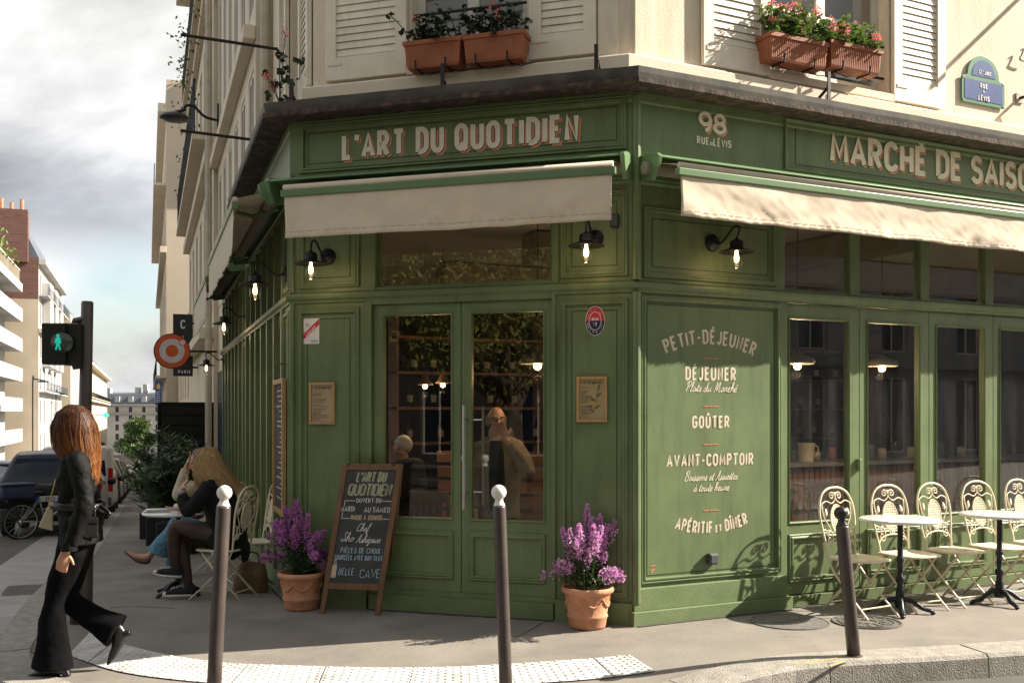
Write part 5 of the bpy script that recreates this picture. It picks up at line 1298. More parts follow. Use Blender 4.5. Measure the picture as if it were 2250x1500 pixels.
# ------------------------------------------------------------------ bistro chairs and tables
def spiral(c, r0, r1, a0, turns, n=16): return [(c[0] + (r0 + (r1 - r0) * i / n) * math.cos(a0 + turns * 2 * pi * i / n), c[1] + (r0 + (r1 - r0) * i / n) * math.sin(a0 + turns * 2 * pi * i / n)) for i in range(n + 1)]
def make_chair(label, group):
    t = thing('bistro_chair', label, 'chair', (0, 0, 0), 0, group)
    B = lambda x, z: Vector((x, .17 + (z - .44) * .16, z))
    m_ = MB(); m_.smooth = True
    prof = [(-.155, .44), (-.165, .52), (-.185, .64), (-.200, .76), (-.190, .86), (-.145, .945), (-.07, .985), (0, .992)]
    pts = prof + [(-x, z) for x, z in prof[-2::-1]]
    m_.tube(catmull([B(x, z) for x, z in pts], 5), .0095, 8); part('back_frame', m_, IVORY, t)
    m_ = MB(); m_.smooth = True
    tb = lambda pts, r=.0052: m_.tube([B(x, z) for x, z in pts], r, 6)
    cat = lambda pts: [(p.x, p.y) for p in catmull([(a, b, 0) for a, b in pts], 5)]
    for s in (-1, 1):
        tb([(s * a, z) for a, z in spiral((.040, .925), .034, .006, pi * .95, -1.35)])
        tb([(s * a, z) for a, z in cat([(.006, .955), (.003, .90), (.05, .865), (.11, .885), (.165, .865)])])
        tb([(s * a, z) for a, z in cat([(.165, .865), (.155, .76), (.10, .67), (.075, .58), (.105, .535), (.135, .56), (.12, .595), (.10, .58)])])
        tb([(s * a, z) for a, z in cat([(.185, .66), (.15, .655), (.125, .63), (.135, .605)])])
        for c, an, L_ in (((.128, .79), 1.75, .075), ((.108, .645), .4, .05)):
            d = Vector((math.cos(an), math.sin(an))); q = Vector((-d.y, d.x)); c = Vector(c)
            leaf_ = [c - d * L_ * .5, c - d * .1 * L_ + q * L_ * .22, c + d * L_ * .25 + q * L_ * .16, c + d * L_ * .5, c + d * L_ * .25 - q * L_ * .16, c - d * .1 * L_ - q * L_ * .22]
            m_.prism([(s * p.x, p.y) for p in leaf_], lambda x, y, h: B(x, y) + Vector((0, h, 0)), -.003, .003)
    tb(spiral((0, .605), .024, .024, 0, 1, 14)); tb([(-.012, .612), (0, .60), (.012, .612)])
    tb(cat([(-.168, .50), (-.12, .56), (0, .585), (.12, .56), (.168, .50)]), .0075)
    part('back_scrolls', m_, IVORY, t)
    m_ = MB(); oc, oa, ob = (0, .735), .078, .118
    m_.tube([B(oc[0] + oa * math.cos(a), oc[1] + ob * math.sin(a)) for a in [i * pi / 14 for i in range(28)]], .0065, 6, closed=True)
    for i in range(-3, 4):
        x = i * .021; h_ = ob * math.sqrt(max(0, 1 - (x / oa) ** 2))
        m_.hexa([B(x + dx, oc[1] + q) + Vector((0, dy, 0)) for q in (-h_, h_) for dx, dy in ((-.0055, -.002), (.0055, -.002), (.0055, .002), (-.0055, .002))])
    for i in range(-5, 6):
        z = i * .0205; w_ = oa * math.sqrt(max(0, 1 - (z / ob) ** 2))
        m_.hexa([B(dx, oc[1] + z + dz) + Vector((0, dy, 0)) for dz in (-.0055, .0055) for dx, dy in ((-w_, -.0035), (w_, -.0035), (w_, -.0005), (-w_, -.0005))])
    part('lattice_medallion', m_, IVORY, t)
    m_ = MB(); m_.smooth = False
    out = [(-.155, .175), (.155, .175), (.19, .10), (.195, -.05), (.165, -.16), (.09, -.20), (-.09, -.20), (-.165, -.16), (-.195, -.05), (-.19, .10)]
    m_.prism(out, lambda x, y, h: Vector((x, y, .44 + h)), -.006, .004); m_.tube(catmull([Vector((x, y, .44)) for x, y in out], 4, True), .009, 6, closed=True)
    part('seat', m_, IVORY, t)
    for s in (-1, 1):
        m_ = MB(); m_.smooth = True; m_.tube(catmull([(s * .155, .17, .445), (s * .16, .12, .34), (s * .165, -.02, .20), (s * .175, -.24, 0.003)], 5), [(.011, .007)] * 16, 8); part('leg', m_, IVORY, t)
        m_ = MB(); m_.smooth = True; m_.tube([(s * .140, -.15, .435), (s * .142, .0, .25), (s * .150, .25, 0.003)], [(.011, .007)] * 3, 8); part('leg', m_, IVORY, t)
    for y, z, w_ in ((-.17, .075, .17), (.19, .075, .148)):
        m_ = MB(); m_.tube([(-w_, y, z), (w_, y, z)], .006, 6); part('crossbar', m_, IVORY, t)
    return t
GRPC = 'ivory wrought bistro chairs'
chair0 = make_chair('ivory bistro chair behind the tilted dark bollard', GRPC)
spots = [(1837, None), (1948, 'ivory bistro chair behind the left edge of the first sunny table'), (2047, 'ivory bistro chair right of the first sunny table foot'), (2143, 'ivory bistro chair behind the second sunny table'), (2236, 'ivory bistro chair cut by the right picture edge')]
for i, (px, lb) in enumerate(spots):
    u, _ = FR.px(px, 1069, .20); p = FR.P(u, .20 + .25, 0); p.z = gz(p.x, p.y)
    o = chair0 if i == 0 else dup(chair0, label=lb)
    o.location = p; o.rotation_euler = (0, 0, R_(26.7 + (4, -2, 1, -3, 2)[i]))
def make_table(label, group):
    t = thing('bistro_table', label, 'table', (0, 0, 0), 0, group)
    m_ = MB(); m_.smooth = True; m_.lathe([(0, .735), (.30, .735), (.314, .739), (.318, .748), (.314, .757), (.306, .760), (0, .760)], (0, 0, 0), 48); part('tabletop', m_, MARBLE, t)
    m_ = MB(); m_.smooth = True; m_.lathe([(.0, .734), (.09, .734), (.09, .728), (.026, .720), (.022, .69), (.022, .45), (.030, .44), (.030, .42), (.022, .41), (.020, .30), (.036, .285), (.036, .255), (.024, .24), (.024, .20), (.034, .18), (.034, .12), (.042, .09), (.042, .06), (0, .05)], (0, 0, 0), 20); part('column', m_, CASTI, t)
    for k in range(4):
        a = pi / 4 + k * pi / 2; c, s_ = math.cos(a), math.sin(a); m_ = MB(); m_.smooth = True
        m_.tube(catmull([(c * .02, s_ * .02, .115), (c * .09, s_ * .09, .10), (c * .17, s_ * .17, .045), (c * .24, s_ * .24, .028)], 4), [(.022, .02)] * 4 + [(.020, .02)] * 4 + [(.016, .024)] * 4 + [(.012, .026)], 8)
        m_.ball((c * .245, s_ * .245, .016), (.022, .022, .016), 10, 6); part('foot', m_, CASTI, t)
    return t
GRPT = 'round marble bistro tables'
tab0 = make_table('white round table on a black iron foot nearest the dark bollard', GRPT)
p = G(1978, 1346); tab0.location = p; tab0.rotation_euler = (0, 0, .5)
p = G(2196, 1326); tab2 = dup(tab0, p, .9, 'white round table on a black iron foot at the right picture edge')
# ------------------------------------------------------------------ the street
FO = Frame(FL.O + FL.n * 13.0, 109.6, 1)  # far side of the street, facing us across it
PANE_B = mat('blue_black_pane', (.010, .018, .042), .5, .3, 2, spec=.15)
PANE_G = mat('grey_pane', (.06, .07, .09), .15, .3, .8)
BRICK = bpy.data.materials.new('red_brick'); BRICK.use_nodes = True
def brickmat(m, c1, c2, mo, sc, sz=(.24, .07)):
    N = m.node_tree.nodes; Lk = m.node_tree.links; b = N['Principled BSDF']; b.inputs['Roughness'].default_value = .9
    tx = N.new('ShaderNodeTexBrick'); tx.inputs['Color1'].default_value = (*c1, 1); tx.inputs['Color2'].default_value = (*c2, 1); tx.inputs['Mortar'].default_value = (*mo, 1)
    tx.inputs['Scale'].default_value = sc; tx.inputs['Mortar Size'].default_value = .012; tx.inputs['Brick Width'].default_value = sz[0]; tx.inputs['Row Height'].default_value = sz[1]
    t = N.new('ShaderNodeTexCoord'); s = N.new('ShaderNodeSeparateXYZ'); c = N.new('ShaderNodeCombineXYZ'); a = N.new('ShaderNodeMath'); a.operation = 'ADD'
    Lk.new(t.outputs['Object'], s.inputs[0]); Lk.new(s.outputs[0], a.inputs[0]); Lk.new(s.outputs[1], a.inputs[1]); Lk.new(a.outputs[0], c.inputs[0]); Lk.new(s.outputs[2], c.inputs[1])
    Lk.new(c.outputs[0], tx.inputs['Vector']); Lk.new(tx.outputs['Color'], b.inputs['Base Color'])
brickmat(BRICK, (.16, .075, .058), (.12, .058, .046), (.17, .13, .11), 1.0, (.9, .28))
RUBBLE = bpy.data.materials.new('rubble_stone'); RUBBLE.use_nodes = True
brickmat(RUBBLE, (.46, .38, .28), (.34, .28, .20), (.30, .24, .17), 1.0, (.55, .32))
STUC_W = mat('white_render', (.43, .42, .405), .85, .06, .5, .05, 6, dirt=(.18, .7, (3, 3, .4))); STUC_C = mat('cream_render', (.58, .50, .39), .85, .08, .6, .05, 6, col2=(.64, .56, .45)); STUC_T = mat('tan_render', (.46, .39, .30), .88, .08, .4)
STUC_P = mat('pale_yellow_stone', (.60, .53, .42), .85, .08, .5); SLATER = mat('slate_roof', (.10, .115, .14), .6, .15, 1.5); ZINCR = mat('zinc_roof', (.30, .32, .34), .45, .12, .8)
def grow(root, base):
    root.location = base; return root
def row_building(name, label, fr, s0, s1, v, zb, zt, depth, wall, floors, cols, ww, base_fr_label='building', balc=(), win=PANE_B, cornice=(), bays=None, roof=None, side=None, frames=None, group=None, open0=None, bmat=None, rec=.22):
    t = thing(name, label, base_fr_label, fr.P((s0 + s1) / 2, v, zb), group=group)
    m_ = MB(); holes = []
    ps = [(s0 + (s1 - s0) * (i + .5) / cols) for i in range(cols)]
    for a, e in floors:
        for p in ps: holes.append((p - ww / 2, p + ww / 2, a, e))
    wall_holes(m_, fr, s0, s1, zb, zt, v, holes, .25)
    for s in (s1,) if side else (s0, s1): m_.add([fr.P(s, v, zb), fr.P(s, v - depth, zb), fr.P(s, v - depth, zt), fr.P(s, v, zt)], [(0, 1, 2, 3)])
    m_.add([fr.P(s0, v, zt), fr.P(s1, v, zt), fr.P(s1, v - depth, zt), fr.P(s0, v - depth, zt)], [(0, 1, 2, 3)])
    m_.add([fr.P(s0, v - depth, zb), fr.P(s1, v - depth, zb), fr.P(s1, v - depth, zt), fr.P(s0, v - depth, zt)], [(0, 1, 2, 3)])
    part('wall', m_, wall, t, True)
    k = 0
    for a, e, c0, c1 in holes:
        m_ = MB(); m_.mi = 0
        m_.fb(fr, a, e, v - rec, v - rec + .03, c0, c1); m_.mi = 1; w_ = .06
        for x0, x1, y0, y1 in ((a, a + w_, c0, c1), (e - w_, e, c0, c1), ((a + e) / 2 - w_ / 2, (a + e) / 2 + w_ / 2, c0, c1), (a + w_, e - w_, c0, c0 + w_), (a + w_, e - w_, c1 - w_, c1)): m_.fb(fr, x0, x1, v - rec + .032, v - rec + .06, y0, y1)
        part('window', m_, [win, frames or WFR], t, True); k += 1
    for z, pr, hh in cornice:
        m_ = MB(); m_.fb(fr, s0 - .02, s1 + .02, v + .002, v + pr, z, z + hh); part('cornice', m_, wall, t, True, bevel=.01)
    for z, pr in balc:
        m_ = MB(); m_.fb(fr, s0 + .3, s1 - .3, v + .002, v + pr, z - .12, z)
        part('balcony_slab', m_, wall, t, True)
        m_ = MB(); n_ = int((s1 - s0 - .6) / (.16 if s1 < 40 else .5))
        for i in range(n_ + 1):
            u = s0 + .3 + (s1 - s0 - .6) * i / n_; m_.fb(fr, u - .011, u + .011, v + pr - .05, v + pr - .03, z, z + .9)
        m_.fb(fr, s0 + .3, s1 - .3, v + pr - .06, v + pr - .02, z + .9, z + .94); m_.fb(fr, s0 + .3, s1 - .3, v + pr - .055, v + pr - .025, z + .08, z + .11)
        part('balcony_rail', m_, bmat or BLACK, t, True)
    if side:
        m_ = MB()
        for (za, ze, mt) in side: 
            m_ = MB(); m_.add([fr.P(s0, v, za), fr.P(s0, v - depth, za), fr.P(s0, v - depth, ze), fr.P(s0, v, ze)], [(0, 1, 2, 3)]); part('party_wall', m_, mt, t, True)
    if roof:
        hh, ins, mt = roof; m_ = MB()
        m_.add([fr.P(s, vv, z) for s in (s0, s1) for vv, z in ((v + .05, zt), (v - ins, zt + hh), (v - depth + ins, zt + hh), (v - depth, zt))], [(0, 1, 5, 4), (1, 2, 6, 5), (2, 3, 7, 6), (0, 3, 2, 1), (4, 5, 6, 7)]); part('roof', m_, mt, t, True)
    return t
def chimney(t, fr, s, v, z, w, d, h, pots, mt=BRICK):
    m_ = MB(); m_.fb(fr, s - w / 2, s + w / 2, v - d / 2, v + d / 2, z, z + h); o = part('chimney', m_, mt, t, True)
    m_ = MB()
    for i in range(pots): m_.tube([fr.P(s, v - d / 2 + d * (i + .5) / pots, z + h), fr.P(s, v - d / 2 + d * (i + .5) / pots, z + h + rnd.choice((.5, .8)))], .16, 8)
    part('chimney_pots', m_, TERRA, o, True)
# near side
b2 = row_building('cream_street_building', 'cream building with tall dark blue windows just past the café along the shaded street', FL, 3.22, 9.8, -.02, 3.42, 15.5, 9, CREAM2, [(4.25, 5.6), (6.3, 8.6), (9.4, 11.6), (12.4, 14.2)], 6, .62, cornice=((5.85, .14, .16), (8.95, .10, .12)), rec=.07)
b3 = row_building('balcony_building', 'beige building with dark balcony rails at the bend of the roofline beside the sky', FL, 9.82, 21.0, .05, -1.6, 17.5, 9, CREAM, [(3.4, 5.7), (6.6, 8.9), (9.8, 12.0), (12.9, 15.0)], 6, .95, cornice=((2.9, .25, .2), (6.0, .16, .2), (9.3, .12, .15)), balc=((6.55, .35), (9.75, .22), (12.85, .35)), rec=.09)
m_ = MB(); m_.fb(FL, 8.32, 9.8, -3, -.025, -1.2, 3.41); part('shop_wall', m_, CREAM2, b2, True)
m_ = MB(); m_.fb(FL, 8.5, 9.6, -.024, .0, -.4, 2.3); part('shop_window', m_, PANE_B, b2, True)
m_ = MB(); m_.tube([FL.P(9.81, .14, z) for z in (-1, 6, 15)], .06, 8); part('drainpipe', m_, MATS['pipe_paint'], b3, True)
m_ = MB()
for s in (10.6, 13, 15.5, 18.4):
    for _ in range(60):
        q = FL.P(s + rnd.gauss(0, .22), .35 + rnd.gauss(0, .12), rnd.choice((7.3, 10.3, 9.2)) + rnd.uniform(-.4, .25)); quad_leaf(m_, q, rvec(), rvec(), .10, .05)
part('balcony_plants', m_, LEAF, b3, True, weld=False, recalc=False)
row_building('low_shop_building', 'low grey building with zinc roof behind the hanging black sign', FL, 21.05, 44.8, -.3, -2.6, 5.2, 9, STUC_C, [(2.2, 4.2)], 8, 1.0, roof=(1.4, 1.2, ZINCR), cornice=((1.2, .3, .3),))
b4 = row_building('party_wall_building', 'tall beige building with a bare party wall of rubble stone under a roof garden', FL, 45.0, 74.0, .25, -3.6, 18.2, 10, STUC_C, [(0.3, 2.4), (3.6, 5.7), (6.8, 8.9), (10, 12.1), (13.2, 15.3)], 8, 1.1, balc=((3.5, .5), (13.1, .6)), cornice=((9.6, .3, .3), (16.6, .4, .4)), side=((-3.6, 18.2, STUC_T),))
m_ = MB(); m_.add([FL.P(44.97, v, z) for v, z in ((-2.9, 8), (-6, 8), (-6, 16.4), (-2.9, 17.0))], [(0, 1, 2, 3)]); part('rubble_patch', m_, RUBBLE, b4, True)
m_ = MB(); m_.fb(FL, 44.2, 44.9, -6, -2.6, 14.5, 19.6); part('chimney', m_, STUC_C, b4, True)
m_ = MB()
for _ in range(900):
    s, v, z = rnd.choice(((45.5, -1.4, 19.0, ), (45.3, -1.9, 17.6), (45.4, -2.6, 20.4)))
    q = FL.P(s + rnd.gauss(0, .3), v + rnd.gauss(0, .42), z + rnd.gauss(0, .6)); quad_leaf(m_, q, rvec(), rvec(), .30, .16)
part('roof_garden', m_, LEAF_Y, b4, True, weld=False, recalc=False)
# far side
t1 = thing('white_balcony_building', 'white modern block with long stepped balconies at the left picture edge', 'building', FO.P(80, 0, -4))
m_ = MB(); m_.fb(FO, 35, 105, -12, -1.6, -5, 14.6); part('wall', m_, STUC_W, t1, True)
for k in range(6):
    z = -.9 + 3.0 * k
    m_ = MB(); m_.fb(FO, 35, 105, -1.6, 0.0, z - .3, z); part('balcony_slab', m_, STUC_W, t1, True)
    m_ = MB(); m_.fb(FO, 35, 105, -.12, .02, z, z + (1.0 if k < 5 else .5)); part('balcony_parapet', m_, STUC_W if k % 3 else mat('glass_parapet', (.36, .38, .40), .3), t1, True)
    for s in (42, 50, 58, 66, 74, 82, 90, 98):
        m_ = MB(); m_.fb(FO, s - 2, s + 2, -1.598, -1.56, z + .05, z + 2.4); part('window', m_, PANE_G, t1, True)
m_ = MB()
for i in range(70): m_.fb(FO, 70 + i * .5, 70.07 + i * .5, -.3, -.22, 14.6, 16.0)
m_.fb(FO, 70, 105, -.32, -.20, 15.9, 16.05); part('terrace_fence', m_, STUC_T, t1, True)
m_ = MB()
for _ in range(700):
    q = FO.P(rnd.uniform(72, 104), -1.2 + rnd.gauss(0, .5), 15.4 + abs(rnd.gauss(0, 1.1))); quad_leaf(m_, q, rvec(), rvec(), .55, .25)
part('terrace_plants', m_, LEAF_Y, t1, True, weld=False, recalc=False)
b = row_building('brick_gable_building', 'tall white building with a red brick gable and clay chimney pots across the street', FO, 106.5, 136, 1.35, -7, 17.5, 12, STUC_W, [(-3, -.6), (.6, 3), (4, 6.3), (7.4, 9.7), (10.8, 13), (14, 16)], 7, 1.2, balc=((3.9, .8), (13.8, .9)), cornice=((9.9, .5, .4), (16.9, .7, .5)), side=((-7, 13.3, STUC_T), (13.3, 17.5, BRICK)), roof=(4.6, 2.2, SLATER), bmat=mat('blue_grey_rail', (.05, .07, .13), .5))
m_ = MB(); m_.fb(FO, 105.9, 107.2, -9.0, .4, 17.0, 22.3); part('brick_gable', m_, BRICK, b, True)
m_ = MB()
for i in range(7): m_.tube([FO.P(106.5, -.2 - i * .95, 22.3), FO.P(106.5, -.2 - i * .95, 22.3 + (1.1 if i % 2 == 0 else .7))], .2, 8)
part('chimney_pots', m_, TERRA, b, True)
for s in (112, 119, 126):
    m_ = MB(); m_.fb(FO, s - 1.6, s + 1.6, 1.36, 2.2, 6.5, 15.5); part('bay_window', m_, STUC_W, b, True, bevel=.1)
b = row_building('tan_gable_building', 'white building with a blank tan gable behind the pedestrian signal', FO, 140, 176, 2.2, -9, 15.0, 12, STUC_W, [(-5, -2.5), (-1.2, 1.2), (2.5, 4.8), (6, 8.3), (9.5, 11.8)], 8, 1.2, side=((-9, 15.0, STUC_T),), roof=(3.6, 2.5, ZINCR), cornice=((12.6, .5, .4),), balc=((-1.3, .6),))
chimney(b, FO, 150, -5, 17, 1, 6, 3.5, 6, STUC_C)
row_building('pale_stone_building', 'pale yellow stone building in sun right of the signal pole', FO, 182, 300, 1.2, -12, 11.5, 14, STUC_P, [(-6.5, -4), (-2.8, -.3), (1, 3.4), (4.8, 7.2), (8.4, 10.2)], 16, 1.4, roof=(4.5, 3, SLATER), cornice=((3.9, .9, .4), (10.6, 1.2, .5)), balc=((4.7, 1.0),))
# the building that closes the street
FE = Frame((-190, 392), 6, 1)
b = row_building('end_building', 'long pale apartment house with a slate mansard closing the far end of the street', FE, 0, 110, 0, -16, 5.2, 14, mat('far_stone', (.54, .50, .44), .85, .06, .2), [(-8.6, -6.2), (-5.0, -2.6), (-1.5, .9), (2.0, 4.2)], 22, 1.3, cornice=((1.2, .7, .4), (4.6, 1.0, .5)), balc=((1.55, 1.0),))
m_ = MB(); m_.add([FE.P(s, vv, z) for s in (0, 110) for vv, z in ((.1, 5.2), (-1.6, 9.2), (-12, 10.0), (-14, 5.2))], [(0, 1, 5, 4), (1, 2, 6, 5), (2, 3, 7, 6), (0, 3, 2, 1), (4, 5, 6, 7)]); part('mansard_roof', m_, SLATER, b, True)
for i in range(22):
    m_ = MB(); s = 2.5 + i * 5; m_.fb(FE, s - .9, s + .9, -1.6, .05, 6.0, 8.2); part('dormer', m_, STUC_W, b, True)
for s, h_ in ((22, 2.2), (44, 1.8), (47, 3.0), (58, 6.5), (78, 2.4), (33, 1.5)):
    m_ = MB()
    if h_ > 6: m_.tube([FE.P(s, -5, 9.5), FE.P(s, -5, 10 + h_)], 1.5, 12)
    else: m_.fb(FE, s - .8, s + .8, -7, -4, 9.5, 10 + h_)
    part('chimney', m_, STUC_W, b, True)
# closing masses beside the far street
row_building('far_corner_building', 'grey corner building behind the far roadside tree', FL, 150, 340, -5, -12, 7, 16, STUC_C, [(-7, -4.6), (-3.4, -1), (.3, 2.6), (3.6, 5.6)], 20, 1.3, roof=(3.5, 2.5, ZINCR))

# ------------------------------------------------------------------ trees
def tree(name, label, c, R, Ht, trunk_h, n, leafmat, leaf, seed, group=None, squash=.8, fine_=1):
    r = random.Random(seed); t = thing(name, label, 'tree', c, group=group)
    m_ = MB(); m_.smooth = True
    m_.tube(catmull([(0, 0, -.2), (r.gauss(0, .1), r.gauss(0, .1), trunk_h * .6), (r.gauss(0, .2), r.gauss(0, .2), trunk_h * 1.25), (0, 0, trunk_h + (Ht - trunk_h) * .6)], 4), [R * .085 * (1 - i / 14) for i in range(13)], 8)
    lobes = []
    for i in range(16):
        a = r.uniform(0, 2 * pi); q = r.uniform(.1, .85)
        z = trunk_h + (Ht - trunk_h) * r.uniform(.15, .92)
        k = math.sin(pi * min(.98, max(.1, (z - trunk_h * .8) / (Ht - trunk_h * .8))))
        p = Vector((R * q * k * math.cos(a), R * q * k * math.sin(a), z)); lobes.append((p, R * r.uniform(.22, .42)))
        m_.tube(catmull([(0, 0, trunk_h * r.uniform(.7, 1.2)), p * .5 + Vector((0, 0, trunk_h * .4)), p], 4), [R * .03 * (1 - j / 11) for j in range(9)], 5)
    part('trunk', m_, BARK, t)
    m_ = MB()
    for _ in range(n):
        p, rr = r.choice(lobes); d = rvec(r); q = p + Vector((d.x, d.y, d.z * squash)) * rr * (r.random() ** .4)
        quad_leaf(m_, q, rvec(r) + d * .5 + Vector((0, 0, -.3)), rvec(r) + Vector((0, 0, .6)), leaf * r.uniform(.6, 1.3), leaf * r.uniform(.4, .7), .2)
    part('crown', m_, leafmat, t, weld=False, recalc=False); return t
c = at(303, 1000, 150); tree('street_tree', 'round dark green tree at the far end of the street', (c.x, c.y, -6.2), 3.6, 6.9, 1.2, 9000, LEAF, .34, 3)
c = at(212, 985, 170); tree('street_tree', 'small dark tree beside the green pharmacy cross', (c.x, c.y, -7.6), 2.2, 4.6, 1.2, 2600, LEAF_D, .34, 5)
# oleanders beside the terrace
def oleander(c, R, Ht, label, seed, n):
    r = random.Random(seed); t = thing('oleander', label, 'shrub', c, group='oleander shrubs in tubs along the terrace')
    m_ = MB(); m_.box((0, 0, .22), (.5, .5, .44)); part('tub', m_, BLACK, t, bevel=.02)
    lf = MB(); st = MB()
    for i in range(n):
        a = r.uniform(0, 2 * pi); o_ = R * math.sqrt(r.random()); hh = Ht * r.uniform(.45, 1.0) * (1 - .35 * (o_ / R) ** 2)
        tip = Vector((o_ * math.cos(a), o_ * math.sin(a), hh)); p0 = Vector((.12 * math.cos(a), .12 * math.sin(a), .42))
        path = catmull([p0, p0.lerp(tip, .55) + Vector((0, 0, .12)), tip], 5); st.tube(path, .006, 4)
        for j in range(3, len(path)):
            for k in range(5):
                an = r.uniform(0, 2 * pi); d = Vector((math.cos(an), math.sin(an), r.uniform(-.1, .9)))
                quad_leaf(lf, path[j] + rvec(r) * .02, d, Vector((0, 0, 1)) + rvec(r) * .4, r.uniform(.14, .24), .036, .15)
    part('foliage', lf, mat('oleander_leaf', (.032, .058, .022), .4, .4, 3, col2=(.10, .15, .05), trans=.2), t, weld=False, recalc=False); part('stems', st, BARK, t)
    return t
def gl(s, v): x, y = Lp(s, v); return Vector((x, y, gz(x, y)))
oleander(gl(5.9, .72), .58, 1.62, 'tall oleander nearest the seated pair', 2, 64)
oleander(gl(7.6, .85), .74, 1.75, 'middle oleander spreading over the pavement before the black screen', 6, 64)
oleander(gl(9.2, .95), .55, 1.65, 'farthest oleander beside the parked cars', 9, 50)
# black terrace screen
t = thing('terrace_screen', 'black slatted terrace screen behind the oleanders', 'screen', gl(9.9, .6))
m_ = MB(); z0 = gz(*Lp(9.9, .6)); m_.fb(FL, 9.88, 9.95, .05, 0.95, z0 + .05, z0 + 2.25)
part('panel', m_, BLACK, t, True)
m_ = MB()
for i in range(12): m_.fb(FL, 9.86, 9.88, .05, 0.95, z0 + .1 + i * .18, z0 + .24 + i * .18)
m_.fb(FL, 9.85, 9.97, .03, 0.97, z0 + 2.25, z0 + 2.29)
for v in (.05, 0.95): m_.fb(FL, 9.86, 9.96, v - .03, v + .03, z0, z0 + 2.25)
part('slats', m_, BLACK, t, True)
# ------------------------------------------------------------------ signs and lamps along the shaded facade
t = thing('hanging_sign', 'tall black hanging sign with white letters behind the orange disc', 'sign', FL.P(16, .4, 2.4))
s_, v0 = 16.0, None
def slab(mb, fr, s, v0, v1, z0, z1, th=.08): mb.fb(fr, s - th, s, v0, v1, z0, z1)
c0, c1 = at(380, 690, 23.2), at(424, 826, 23.2)
vv = lambda X, Y: (Vector((X, Y)) - FL.O).dot(FL.n)
va, vb_ = vv(c1.x, c1.y), vv(c0.x, c0.y); sS = (Vector((c0.x, c0.y)) - FL.O).dot(FL.d)
m_ = MB(); slab(m_, FL, sS, va, vb_, c1.z, c0.z); part('board', m_, mat('sign_black', (.012, .016, .018), .4), t, True, bevel=.01)
m_ = MB(); mid = (va + vb_) / 2
fs = lambda x, y, h: FL.P(sS - .08 - h, mid - x, c0.z + y)
hs = (c0.z - c1.z)
lettering(m_, 'C', .20, .032, fs, 0, -.33, .0, .9, hts=(0, .004)); lettering(m_, 'A', .20, .032, fs, 0, -.68, 0, .9, hts=(0, .004)); lettering(m_, 'PARIS', .075, .014, fs, .03, -hs + .06, .02, .9, hts=(0, .004))
part('sign_lettering', m_, WHITES, t, True)
m_ = MB(); m_.tube([FL.P(sS - .04, .0, c0.z - .2), FL.P(sS - .04, va, c0.z - .2)], .02, 6); m_.tube([FL.P(sS - .04, .0, c1.z + .2), FL.P(sS - .04, va, c1.z + .2)], .02, 6); part('bracket', m_, BLACK, t, True)
cd = at(378, 771, 17.6); vd = vv(cd.x, cd.y); sD = (Vector((cd.x, cd.y)) - FL.O).dot(FL.d); rd = 38.5 * 17.6 / F
t = thing('disc_sign', 'round orange sign with a white ring on a bracket over the pavement', 'sign', cd - Vector((0, 0, rd)))
fd = lambda x, y, h: FL.P(sD - h, vd - x, cd.z + y)
circ = lambda r, cx=0, cy=0, n=40: [(cx + r * math.cos(i * 2 * pi / n), cy + r * math.sin(i * 2 * pi / n)) for i in range(n)]
ORNG = mat('sign_orange', (.62, .10, .025), .4, .05)
m_ = MB(); m_.prism(circ(rd), fd, -.10, 0); part('rim', m_, BLACK, t, True)
m_ = MB(); m_.prism(circ(rd * .95), fd, 0, .012); part('orange_face', m_, ORNG, t, True)
m_ = MB(); ribbon(m_, circ(rd * .52), rd * .34, fd, .012, .018, True); m_.prism(circ(rd * .155, rd * .56, rd * .50, 20), fd, .012, .019); part('white_ring', m_, mat('sign_white', (.62, .55, .55), .4), t, True)
m_ = MB(); ribbon(m_, circ(rd * .185, rd * .56, rd * .50, 20), rd * .05, fd, .018, .022, True); part('orange_outline', m_, ORNG, t, True)
m_ = MB(); m_.tube([FL.P(sD - .05, 0, cd.z), FL.P(sD - .05, vd - rd, cd.z)], .018, 6); part('bracket', m_, BLACK, t, True)
# blue vertical sign
c0, c1 = at(341, 835, 46), at(355, 890, 46); sS = (Vector((c0.x, c0.y)) - FL.O).dot(FL.d); va, vb_ = vv(c1.x, c1.y), vv(c0.x, c0.y)
t = thing('blue_sign', 'narrow blue hanging sign with a yellow roof mark above the black screen', 'sign', FL.P(sS, va, c1.z))
m_ = MB(); slab(m_, FL, sS, va, vb_, c1.z, c0.z); part('board', m_, mat('sign_blue', (.03, .09, .30), .4), t, True)
m_ = MB(); mid = (va + vb_) / 2; w_ = vb_ - va
m_.prism([(-w_ * .3, -.40), (w_ * .3, -.40), (w_ * .3, -.24), (0, -.12), (-w_ * .3, -.24)], lambda x, y, h: FL.P(sS - .08 - h, mid - x, c0.z + y), 0, .01); part('yellow_mark', m_, mat('sign_yellow', (.7, .5, .08), .5), t, True)
m_ = MB()
for i in range(6): ribbon(m_, [(-w_ * .36, -.52 - i * .09), (w_ * .3, -.52 - i * .09)], .03, lambda x, y, h: FL.P(sS - .08 - h, mid - x, c0.z + y), 0, .01)
part('white_lines', m_, WHITES, t, True)
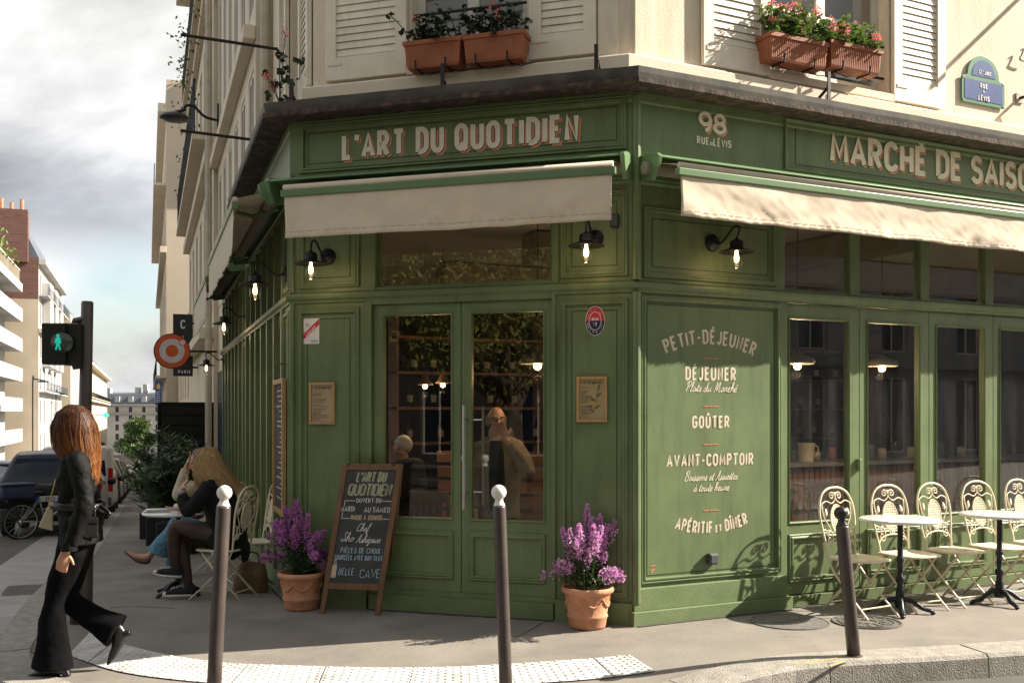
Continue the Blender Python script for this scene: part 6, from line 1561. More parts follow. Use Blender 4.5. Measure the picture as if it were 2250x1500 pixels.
# pharmacy cross
c = at(232, 912, 150); t = thing('pharmacy_cross', 'lit green pharmacy cross far down the street', 'sign', c - Vector((0, 0, .5)))
m_ = MB(); a_ = .15; m_.prism([(-a_, -.45), (a_, -.45), (a_, -a_), (.45, -a_), (.45, a_), (a_, a_), (a_, .45), (-a_, .45), (-a_, a_), (-.45, a_), (-.45, -a_), (-a_, -a_)], lambda x, y, h: c + Vector((x, h, y)), -.06, .06); part('cross', m_, glow('green_neon', (.02, .9, .22), 1.1), t, True)
m_ = MB(); m_.tube([c + Vector((-2.6, .1, 0)), c + Vector((-.4, .1, 0))], .05, 6); part('bracket', m_, BLACK, t, True)
# poles that stick out over the shaded side
for (x, y), L_, lb in (((620, 110), .84, 'upper bare rusty pole sticking out of the cream side wall'), ((560, 308), .80, 'lower bare rusty pole sticking out near the drainpipe')):
    s, z = FL.px(x, y, UW if x > 600 else 0); v0 = UW if x > 600 else 0
    t = thing('flag_pole', lb, 'pole', FL.P(s, v0, z), group='bare flag poles on the shaded side')
    m_ = MB(); m_.tube([FL.P(s, v0, z), FL.P(s, v0 + L_ - v0 * .9, z + .035)], .017, 8); part('pole', m_, IRON, t, True)
    m_ = MB(); m_.fb(FL, s - .03, s + .03, v0 + .001, v0 + .02, z - .06, z + .06); part('wall_plate', m_, IRON, t, True)
# big street lantern on the wall
s, z = FL.px(481, 262, 0.06)
t = thing('street_lantern', 'dark wide street lantern on a curved arm against the sky', 'street lamp', FL.P(s, .05, z))
m_ = MB(); m_.fb(FL, s - .03, s + .03, .06, .09, z - .28, z + .24); part('wall_plate', m_, BLACK, t, True)
m_ = MB(); m_.smooth = True; m_.tube(catmull([FL.P(s, .09, z - .02), FL.P(s, .28, z + .02), FL.P(s, .44, z + .16), FL.P(s, .56, z + .165), FL.P(s, .60, z + .08)], 5), .022, 8); part('arm', m_, BLACK, t, True)
m_ = MB(); m_.smooth = True; c = FL.P(s, .74, z - .04); m_.lathe([(.0, .10), (.05, .095), (.09, .075), (.20, .03), (.235, -.01), (.215, -.035), (.12, -.05), (0, -.05)], c, 28); m_.tube([FL.P(s, .60, z + .08), FL.P(s, .68, z + .06), c + Vector((0, 0, .08))], .03, 8); part('lamp_head', m_, mat('lantern_grey', (.05, .05, .055), .35, metal=.4), t, True)
for (px, py, Y, lb) in ((95, 838, 88, 'nearer street lamp arm before the white balcony building'), (140, 866, 120, 'farther street lamp arm left of the walking woman')):
    c = at(px, py, Y); t = thing('street_lamp', lb, 'street lamp', (c.x - .9, c.y, base_z(c.x, c.y)), group='curved street lamps on the far pavement')
    m_ = MB(); m_.smooth = True; m_.tube(catmull([(c.x - .9, c.y, base_z(c.x, c.y)), (c.x - .9, c.y, c.z - .2), (c.x - .75, c.y, c.z + .18), (c.x - .2, c.y, c.z + .15)], 5), .06, 6); part('pole', m_, BLACK, t, True)
    m_ = MB(); m_.smooth = True; m_.lathe([(0, .16), (.12, .14), (.5, 0), (.42, -.06), (0, -.06)], c, 16); part('lamp_head', m_, BLACK, t, True)
# ------------------------------------------------------------------ pedestrian signal
base = G(178, 1366); top = at(192, 662, base.y + .02); t = thing('pedestrian_signal', 'dark signal post with a green walking figure behind the walking woman', 'traffic light', base)
ax = (top - base)
m_ = MB(); m_.smooth = True; k_ = lambda f: base + ax * f
m_.tube([k_(0) - Vector((0, 0, .05)), k_(.06), k_(.22), k_(.24), k_(.55), k_(.56), k_(.58), k_(.995), k_(1.0)], [.085, .085, .082, .060, .056, .064, .050, .046, .04], 16); part('post', m_, BOLL, t, True)
m_ = MB(); cb = at(160, 757, base.y - .02); m_.box(cb + Vector((.0, .02, 0)), (.17, .22, .33)); m_.box(cb + Vector((-.10, -.03, 0)), (.19, .20, .325)); part('signal_box', m_, mat('signal_black', (.012, .013, .014), .35), t, True, bevel=.012)
m_ = MB(); cl = at(133, 752, base.y - .17); m_.smooth = True
m_.lathe([(.082, .05), (.078, .05), (.078, 0), (0, 0)], cl, 24, Matrix(((1, 0, 0), (0, 0, 1), (0, -1, 0)))); part('lens', m_, mat('signal_lens', (.05, .06, .05), .25), t, True)
m_ = MB(); cg = cl + Vector((0, -.045, 0)); fm_ = lambda x, y, h: cg + Vector((x, -h, y))
m_.prism(circ(.013, 0, .048, 12), fm_, 0, .004)
m_.prism([(-.017, .034), (.017, .034), (.026, -.012), (.016, -.008), (.013, -.02), (.022, -.062), (.012, -.062), (.001, -.022), (-.010, -.062), (-.021, -.06), (-.012, -.02), (-.012, -.0), (-.026, -.012)], fm_, 0, .004); part('walking_figure', m_, glow('signal_green', (.01, .36, .26), .35), t, True)
for z in (.80, .62):
    m_ = MB(); q = at(178, 700 if z > .7 else 800, base.y); m_.tube([q + Vector((.05, 0, 0)), q + Vector((-.05, 0, -.02)), q + Vector((-.06, 0, -.06 if z > .7 else .05))], .028, 8); part('clamp', m_, BOLL, t, True)
# ------------------------------------------------------------------ vehicles
RUB = mat('tyre_rubber', (.014, .014, .015), .75, .15, 20); ALU = mat('wheel_alloy', (.30, .30, .31), .35, metal=.8); CARG = mat('car_glass', (.008, .010, .014), .08, .1, spec=.35)
REDL = mat('tail_red', (.30, .008, .01), .15); PLT = mat('plate_white', (.55, .56, .56), .4)
def car(label, cat, stations, Lc, Wc, Hc, paint, rear_glass, group, plate=None, van=False):
    t = thing('parked_car' if not van else 'parked_van', label, cat, (0, 0, 0), 0, group)
    m_ = MB(); m_.smooth = True; rows = []
    for x, zl, zb, zr, wl, wb, wr in stations:
        half = [(wl * .86, zl), (wl, zl + .12), (wl * 1.0, (zl + zb) / 2), (wb, zb), ((wb + wr) / 2, (zb + zr) / 2), (wr, zr - .07), (wr * .86, zr - .012), (wr * .4, zr)]
        rows.append([Vector((x, y, z)) for y, z in half] + [Vector((x, -y, z)) for y, z in half[::-1]])
    n_ = len(rows[0]); vs = [p for r in rows for p in r]
    m_.add(vs, [[i * n_ + j, i * n_ + (j + 1) % n_, (i + 1) * n_ + (j + 1) % n_, (i + 1) * n_ + j] for i in range(len(rows) - 1) for j in range(n_)] + [list(range(n_)), [(len(rows) - 1) * n_ + j for j in range(n_)][::-1]])
    o = part('body', m_, paint, t)
    s_ = o.modifiers.new('bevel', 'BEVEL'); s_.width = .035; s_.segments = 2; s_.limit_method = 'ANGLE'; s_.angle_limit = R_(38)
    x0, z0, w0, x1, z1, w1 = rear_glass
    m_ = MB(); P = [Vector((x0 - .012, -w0, z0)), Vector((x0 - .012, w0, z0)), Vector((x1 - .012, w1, z1)), Vector((x1 - .012, -w1, z1))]; m_.hexa([p + Vector((d, 0, 0)) for d in (0, .02) for p in P]); part('rear_window', m_, CARG, t, bevel=.03)
    for sg in (-1, 1):
        for a, e in (((.16, .40), (.42, .60)) if not van else ((.70, .86),)):
            st = lambda f: next(((s1, s2, (f * Lc - s1[0]) / (s2[0] - s1[0])) for s1, s2 in zip(stations, stations[1:]) if s1[0] <= f * Lc <= s2[0]))
            q = []
            for f in (a, e):
                s1, s2, k = st(f); I = [p + (r - p) * k for p, r in zip(s1, s2)]
                q += [Vector((f * Lc, sg * (I[5] + .012), I[2] + .04)), Vector((f * Lc, sg * (I[6] + .022), I[3] - .12))]
            m_ = MB(); m_.hexa([q[0], q[2], q[3], q[1]] + [p + Vector((0, -sg * .02, 0)) for p in (q[0], q[2], q[3], q[1])]); part('side_window', m_, CARG, t)
    for x in (Lc * .19, Lc * .81):
        for sg in (-1, 1):
            m_ = MB(); m_.smooth = True; M = Matrix(((1, 0, 0), (0, 0, 1), (0, -1, 0)))
            m_.lathe([(.19, -.10), (.30, -.11), (.335, -.08), (.335, .08), (.30, .11), (.19, .10)], (x, sg * (Wc - .11), .335), 24, M); w_ = part('wheel', m_, RUB, t)
            m_ = MB(); m_.lathe([(0, -.09), (.06, -.10), (.20, -.085), (.20, .085), (.06, .10), (0, .09)], (x, sg * (Wc - .11), .335), 16, M); part('rim', m_, ALU, w_)
    for sg in (-1, 1):
        m_ = MB()
        if van:
            m_.box((-.01, sg * (Wc - .09), 1.02), (.06, .12, .62)); 
        else: m_.box((.0, sg * (Wc - .20), .96), (.10, .34, .17)); m_.box((.10, sg * (Wc - .02), .97), (.22, .06, .15))
        part('tail_light', m_, REDL, t, bevel=.02)
        m_ = MB(); m_.ball((Lc * .62, sg * (Wc + .10), 1.02), (.06, .10, .08), 10, 6); part('door_mirror', m_, BLACK, t)
    m_ = MB(); m_.box((-.03, 0, .46), (.10, Wc * 1.86, .22)); part('bumper', m_, mat('bumper_plastic', (.03, .032, .036), .5), t, bevel=.04)
    m_ = MB(); m_.box((-.025, 0, .74), (.02, .50, .11)); pl = part('number_plate', m_, PLT, t, bevel=.004)
    m_ = MB(); m_.box((-.037, .225, .74), (.004, .05, .11)); part('plate_band', m_, mat('plate_blue', (.02, .07, .35), .4), pl)
    if plate:
        m_ = MB(); lettering(m_, plate, .075, .014, lambda x, y, h: Vector((-.036 - h, -x, .703 + y)), .02, 0, .012, .8, hts=(0, .003)); part('plate_lettering', m_, INK, pl)
    m_ = MB(); m_.box((-.02, 0, 1.02 if not van else 1.1), (.02, Wc * 1.1, .02)); part('chrome_strip', m_, STEEL, t)
    return t
SUVS = [(0, .40, .98, 1.02, .88, .90, .86), (.05, .32, 1.0, 1.16, .94, .93, .84), (.42, .28, 1.02, 1.62, .95, .93, .70), (.8, .26, 1.02, 1.70, .95, .93, .69), (2.2, .24, 1.0, 1.71, .95, .93, .69), (2.9, .24, .98, 1.60, .95, .93, .68), (3.6, .24, .97, 1.04, .95, .92, .80), (4.5, .26, .88, .95, .93, .88, .78), (4.7, .34, .70, .74, .86, .80, .70)]
VANS = [(0, .40, 1.05, 1.80, .88, .90, .80), (.06, .30, 1.05, 1.88, .93, .93, .82), (.5, .26, 1.05, 1.93, .94, .93, .82), (2.9, .25, 1.05, 1.93, .94, .93, .82), (3.5, .25, 1.03, 1.55, .94, .92, .72), (4.0, .26, .98, 1.04, .93, .90, .74), (4.45, .34, .80, .84, .86, .82, .66)]
NAVYC = mat('car_navy', (.004, .005, .008), .35, .1, coat=.3, spec=.3); VANW = mat('van_grey_white', (.42, .40, .37), .3, .05, coat=.5); DARKC = mat('car_black', (.012, .012, .014), .25, .1, coat=.6); SILV = mat('car_silver', (.30, .31, .32), .28, .05, metal=.5, coat=.5)
def park(o, s, v, rz=0):
    x, y = Lp(s, v); o.location = (x, y, base_z(x, y) - .15); o.rotation_euler = (0, R_(2.86) if s > -1 else 0, R_(109.6 + rz)); return o
GC = 'cars parked along the shaded kerb'
suv = park(car('dark navy car with a wide rear window parked behind the bicycle', 'car', SUVS, 4.7, .95, 1.72, NAVYC, (.06, 1.06, .78, .36, 1.55, .64), GC, 'EB 2'), 13.2, 2.95)
park(car('pale grey van with upright red tail lights beyond the navy car', 'van', VANS, 4.45, .94, 1.94, VANW, (-.005, 1.12, .74, .02, 1.72, .70), GC, van=True), 20.0, 2.9)
c3 = park(car('black car parked directly beyond the pale grey van', 'car', SUVS, 4.7, .95, 1.72, DARKC, (.06, 1.06, .78, .36, 1.55, .64), GC), 26.6, 2.9)
for s, lb in ((32.5, 'dark car fourth in the parked row'), (38.2, 'dark car fifth in the parked row'), (44.5, 'dark car sixth in the parked row before the white van')):
    park(dup(c3, label=lb), s, 2.9)
park(car('white van far down the parked row behind the oleanders', 'van', VANS, 4.45, .94, 1.94, mat('van_white', (.62, .62, .60), .3), (-.005, 1.12, .74, .02, 1.72, .70), GC, van=True), 58, 3.6)
park(car('silver car half cut by the left picture edge beyond the bicycle', 'car', SUVS, 4.7, .95, 1.72, SILV, (.06, 1.06, .78, .36, 1.55, .64), GC), 33, 6.6)
# bicycle
def Groad(px, py):
    z = -.15
    for _ in range(12):
        Y = F * (H - z) / (py - HY); X = (px - CX) / F * Y; z = base_z(X, Y) - .15
    return Vector((X, Y, z))
c = Groad(46, 1184); t = thing('bicycle', 'grey city bicycle with a navy pannier bag parked behind the walking woman', 'bicycle', c, math.atan2(.76, .65))
WR = .335
def wheel(x, par):
    m_ = MB(); m_.smooth = True; m_.tube([(x + WR * math.cos(a), 0, WR + WR * math.sin(a)) for a in [i * pi / 20 for i in range(40)]], .020, 8, closed=True); o = part('tyre', m_, RUB, par)
    m_ = MB(); m_.tube([(x + (WR - .03) * math.cos(a), 0, WR + (WR - .03) * math.sin(a)) for a in [i * pi / 20 for i in range(40)]], .010, 6, closed=True)
    for i in range(18):
        a = i * pi / 9; m_.tube([(x + .02 * math.cos(a + .5), .02 * (-1) ** i, WR + .02 * math.sin(a + .5)), (x + (WR - .03) * math.cos(a), 0, WR + (WR - .03) * math.sin(a))], .0016, 3)
    m_.tube([(x, -.05, WR), (x, .05, WR)], .022, 8); part('rim', m_, STEEL, o)
wheel(0, t); wheel(1.08, t)
m_ = MB(); m_.smooth = True
for a, e, r in (((.46, 0, .30), (.33, 0, .82), .018), ((.46, 0, .30), (.90, 0, .62), .024), ((.40, 0, .52), (.90, 0, .70), .016), ((.46, .04, .30), (0, .06, .335), .010), ((.46, -.04, .30), (0, -.06, .335), .010), ((.36, .03, .74), (0, .06, .335), .009), ((.36, -.03, .74), (0, -.06, .335), .009), ((.87, 0, .56), (.83, 0, .98), .018), ((.88, .05, .60), (1.08, .06, .335), .012), ((.88, -.05, .60), (1.08, -.06, .335), .012)): m_.tube([a, e], r, 8)
part('frame', m_, mat('bike_grey', (.32, .33, .32), .35, metal=.3), t)
m_ = MB(); m_.tube(catmull([(.70, -.32, 1.03), (.82, -.20, 1.04), (.84, 0, 1.0), (.82, .20, 1.04), (.70, .32, 1.03)], 5), .012, 8)
for s in (-1, 1): m_.tube([(.76, s * .27, 1.035), (.64, s * .34, 1.03)], .018, 8)
part('handlebar', m_, BLACK, t)
m_ = MB(); m_.smooth = True; m_.ball((.30, 0, .86), (.15, .08, .04), 12, 8); part('saddle', m_, BLACK, t)
m_ = MB(); m_.smooth = True; M = Matrix(((1, 0, 0), (0, 0, 1), (0, -1, 0))); m_.lathe([(.02, .05), (.10, .052), (.10, .058), (.02, .06)], (.46, 0, .30), 20, M); m_.tube([(.46, -.08, .30), (.58, -.08, .20), (.58, -.18, .20)], .010, 6); m_.tube([(.46, .08, .30), (.34, .08, .40), (.34, .18, .40)], .010, 6); part('crank', m_, BLACK, t)
m_ = MB(); m_.box((-.02, 0, .74), (.5, .12, .02)); m_.tube([(-.2, .06, .73), (0, .06, .335)], .006, 5); m_.tube([(-.2, -.06, .73), (0, -.06, .335)], .006, 5); part('rear_rack', m_, BLACK, t)
t2 = thing('pannier_bag', 'navy quilted pannier bag on the rear rack of the bicycle', 'bag', c + Vector((-.05, -.03, .76)), math.atan2(.76, .65))
m_ = MB(); m_.smooth = True; m_.box((-.06, 0, .15), (.62, .46, .27)); part('bag', m_, mat('navy_quilt', (.03, .042, .09), .7, .2, 8, .4, 30), t2, bevel=.06)
m_ = MB(); m_.box((-.06, 0, .29), (.66, .50, .04)); part('flap', m_, MATS['navy_quilt'], t2, bevel=.02)
# ------------------------------------------------------------------ behind the photographer: what the panes reflect
tree('plane_tree', 'large plane tree behind the photographer mirrored in the door panes', (-8.0, -3.6, -.15), 4.4, 8.6, 2.0, 26000, LEAF_O, .17, 21)
tree('plane_tree', 'second plane tree behind the photographer farther along the square', (-3.6, -8.0, -.15), 4.2, 8.4, 2.0, 20000, LEAF_O, .17, 22)
FB = Frame((26, -2.0), 26.7 + 180, 1)
row_building('opposite_building', 'pale building across the sunny street mirrored in the folding windows', FB, -16, 30, 0, -.3, 12, 8, mat('shaded_stone', (.19, .20, .22), .9), [(0.2, 2.9), (3.8, 6.0), (7.0, 9.2)], 12, 1.3, cornice=((3.2, .3, .3),))  # shade put into the stone colour so its image in the windows stays dim
FB2 = Frame((-4, -15), 170, 1)
row_building('square_building', 'grey building behind the plane trees mirrored in the door panes', FB2, -14, 30, 0, -.3, 14, 8, mat('dimmed_mirror_stone', (.05, .046, .042), .9), [(0.2, 2.7), (3.8, 6.0), (7.0, 9.2), (10.2, 12.4)], 12, 1.3)  # stone colour darkened to near black to keep its reflection in the panes dim
# ------------------------------------------------------------------ people
def goff(px, py, off, fn=None):
    z = off
    for _ in range(14):
        Y = F * (H - z) / (py - HY); X = (px - CX) / F * Y; z = (fn or gz)(X, Y) + off
    return Vector((X, Y, z))
def hairmat(name, c0, c1, z0, z1, rough=.38):
    m = bpy.data.materials.new(name); m.use_nodes = True; N = m.node_tree.nodes; Lk = m.node_tree.links; b = N['Principled BSDF']
    b.inputs['Roughness'].default_value = rough + .1; b.inputs['Specular IOR Level'].default_value = .3
    t = N.new('ShaderNodeTexCoord'); s = N.new('ShaderNodeSeparateXYZ'); Lk.new(t.outputs['Object'], s.inputs[0])
    mr = N.new('ShaderNodeMapRange'); mr.inputs[1].default_value = z0; mr.inputs[2].default_value = z1; Lk.new(s.outputs[2], mr.inputs[0])
    nz = N.new('ShaderNodeTexNoise'); nz.inputs['Scale'].default_value = 45; nz.inputs['Detail'].default_value = 3; Lk.new(t.outputs['Object'], nz.inputs['Vector'])
    a = N.new('ShaderNodeMath'); a.operation = 'MULTIPLY_ADD'; Lk.new(nz.outputs['Fac'], a.inputs[0]); a.inputs[1].default_value = .36; a.inputs[2].default_value = -.18
    a2 = N.new('ShaderNodeMath'); a2.operation = 'ADD'; Lk.new(a.outputs[0], a2.inputs[0]); Lk.new(mr.outputs[0], a2.inputs[1])
    cr_ = N.new('ShaderNodeValToRGB'); cr_.color_ramp.elements[0].color = (*c0, 1); cr_.color_ramp.elements[1].color = (*c1, 1); Lk.new(a2.outputs[0], cr_.inputs[0]); Lk.new(cr_.outputs[0], b.inputs['Base Color'])
    tl = N.new('ShaderNodeBsdfTranslucent'); Lk.new(cr_.outputs[0], tl.inputs[0]); ms = N.new('ShaderNodeMixShader'); ms.inputs[0].default_value = .25
    Lk.new(b.outputs[0], ms.inputs[1]); Lk.new(tl.outputs[0], ms.inputs[2]); Lk.new(ms.outputs[0], N['Material Output'].inputs[0])
    return m
def limb(mb, pts, rad, n=6, side=(0, 1, 0), seg=14):
    """smooth tapered loft; rad entries: r or (along side, across)"""
    mb.tube(catmull(pts, n), lerp_list(rad, n), seg, side=side)
def hand(mb, wrist, d, pn, curl=.5, s=1.0, thumb=1):
    d = Vector(d).normalized(); pn = Vector(pn); pn = (pn - d * pn.dot(d)).normalized(); ac = d.cross(pn).normalized()
    k = .085 * s; w = Vector(wrist)
    mb.tube([w - d * .02 * s, w + d * .02 * s, w + d * k * .6, w + d * k], [(.021 * s, .026 * s), (.017 * s, .034 * s), (.015 * s, .041 * s), (.012 * s, .040 * s)], 12, side=pn)
    for i, (o, L_) in enumerate(((-.030, .068), (-.010, .078), (.010, .074), (.029, .058))):
        p = w + d * k * .95 + ac * o * s; dd = d.copy(); path = [p - d * .02 * s]; rr = [.0095 * s]
        for j, f in enumerate((.45, .32, .23)):
            path.append(p); rr.append((.0095 - .001 * j) * s)
            p = p + dd * L_ * f * s; q = Matrix.Rotation(-(curl * (1 + .12 * i)) * (1.0 if j == 0 else .8), 3, ac); dd = q @ dd
        path.append(p); rr.append(.0065 * s)
        mb.tube(path, rr, 8)
    p = w + d * k * .25 - ac * .034 * thumb * s; dd = (d * .75 - ac * .75 * thumb + pn * .35).normalized(); path = [w + d * .01 * s - ac * .01 * thumb * s, p]; rr = [.013 * s, .012 * s]
    for j in range(2):
        p = p + dd * .03 * s; path.append(p); rr.append((.0105 - .002 * j) * s); dd = (dd + d * .35 + pn * .15).normalized()
    mb.tube(path, rr, 8)
def head(mb, c, f, up=(0, 0, 1), s=1.0):
    f = Vector(f).normalized(); up = Vector(up); up = (up - f * up.dot(f)).normalized(); l = up.cross(f).normalized()
    M = Matrix((l, f, up)).transposed(); c = Vector(c); P = lambda x, y, z: c + M @ Vector((x * s, y * s, z * s))
    mb.ball(P(0, -.012, .025), (.073 * s, .092 * s, .088 * s), 20, 14, M)
    mb.ball(P(0, .022, -.035), (.058 * s, .066 * s, .078 * s), 18, 12, M)
    mb.ball(P(0, .055, -.085), (.030 * s, .026 * s, .022 * s), 12, 8, M)
    for sx in (-1, 1):
        mb.ball(P(sx * .034, .062, -.022), (.026 * s, .022 * s, .022 * s), 10, 8, M)
        mb.ball(P(sx * .030, .070, .028), (.024 * s, .014 * s, .009 * s), 10, 6, M)
        mb.ball(P(sx * .076, -.010, -.010), (.010 * s, .020 * s, .032 * s), 10, 8, M)
    mb.tube([P(0, .078, .022), P(0, .094, -.008), P(0, .104, -.028), P(0, .088, -.036)], [.009 * s, .012 * s, .016 * s, .010 * s], 10)
    mb.ball(P(0, .082, -.056), (.024 * s, .012 * s, .007 * s), 10, 6, M); mb.ball(P(0, .080, -.067), (.020 * s, .012 * s, .007 * s), 10, 6, M)
    return P
def hair(mb, rings, n, seed, w=.009, tmin=.0, rag=.25, wave=0.0, arc_=(0, 2 * pi), jr=.05, side=(0, 1, 0), front=1.0):
    """rings: (centre, radius along x, radius along depth); strands run down over them"""
    r = random.Random(seed); C = catmull([q[0] for q in rings], 6); A = lerp_list([q[1] for q in rings], 6); B_ = lerp_list([q[2] for q in rings], 6); K = len(C) - 1
    for _ in range(n):
        th = r.uniform(*arc_); t0 = r.uniform(tmin, .12) * K; t1 = K * (1 - rag * r.random() ** 1.5) * (front if math.cos(th) < -.25 else 1); k = r.uniform(1 - jr, 1 + jr); ph = r.uniform(0, 6); pts = []
        m_ = 12
        for i in range(m_ + 1):
            t = t0 + (t1 - t0) * i / m_; a = int(min(K - 1, t)); f = t - a
            c = C[a].lerp(C[a + 1], f); ra = A[a] + (A[a + 1] - A[a]) * f; rb = B_[a] + (B_[a + 1] - B_[a]) * f
            q = th + .12 * math.sin(ph + i * .5) + wave * math.sin(ph * 2 + i * 1.6) * .3; kk = k * (1 + wave * .07 * math.sin(ph + i * 1.9))
            pts.append(c + Vector((math.cos(q) * ra * kk, math.sin(q) * rb * kk, 0)))
        o = len(mb.v); vs = []
        for i, p in enumerate(pts):
            tg = (pts[min(m_, i + 1)] - pts[max(0, i - 1)]); out = Vector((p.x - C[0].x, p.y - C[0].y, .0)); sd = tg.cross(out)
            if sd.length < 1e-6: sd = Vector((1, 0, 0))
            sd = sd.normalized() * w * (1 - .75 * (i / m_) ** 2) * .5
            vs += [p + sd, p - sd]
        mb.add(vs, [[2 * i, 2 * i + 1, 2 * i + 3, 2 * i + 2] for i in range(m_)])
BLKDEN = mat('black_denim', (.0022, .0024, .003), .9, .3, 7, .35, 180, col2=(.006, .0065, .008), spec=.08); JACKET = mat('black_waxed_jacket', (.004, .0042, .0045), .7, .35, 7, .5, 22, col2=(.010, .0105, .010), spec=.14); BLKL = mat('black_leather', (.010, .010, .011), .3, .2, 12, .1, 40)
BLKK = mat('black_knit', (.0025, .0025, .003), .95, .25, 20, .3, 90)
# --- the walking woman
wf = G(112, 1478); Y0 = wf.y
P_ = lambda x, y, d=0.0: at(x, y, Y0 + d)
wom = thing('person', 'auburn haired woman in black belted jacket and flared jeans striding across the pavement', 'person', Vector((P_(140, 1480).x, Y0, wf.z)))
m_ = MB()
head(m_, P_(157, 938), (-.93, .36, -.05), s=1.02)
limb(m_, [P_(160, 955), P_(170, 985), P_(172, 1010)], [.055, .052, .07])
limb(m_, [P_(170, 1000), P_(172, 1050), P_(172, 1110), P_(172, 1190)], [(.13, .07), (.14, .10), (.12, .09), (.14, .10)])
limb(m_, [P_(170, 1012, -.15), P_(181, 1110, -.21), P_(146, 1210, -.24)], [.045, .038, .027])
limb(m_, [P_(160, 1012, .15), P_(170, 1105, .21), P_(168, 1180, .19)], [.045, .038, .027])
hand(m_, P_(143, 1214, -.24), (-.22, -.03, -1), (.25, -.95, 0), .95, 1.0, 1); hand(m_, P_(168, 1180, .19), (-.1, 0, -1), (0, -1, 0), .6)
limb(m_, [P_(158, 1190, -.07), P_(118, 1320, -.08), P_(118, 1450, -.08)], [.075, .05, .04]); limb(m_, [P_(172, 1190, .08), P_(146, 1310, .08), P_(245, 1390, .08)], [.075, .05, .04])
remesh('body', m_, SKIN, wom, .007, 3)
m_ = MB()
limb(m_, [P_(168, 1165, -.02), P_(163, 1200, -.04), P_(140, 1262, -.07), P_(120, 1320, -.08), P_(116, 1390, -.08), P_(115, 1467, -.08)], [(.11, .12), (.115, .105), (.085, .088), (.064, .068), (.085, .095), (.105, .138)], 8, seg=22)
limb(m_, [P_(170, 1165, .03), P_(172, 1200, .05), P_(158, 1262, .08), P_(150, 1312, .08), P_(196, 1350, .08), P_(256, 1386, .08)], [(.12, .12), (.11, .105), (.088, .088), (.066, .072), (.08, .082), (.10, .122)], 8, seg=22)
jeans = remesh('flared_jeans', m_, BLKDEN, wom, .009, 5)
def boot(mb, ank, heel, ball, toe, hb, r=.038):
    limb(mb, [ank, ank.lerp(heel, .6) , heel.lerp(ball, .35), ball, toe], [(.042, .044), (.040, .048), (.036, .042), (.034, .032), (.008, .010)], 6)
    mb.tube([heel, hb], [.030, .024], 8)
m_ = MB(); boot(m_, P_(120, 1448, -.08), P_(140, 1468, -.08), P_(95, 1476, -.08), P_(62, 1484, -.08), P_(150, 1486, -.08)); remesh('boot', m_, BLKL, wom, .006, 2)
m_ = MB(); boot(m_, P_(250, 1375, .08), P_(266, 1393, .08), P_(252, 1430, .08), P_(236, 1460, .08), P_(287, 1390, .08)); remesh('boot', m_, BLKL, wom, .006, 2)
m_ = MB()
limb(m_, [P_(168, 990), P_(170, 1008), P_(172, 1050), P_(170, 1108), P_(176, 1150), P_(180, 1194)], [(.075, .06), (.165, .085), (.185, .128), (.150, .112), (.175, .122), (.195, .125)], 8, seg=24)
limb(m_, [P_(168, 1006, -.13), P_(172, 1022, -.17), P_(186, 1108, -.215), P_(170, 1160, -.235), P_(150, 1206, -.24)], [.062, .070, .060, .052, .044], 8)
limb(m_, [P_(160, 1006, .13), P_(160, 1022, .17), P_(170, 1105, .21), P_(168, 1178, .19)], [.062, .070, .058, .044], 8)
limb(m_, [P_(152, 992, .02), P_(170, 986, -.06), P_(186, 992, .0)], [.025, .032, .025], 6)
o = remesh('jacket', m_, JACKET, wom, .0085, 3)
def folds(o, tx, st):
    d = o.modifiers.new('folds', 'DISPLACE'); d.texture = tx; d.strength = st; d.mid_level = .5; d.texture_coords = 'LOCAL'
tx = bpy.data.textures.new('cloth_folds', 'CLOUDS'); tx.noise_scale = .09
folds(o, tx, .026)
tx2 = bpy.data.textures.new('denim_folds', 'CLOUDS'); tx2.noise_scale = .13; folds(jeans, tx2, .020)
m_ = MB(); m_.smooth = True
cb = P_(171, 1110); m_.tube([cb + Vector((.167 * math.cos(a), .160 * math.sin(a), .008 * math.sin(2 * a))) for a in [i * pi / 18 for i in range(36)]], [(.024, .006)] * 36, 8, closed=True, side=(0, 0, 1))
m_.tube(catmull([P_(212, 1114, -.03), P_(222, 1112, -.05), P_(240, 1128, -.05), P_(232, 1130, -.05), P_(214, 1122, -.04)], 5), [(.013, .005)] * 21, 6)
m_.ball(P_(206, 1116, -.09), (.022, .022, .026), 10, 8); m_.tube(catmull([P_(206, 1118, -.10), P_(205, 1140, -.11), P_(208, 1160, -.10)], 4), [(.014, .004)] * 9, 6)
part('belt', m_, BLKL, wom, True)
m_ = MB(); q = P_(198, 1160, -.125); m_.box(q, (.10, .02, .13), Matrix.Rotation(.55, 3, 'Z')); m_.box(q + Vector((0, -.006, .05)), (.105, .026, .045), Matrix.Rotation(.55, 3, 'Z')); part('jacket_pocket', m_, JACKET, wom, True, bevel=.012)
m_ = MB(); q = P_(152, 1203, -.24); m_.lathe([(.046, -.02), (.05, -.02), (.05, .03), (.046, .03)], q, 16); part('cuff', m_, JACKET, wom, True)
AUB = hairmat('auburn_hair', (.30, .105, .032), (.040, .016, .009), 1.30, 1.74)
m_ = MB(); m_.smooth = True
rg = [(P_(164, 889), .015, .015), (P_(163, 894), .062, .06), (P_(162, 912), .112, .10), (P_(163, 940), .146, .118), (P_(167, 978), .150, .12), (P_(178, 1012), .118, .115), (P_(188, 1038), .085, .10), (P_(196, 1066), .055, .08)]
m_.tube(catmull([q[0] for q in rg[:5]], 4), [(a * .86, b * .88) for a, b in lerp_list([(q[1], q[2]) for q in rg[:5]], 4)], 24, side=(1, 0, 0)); part('hair', m_, AUB, wom, True)
m_ = MB(); hair(m_, rg, 1500, 4, .0050, .0, .5, .05, jr=.07, front=.74); part('hair_strands', m_, AUB, wom, True, weld=False, recalc=False)
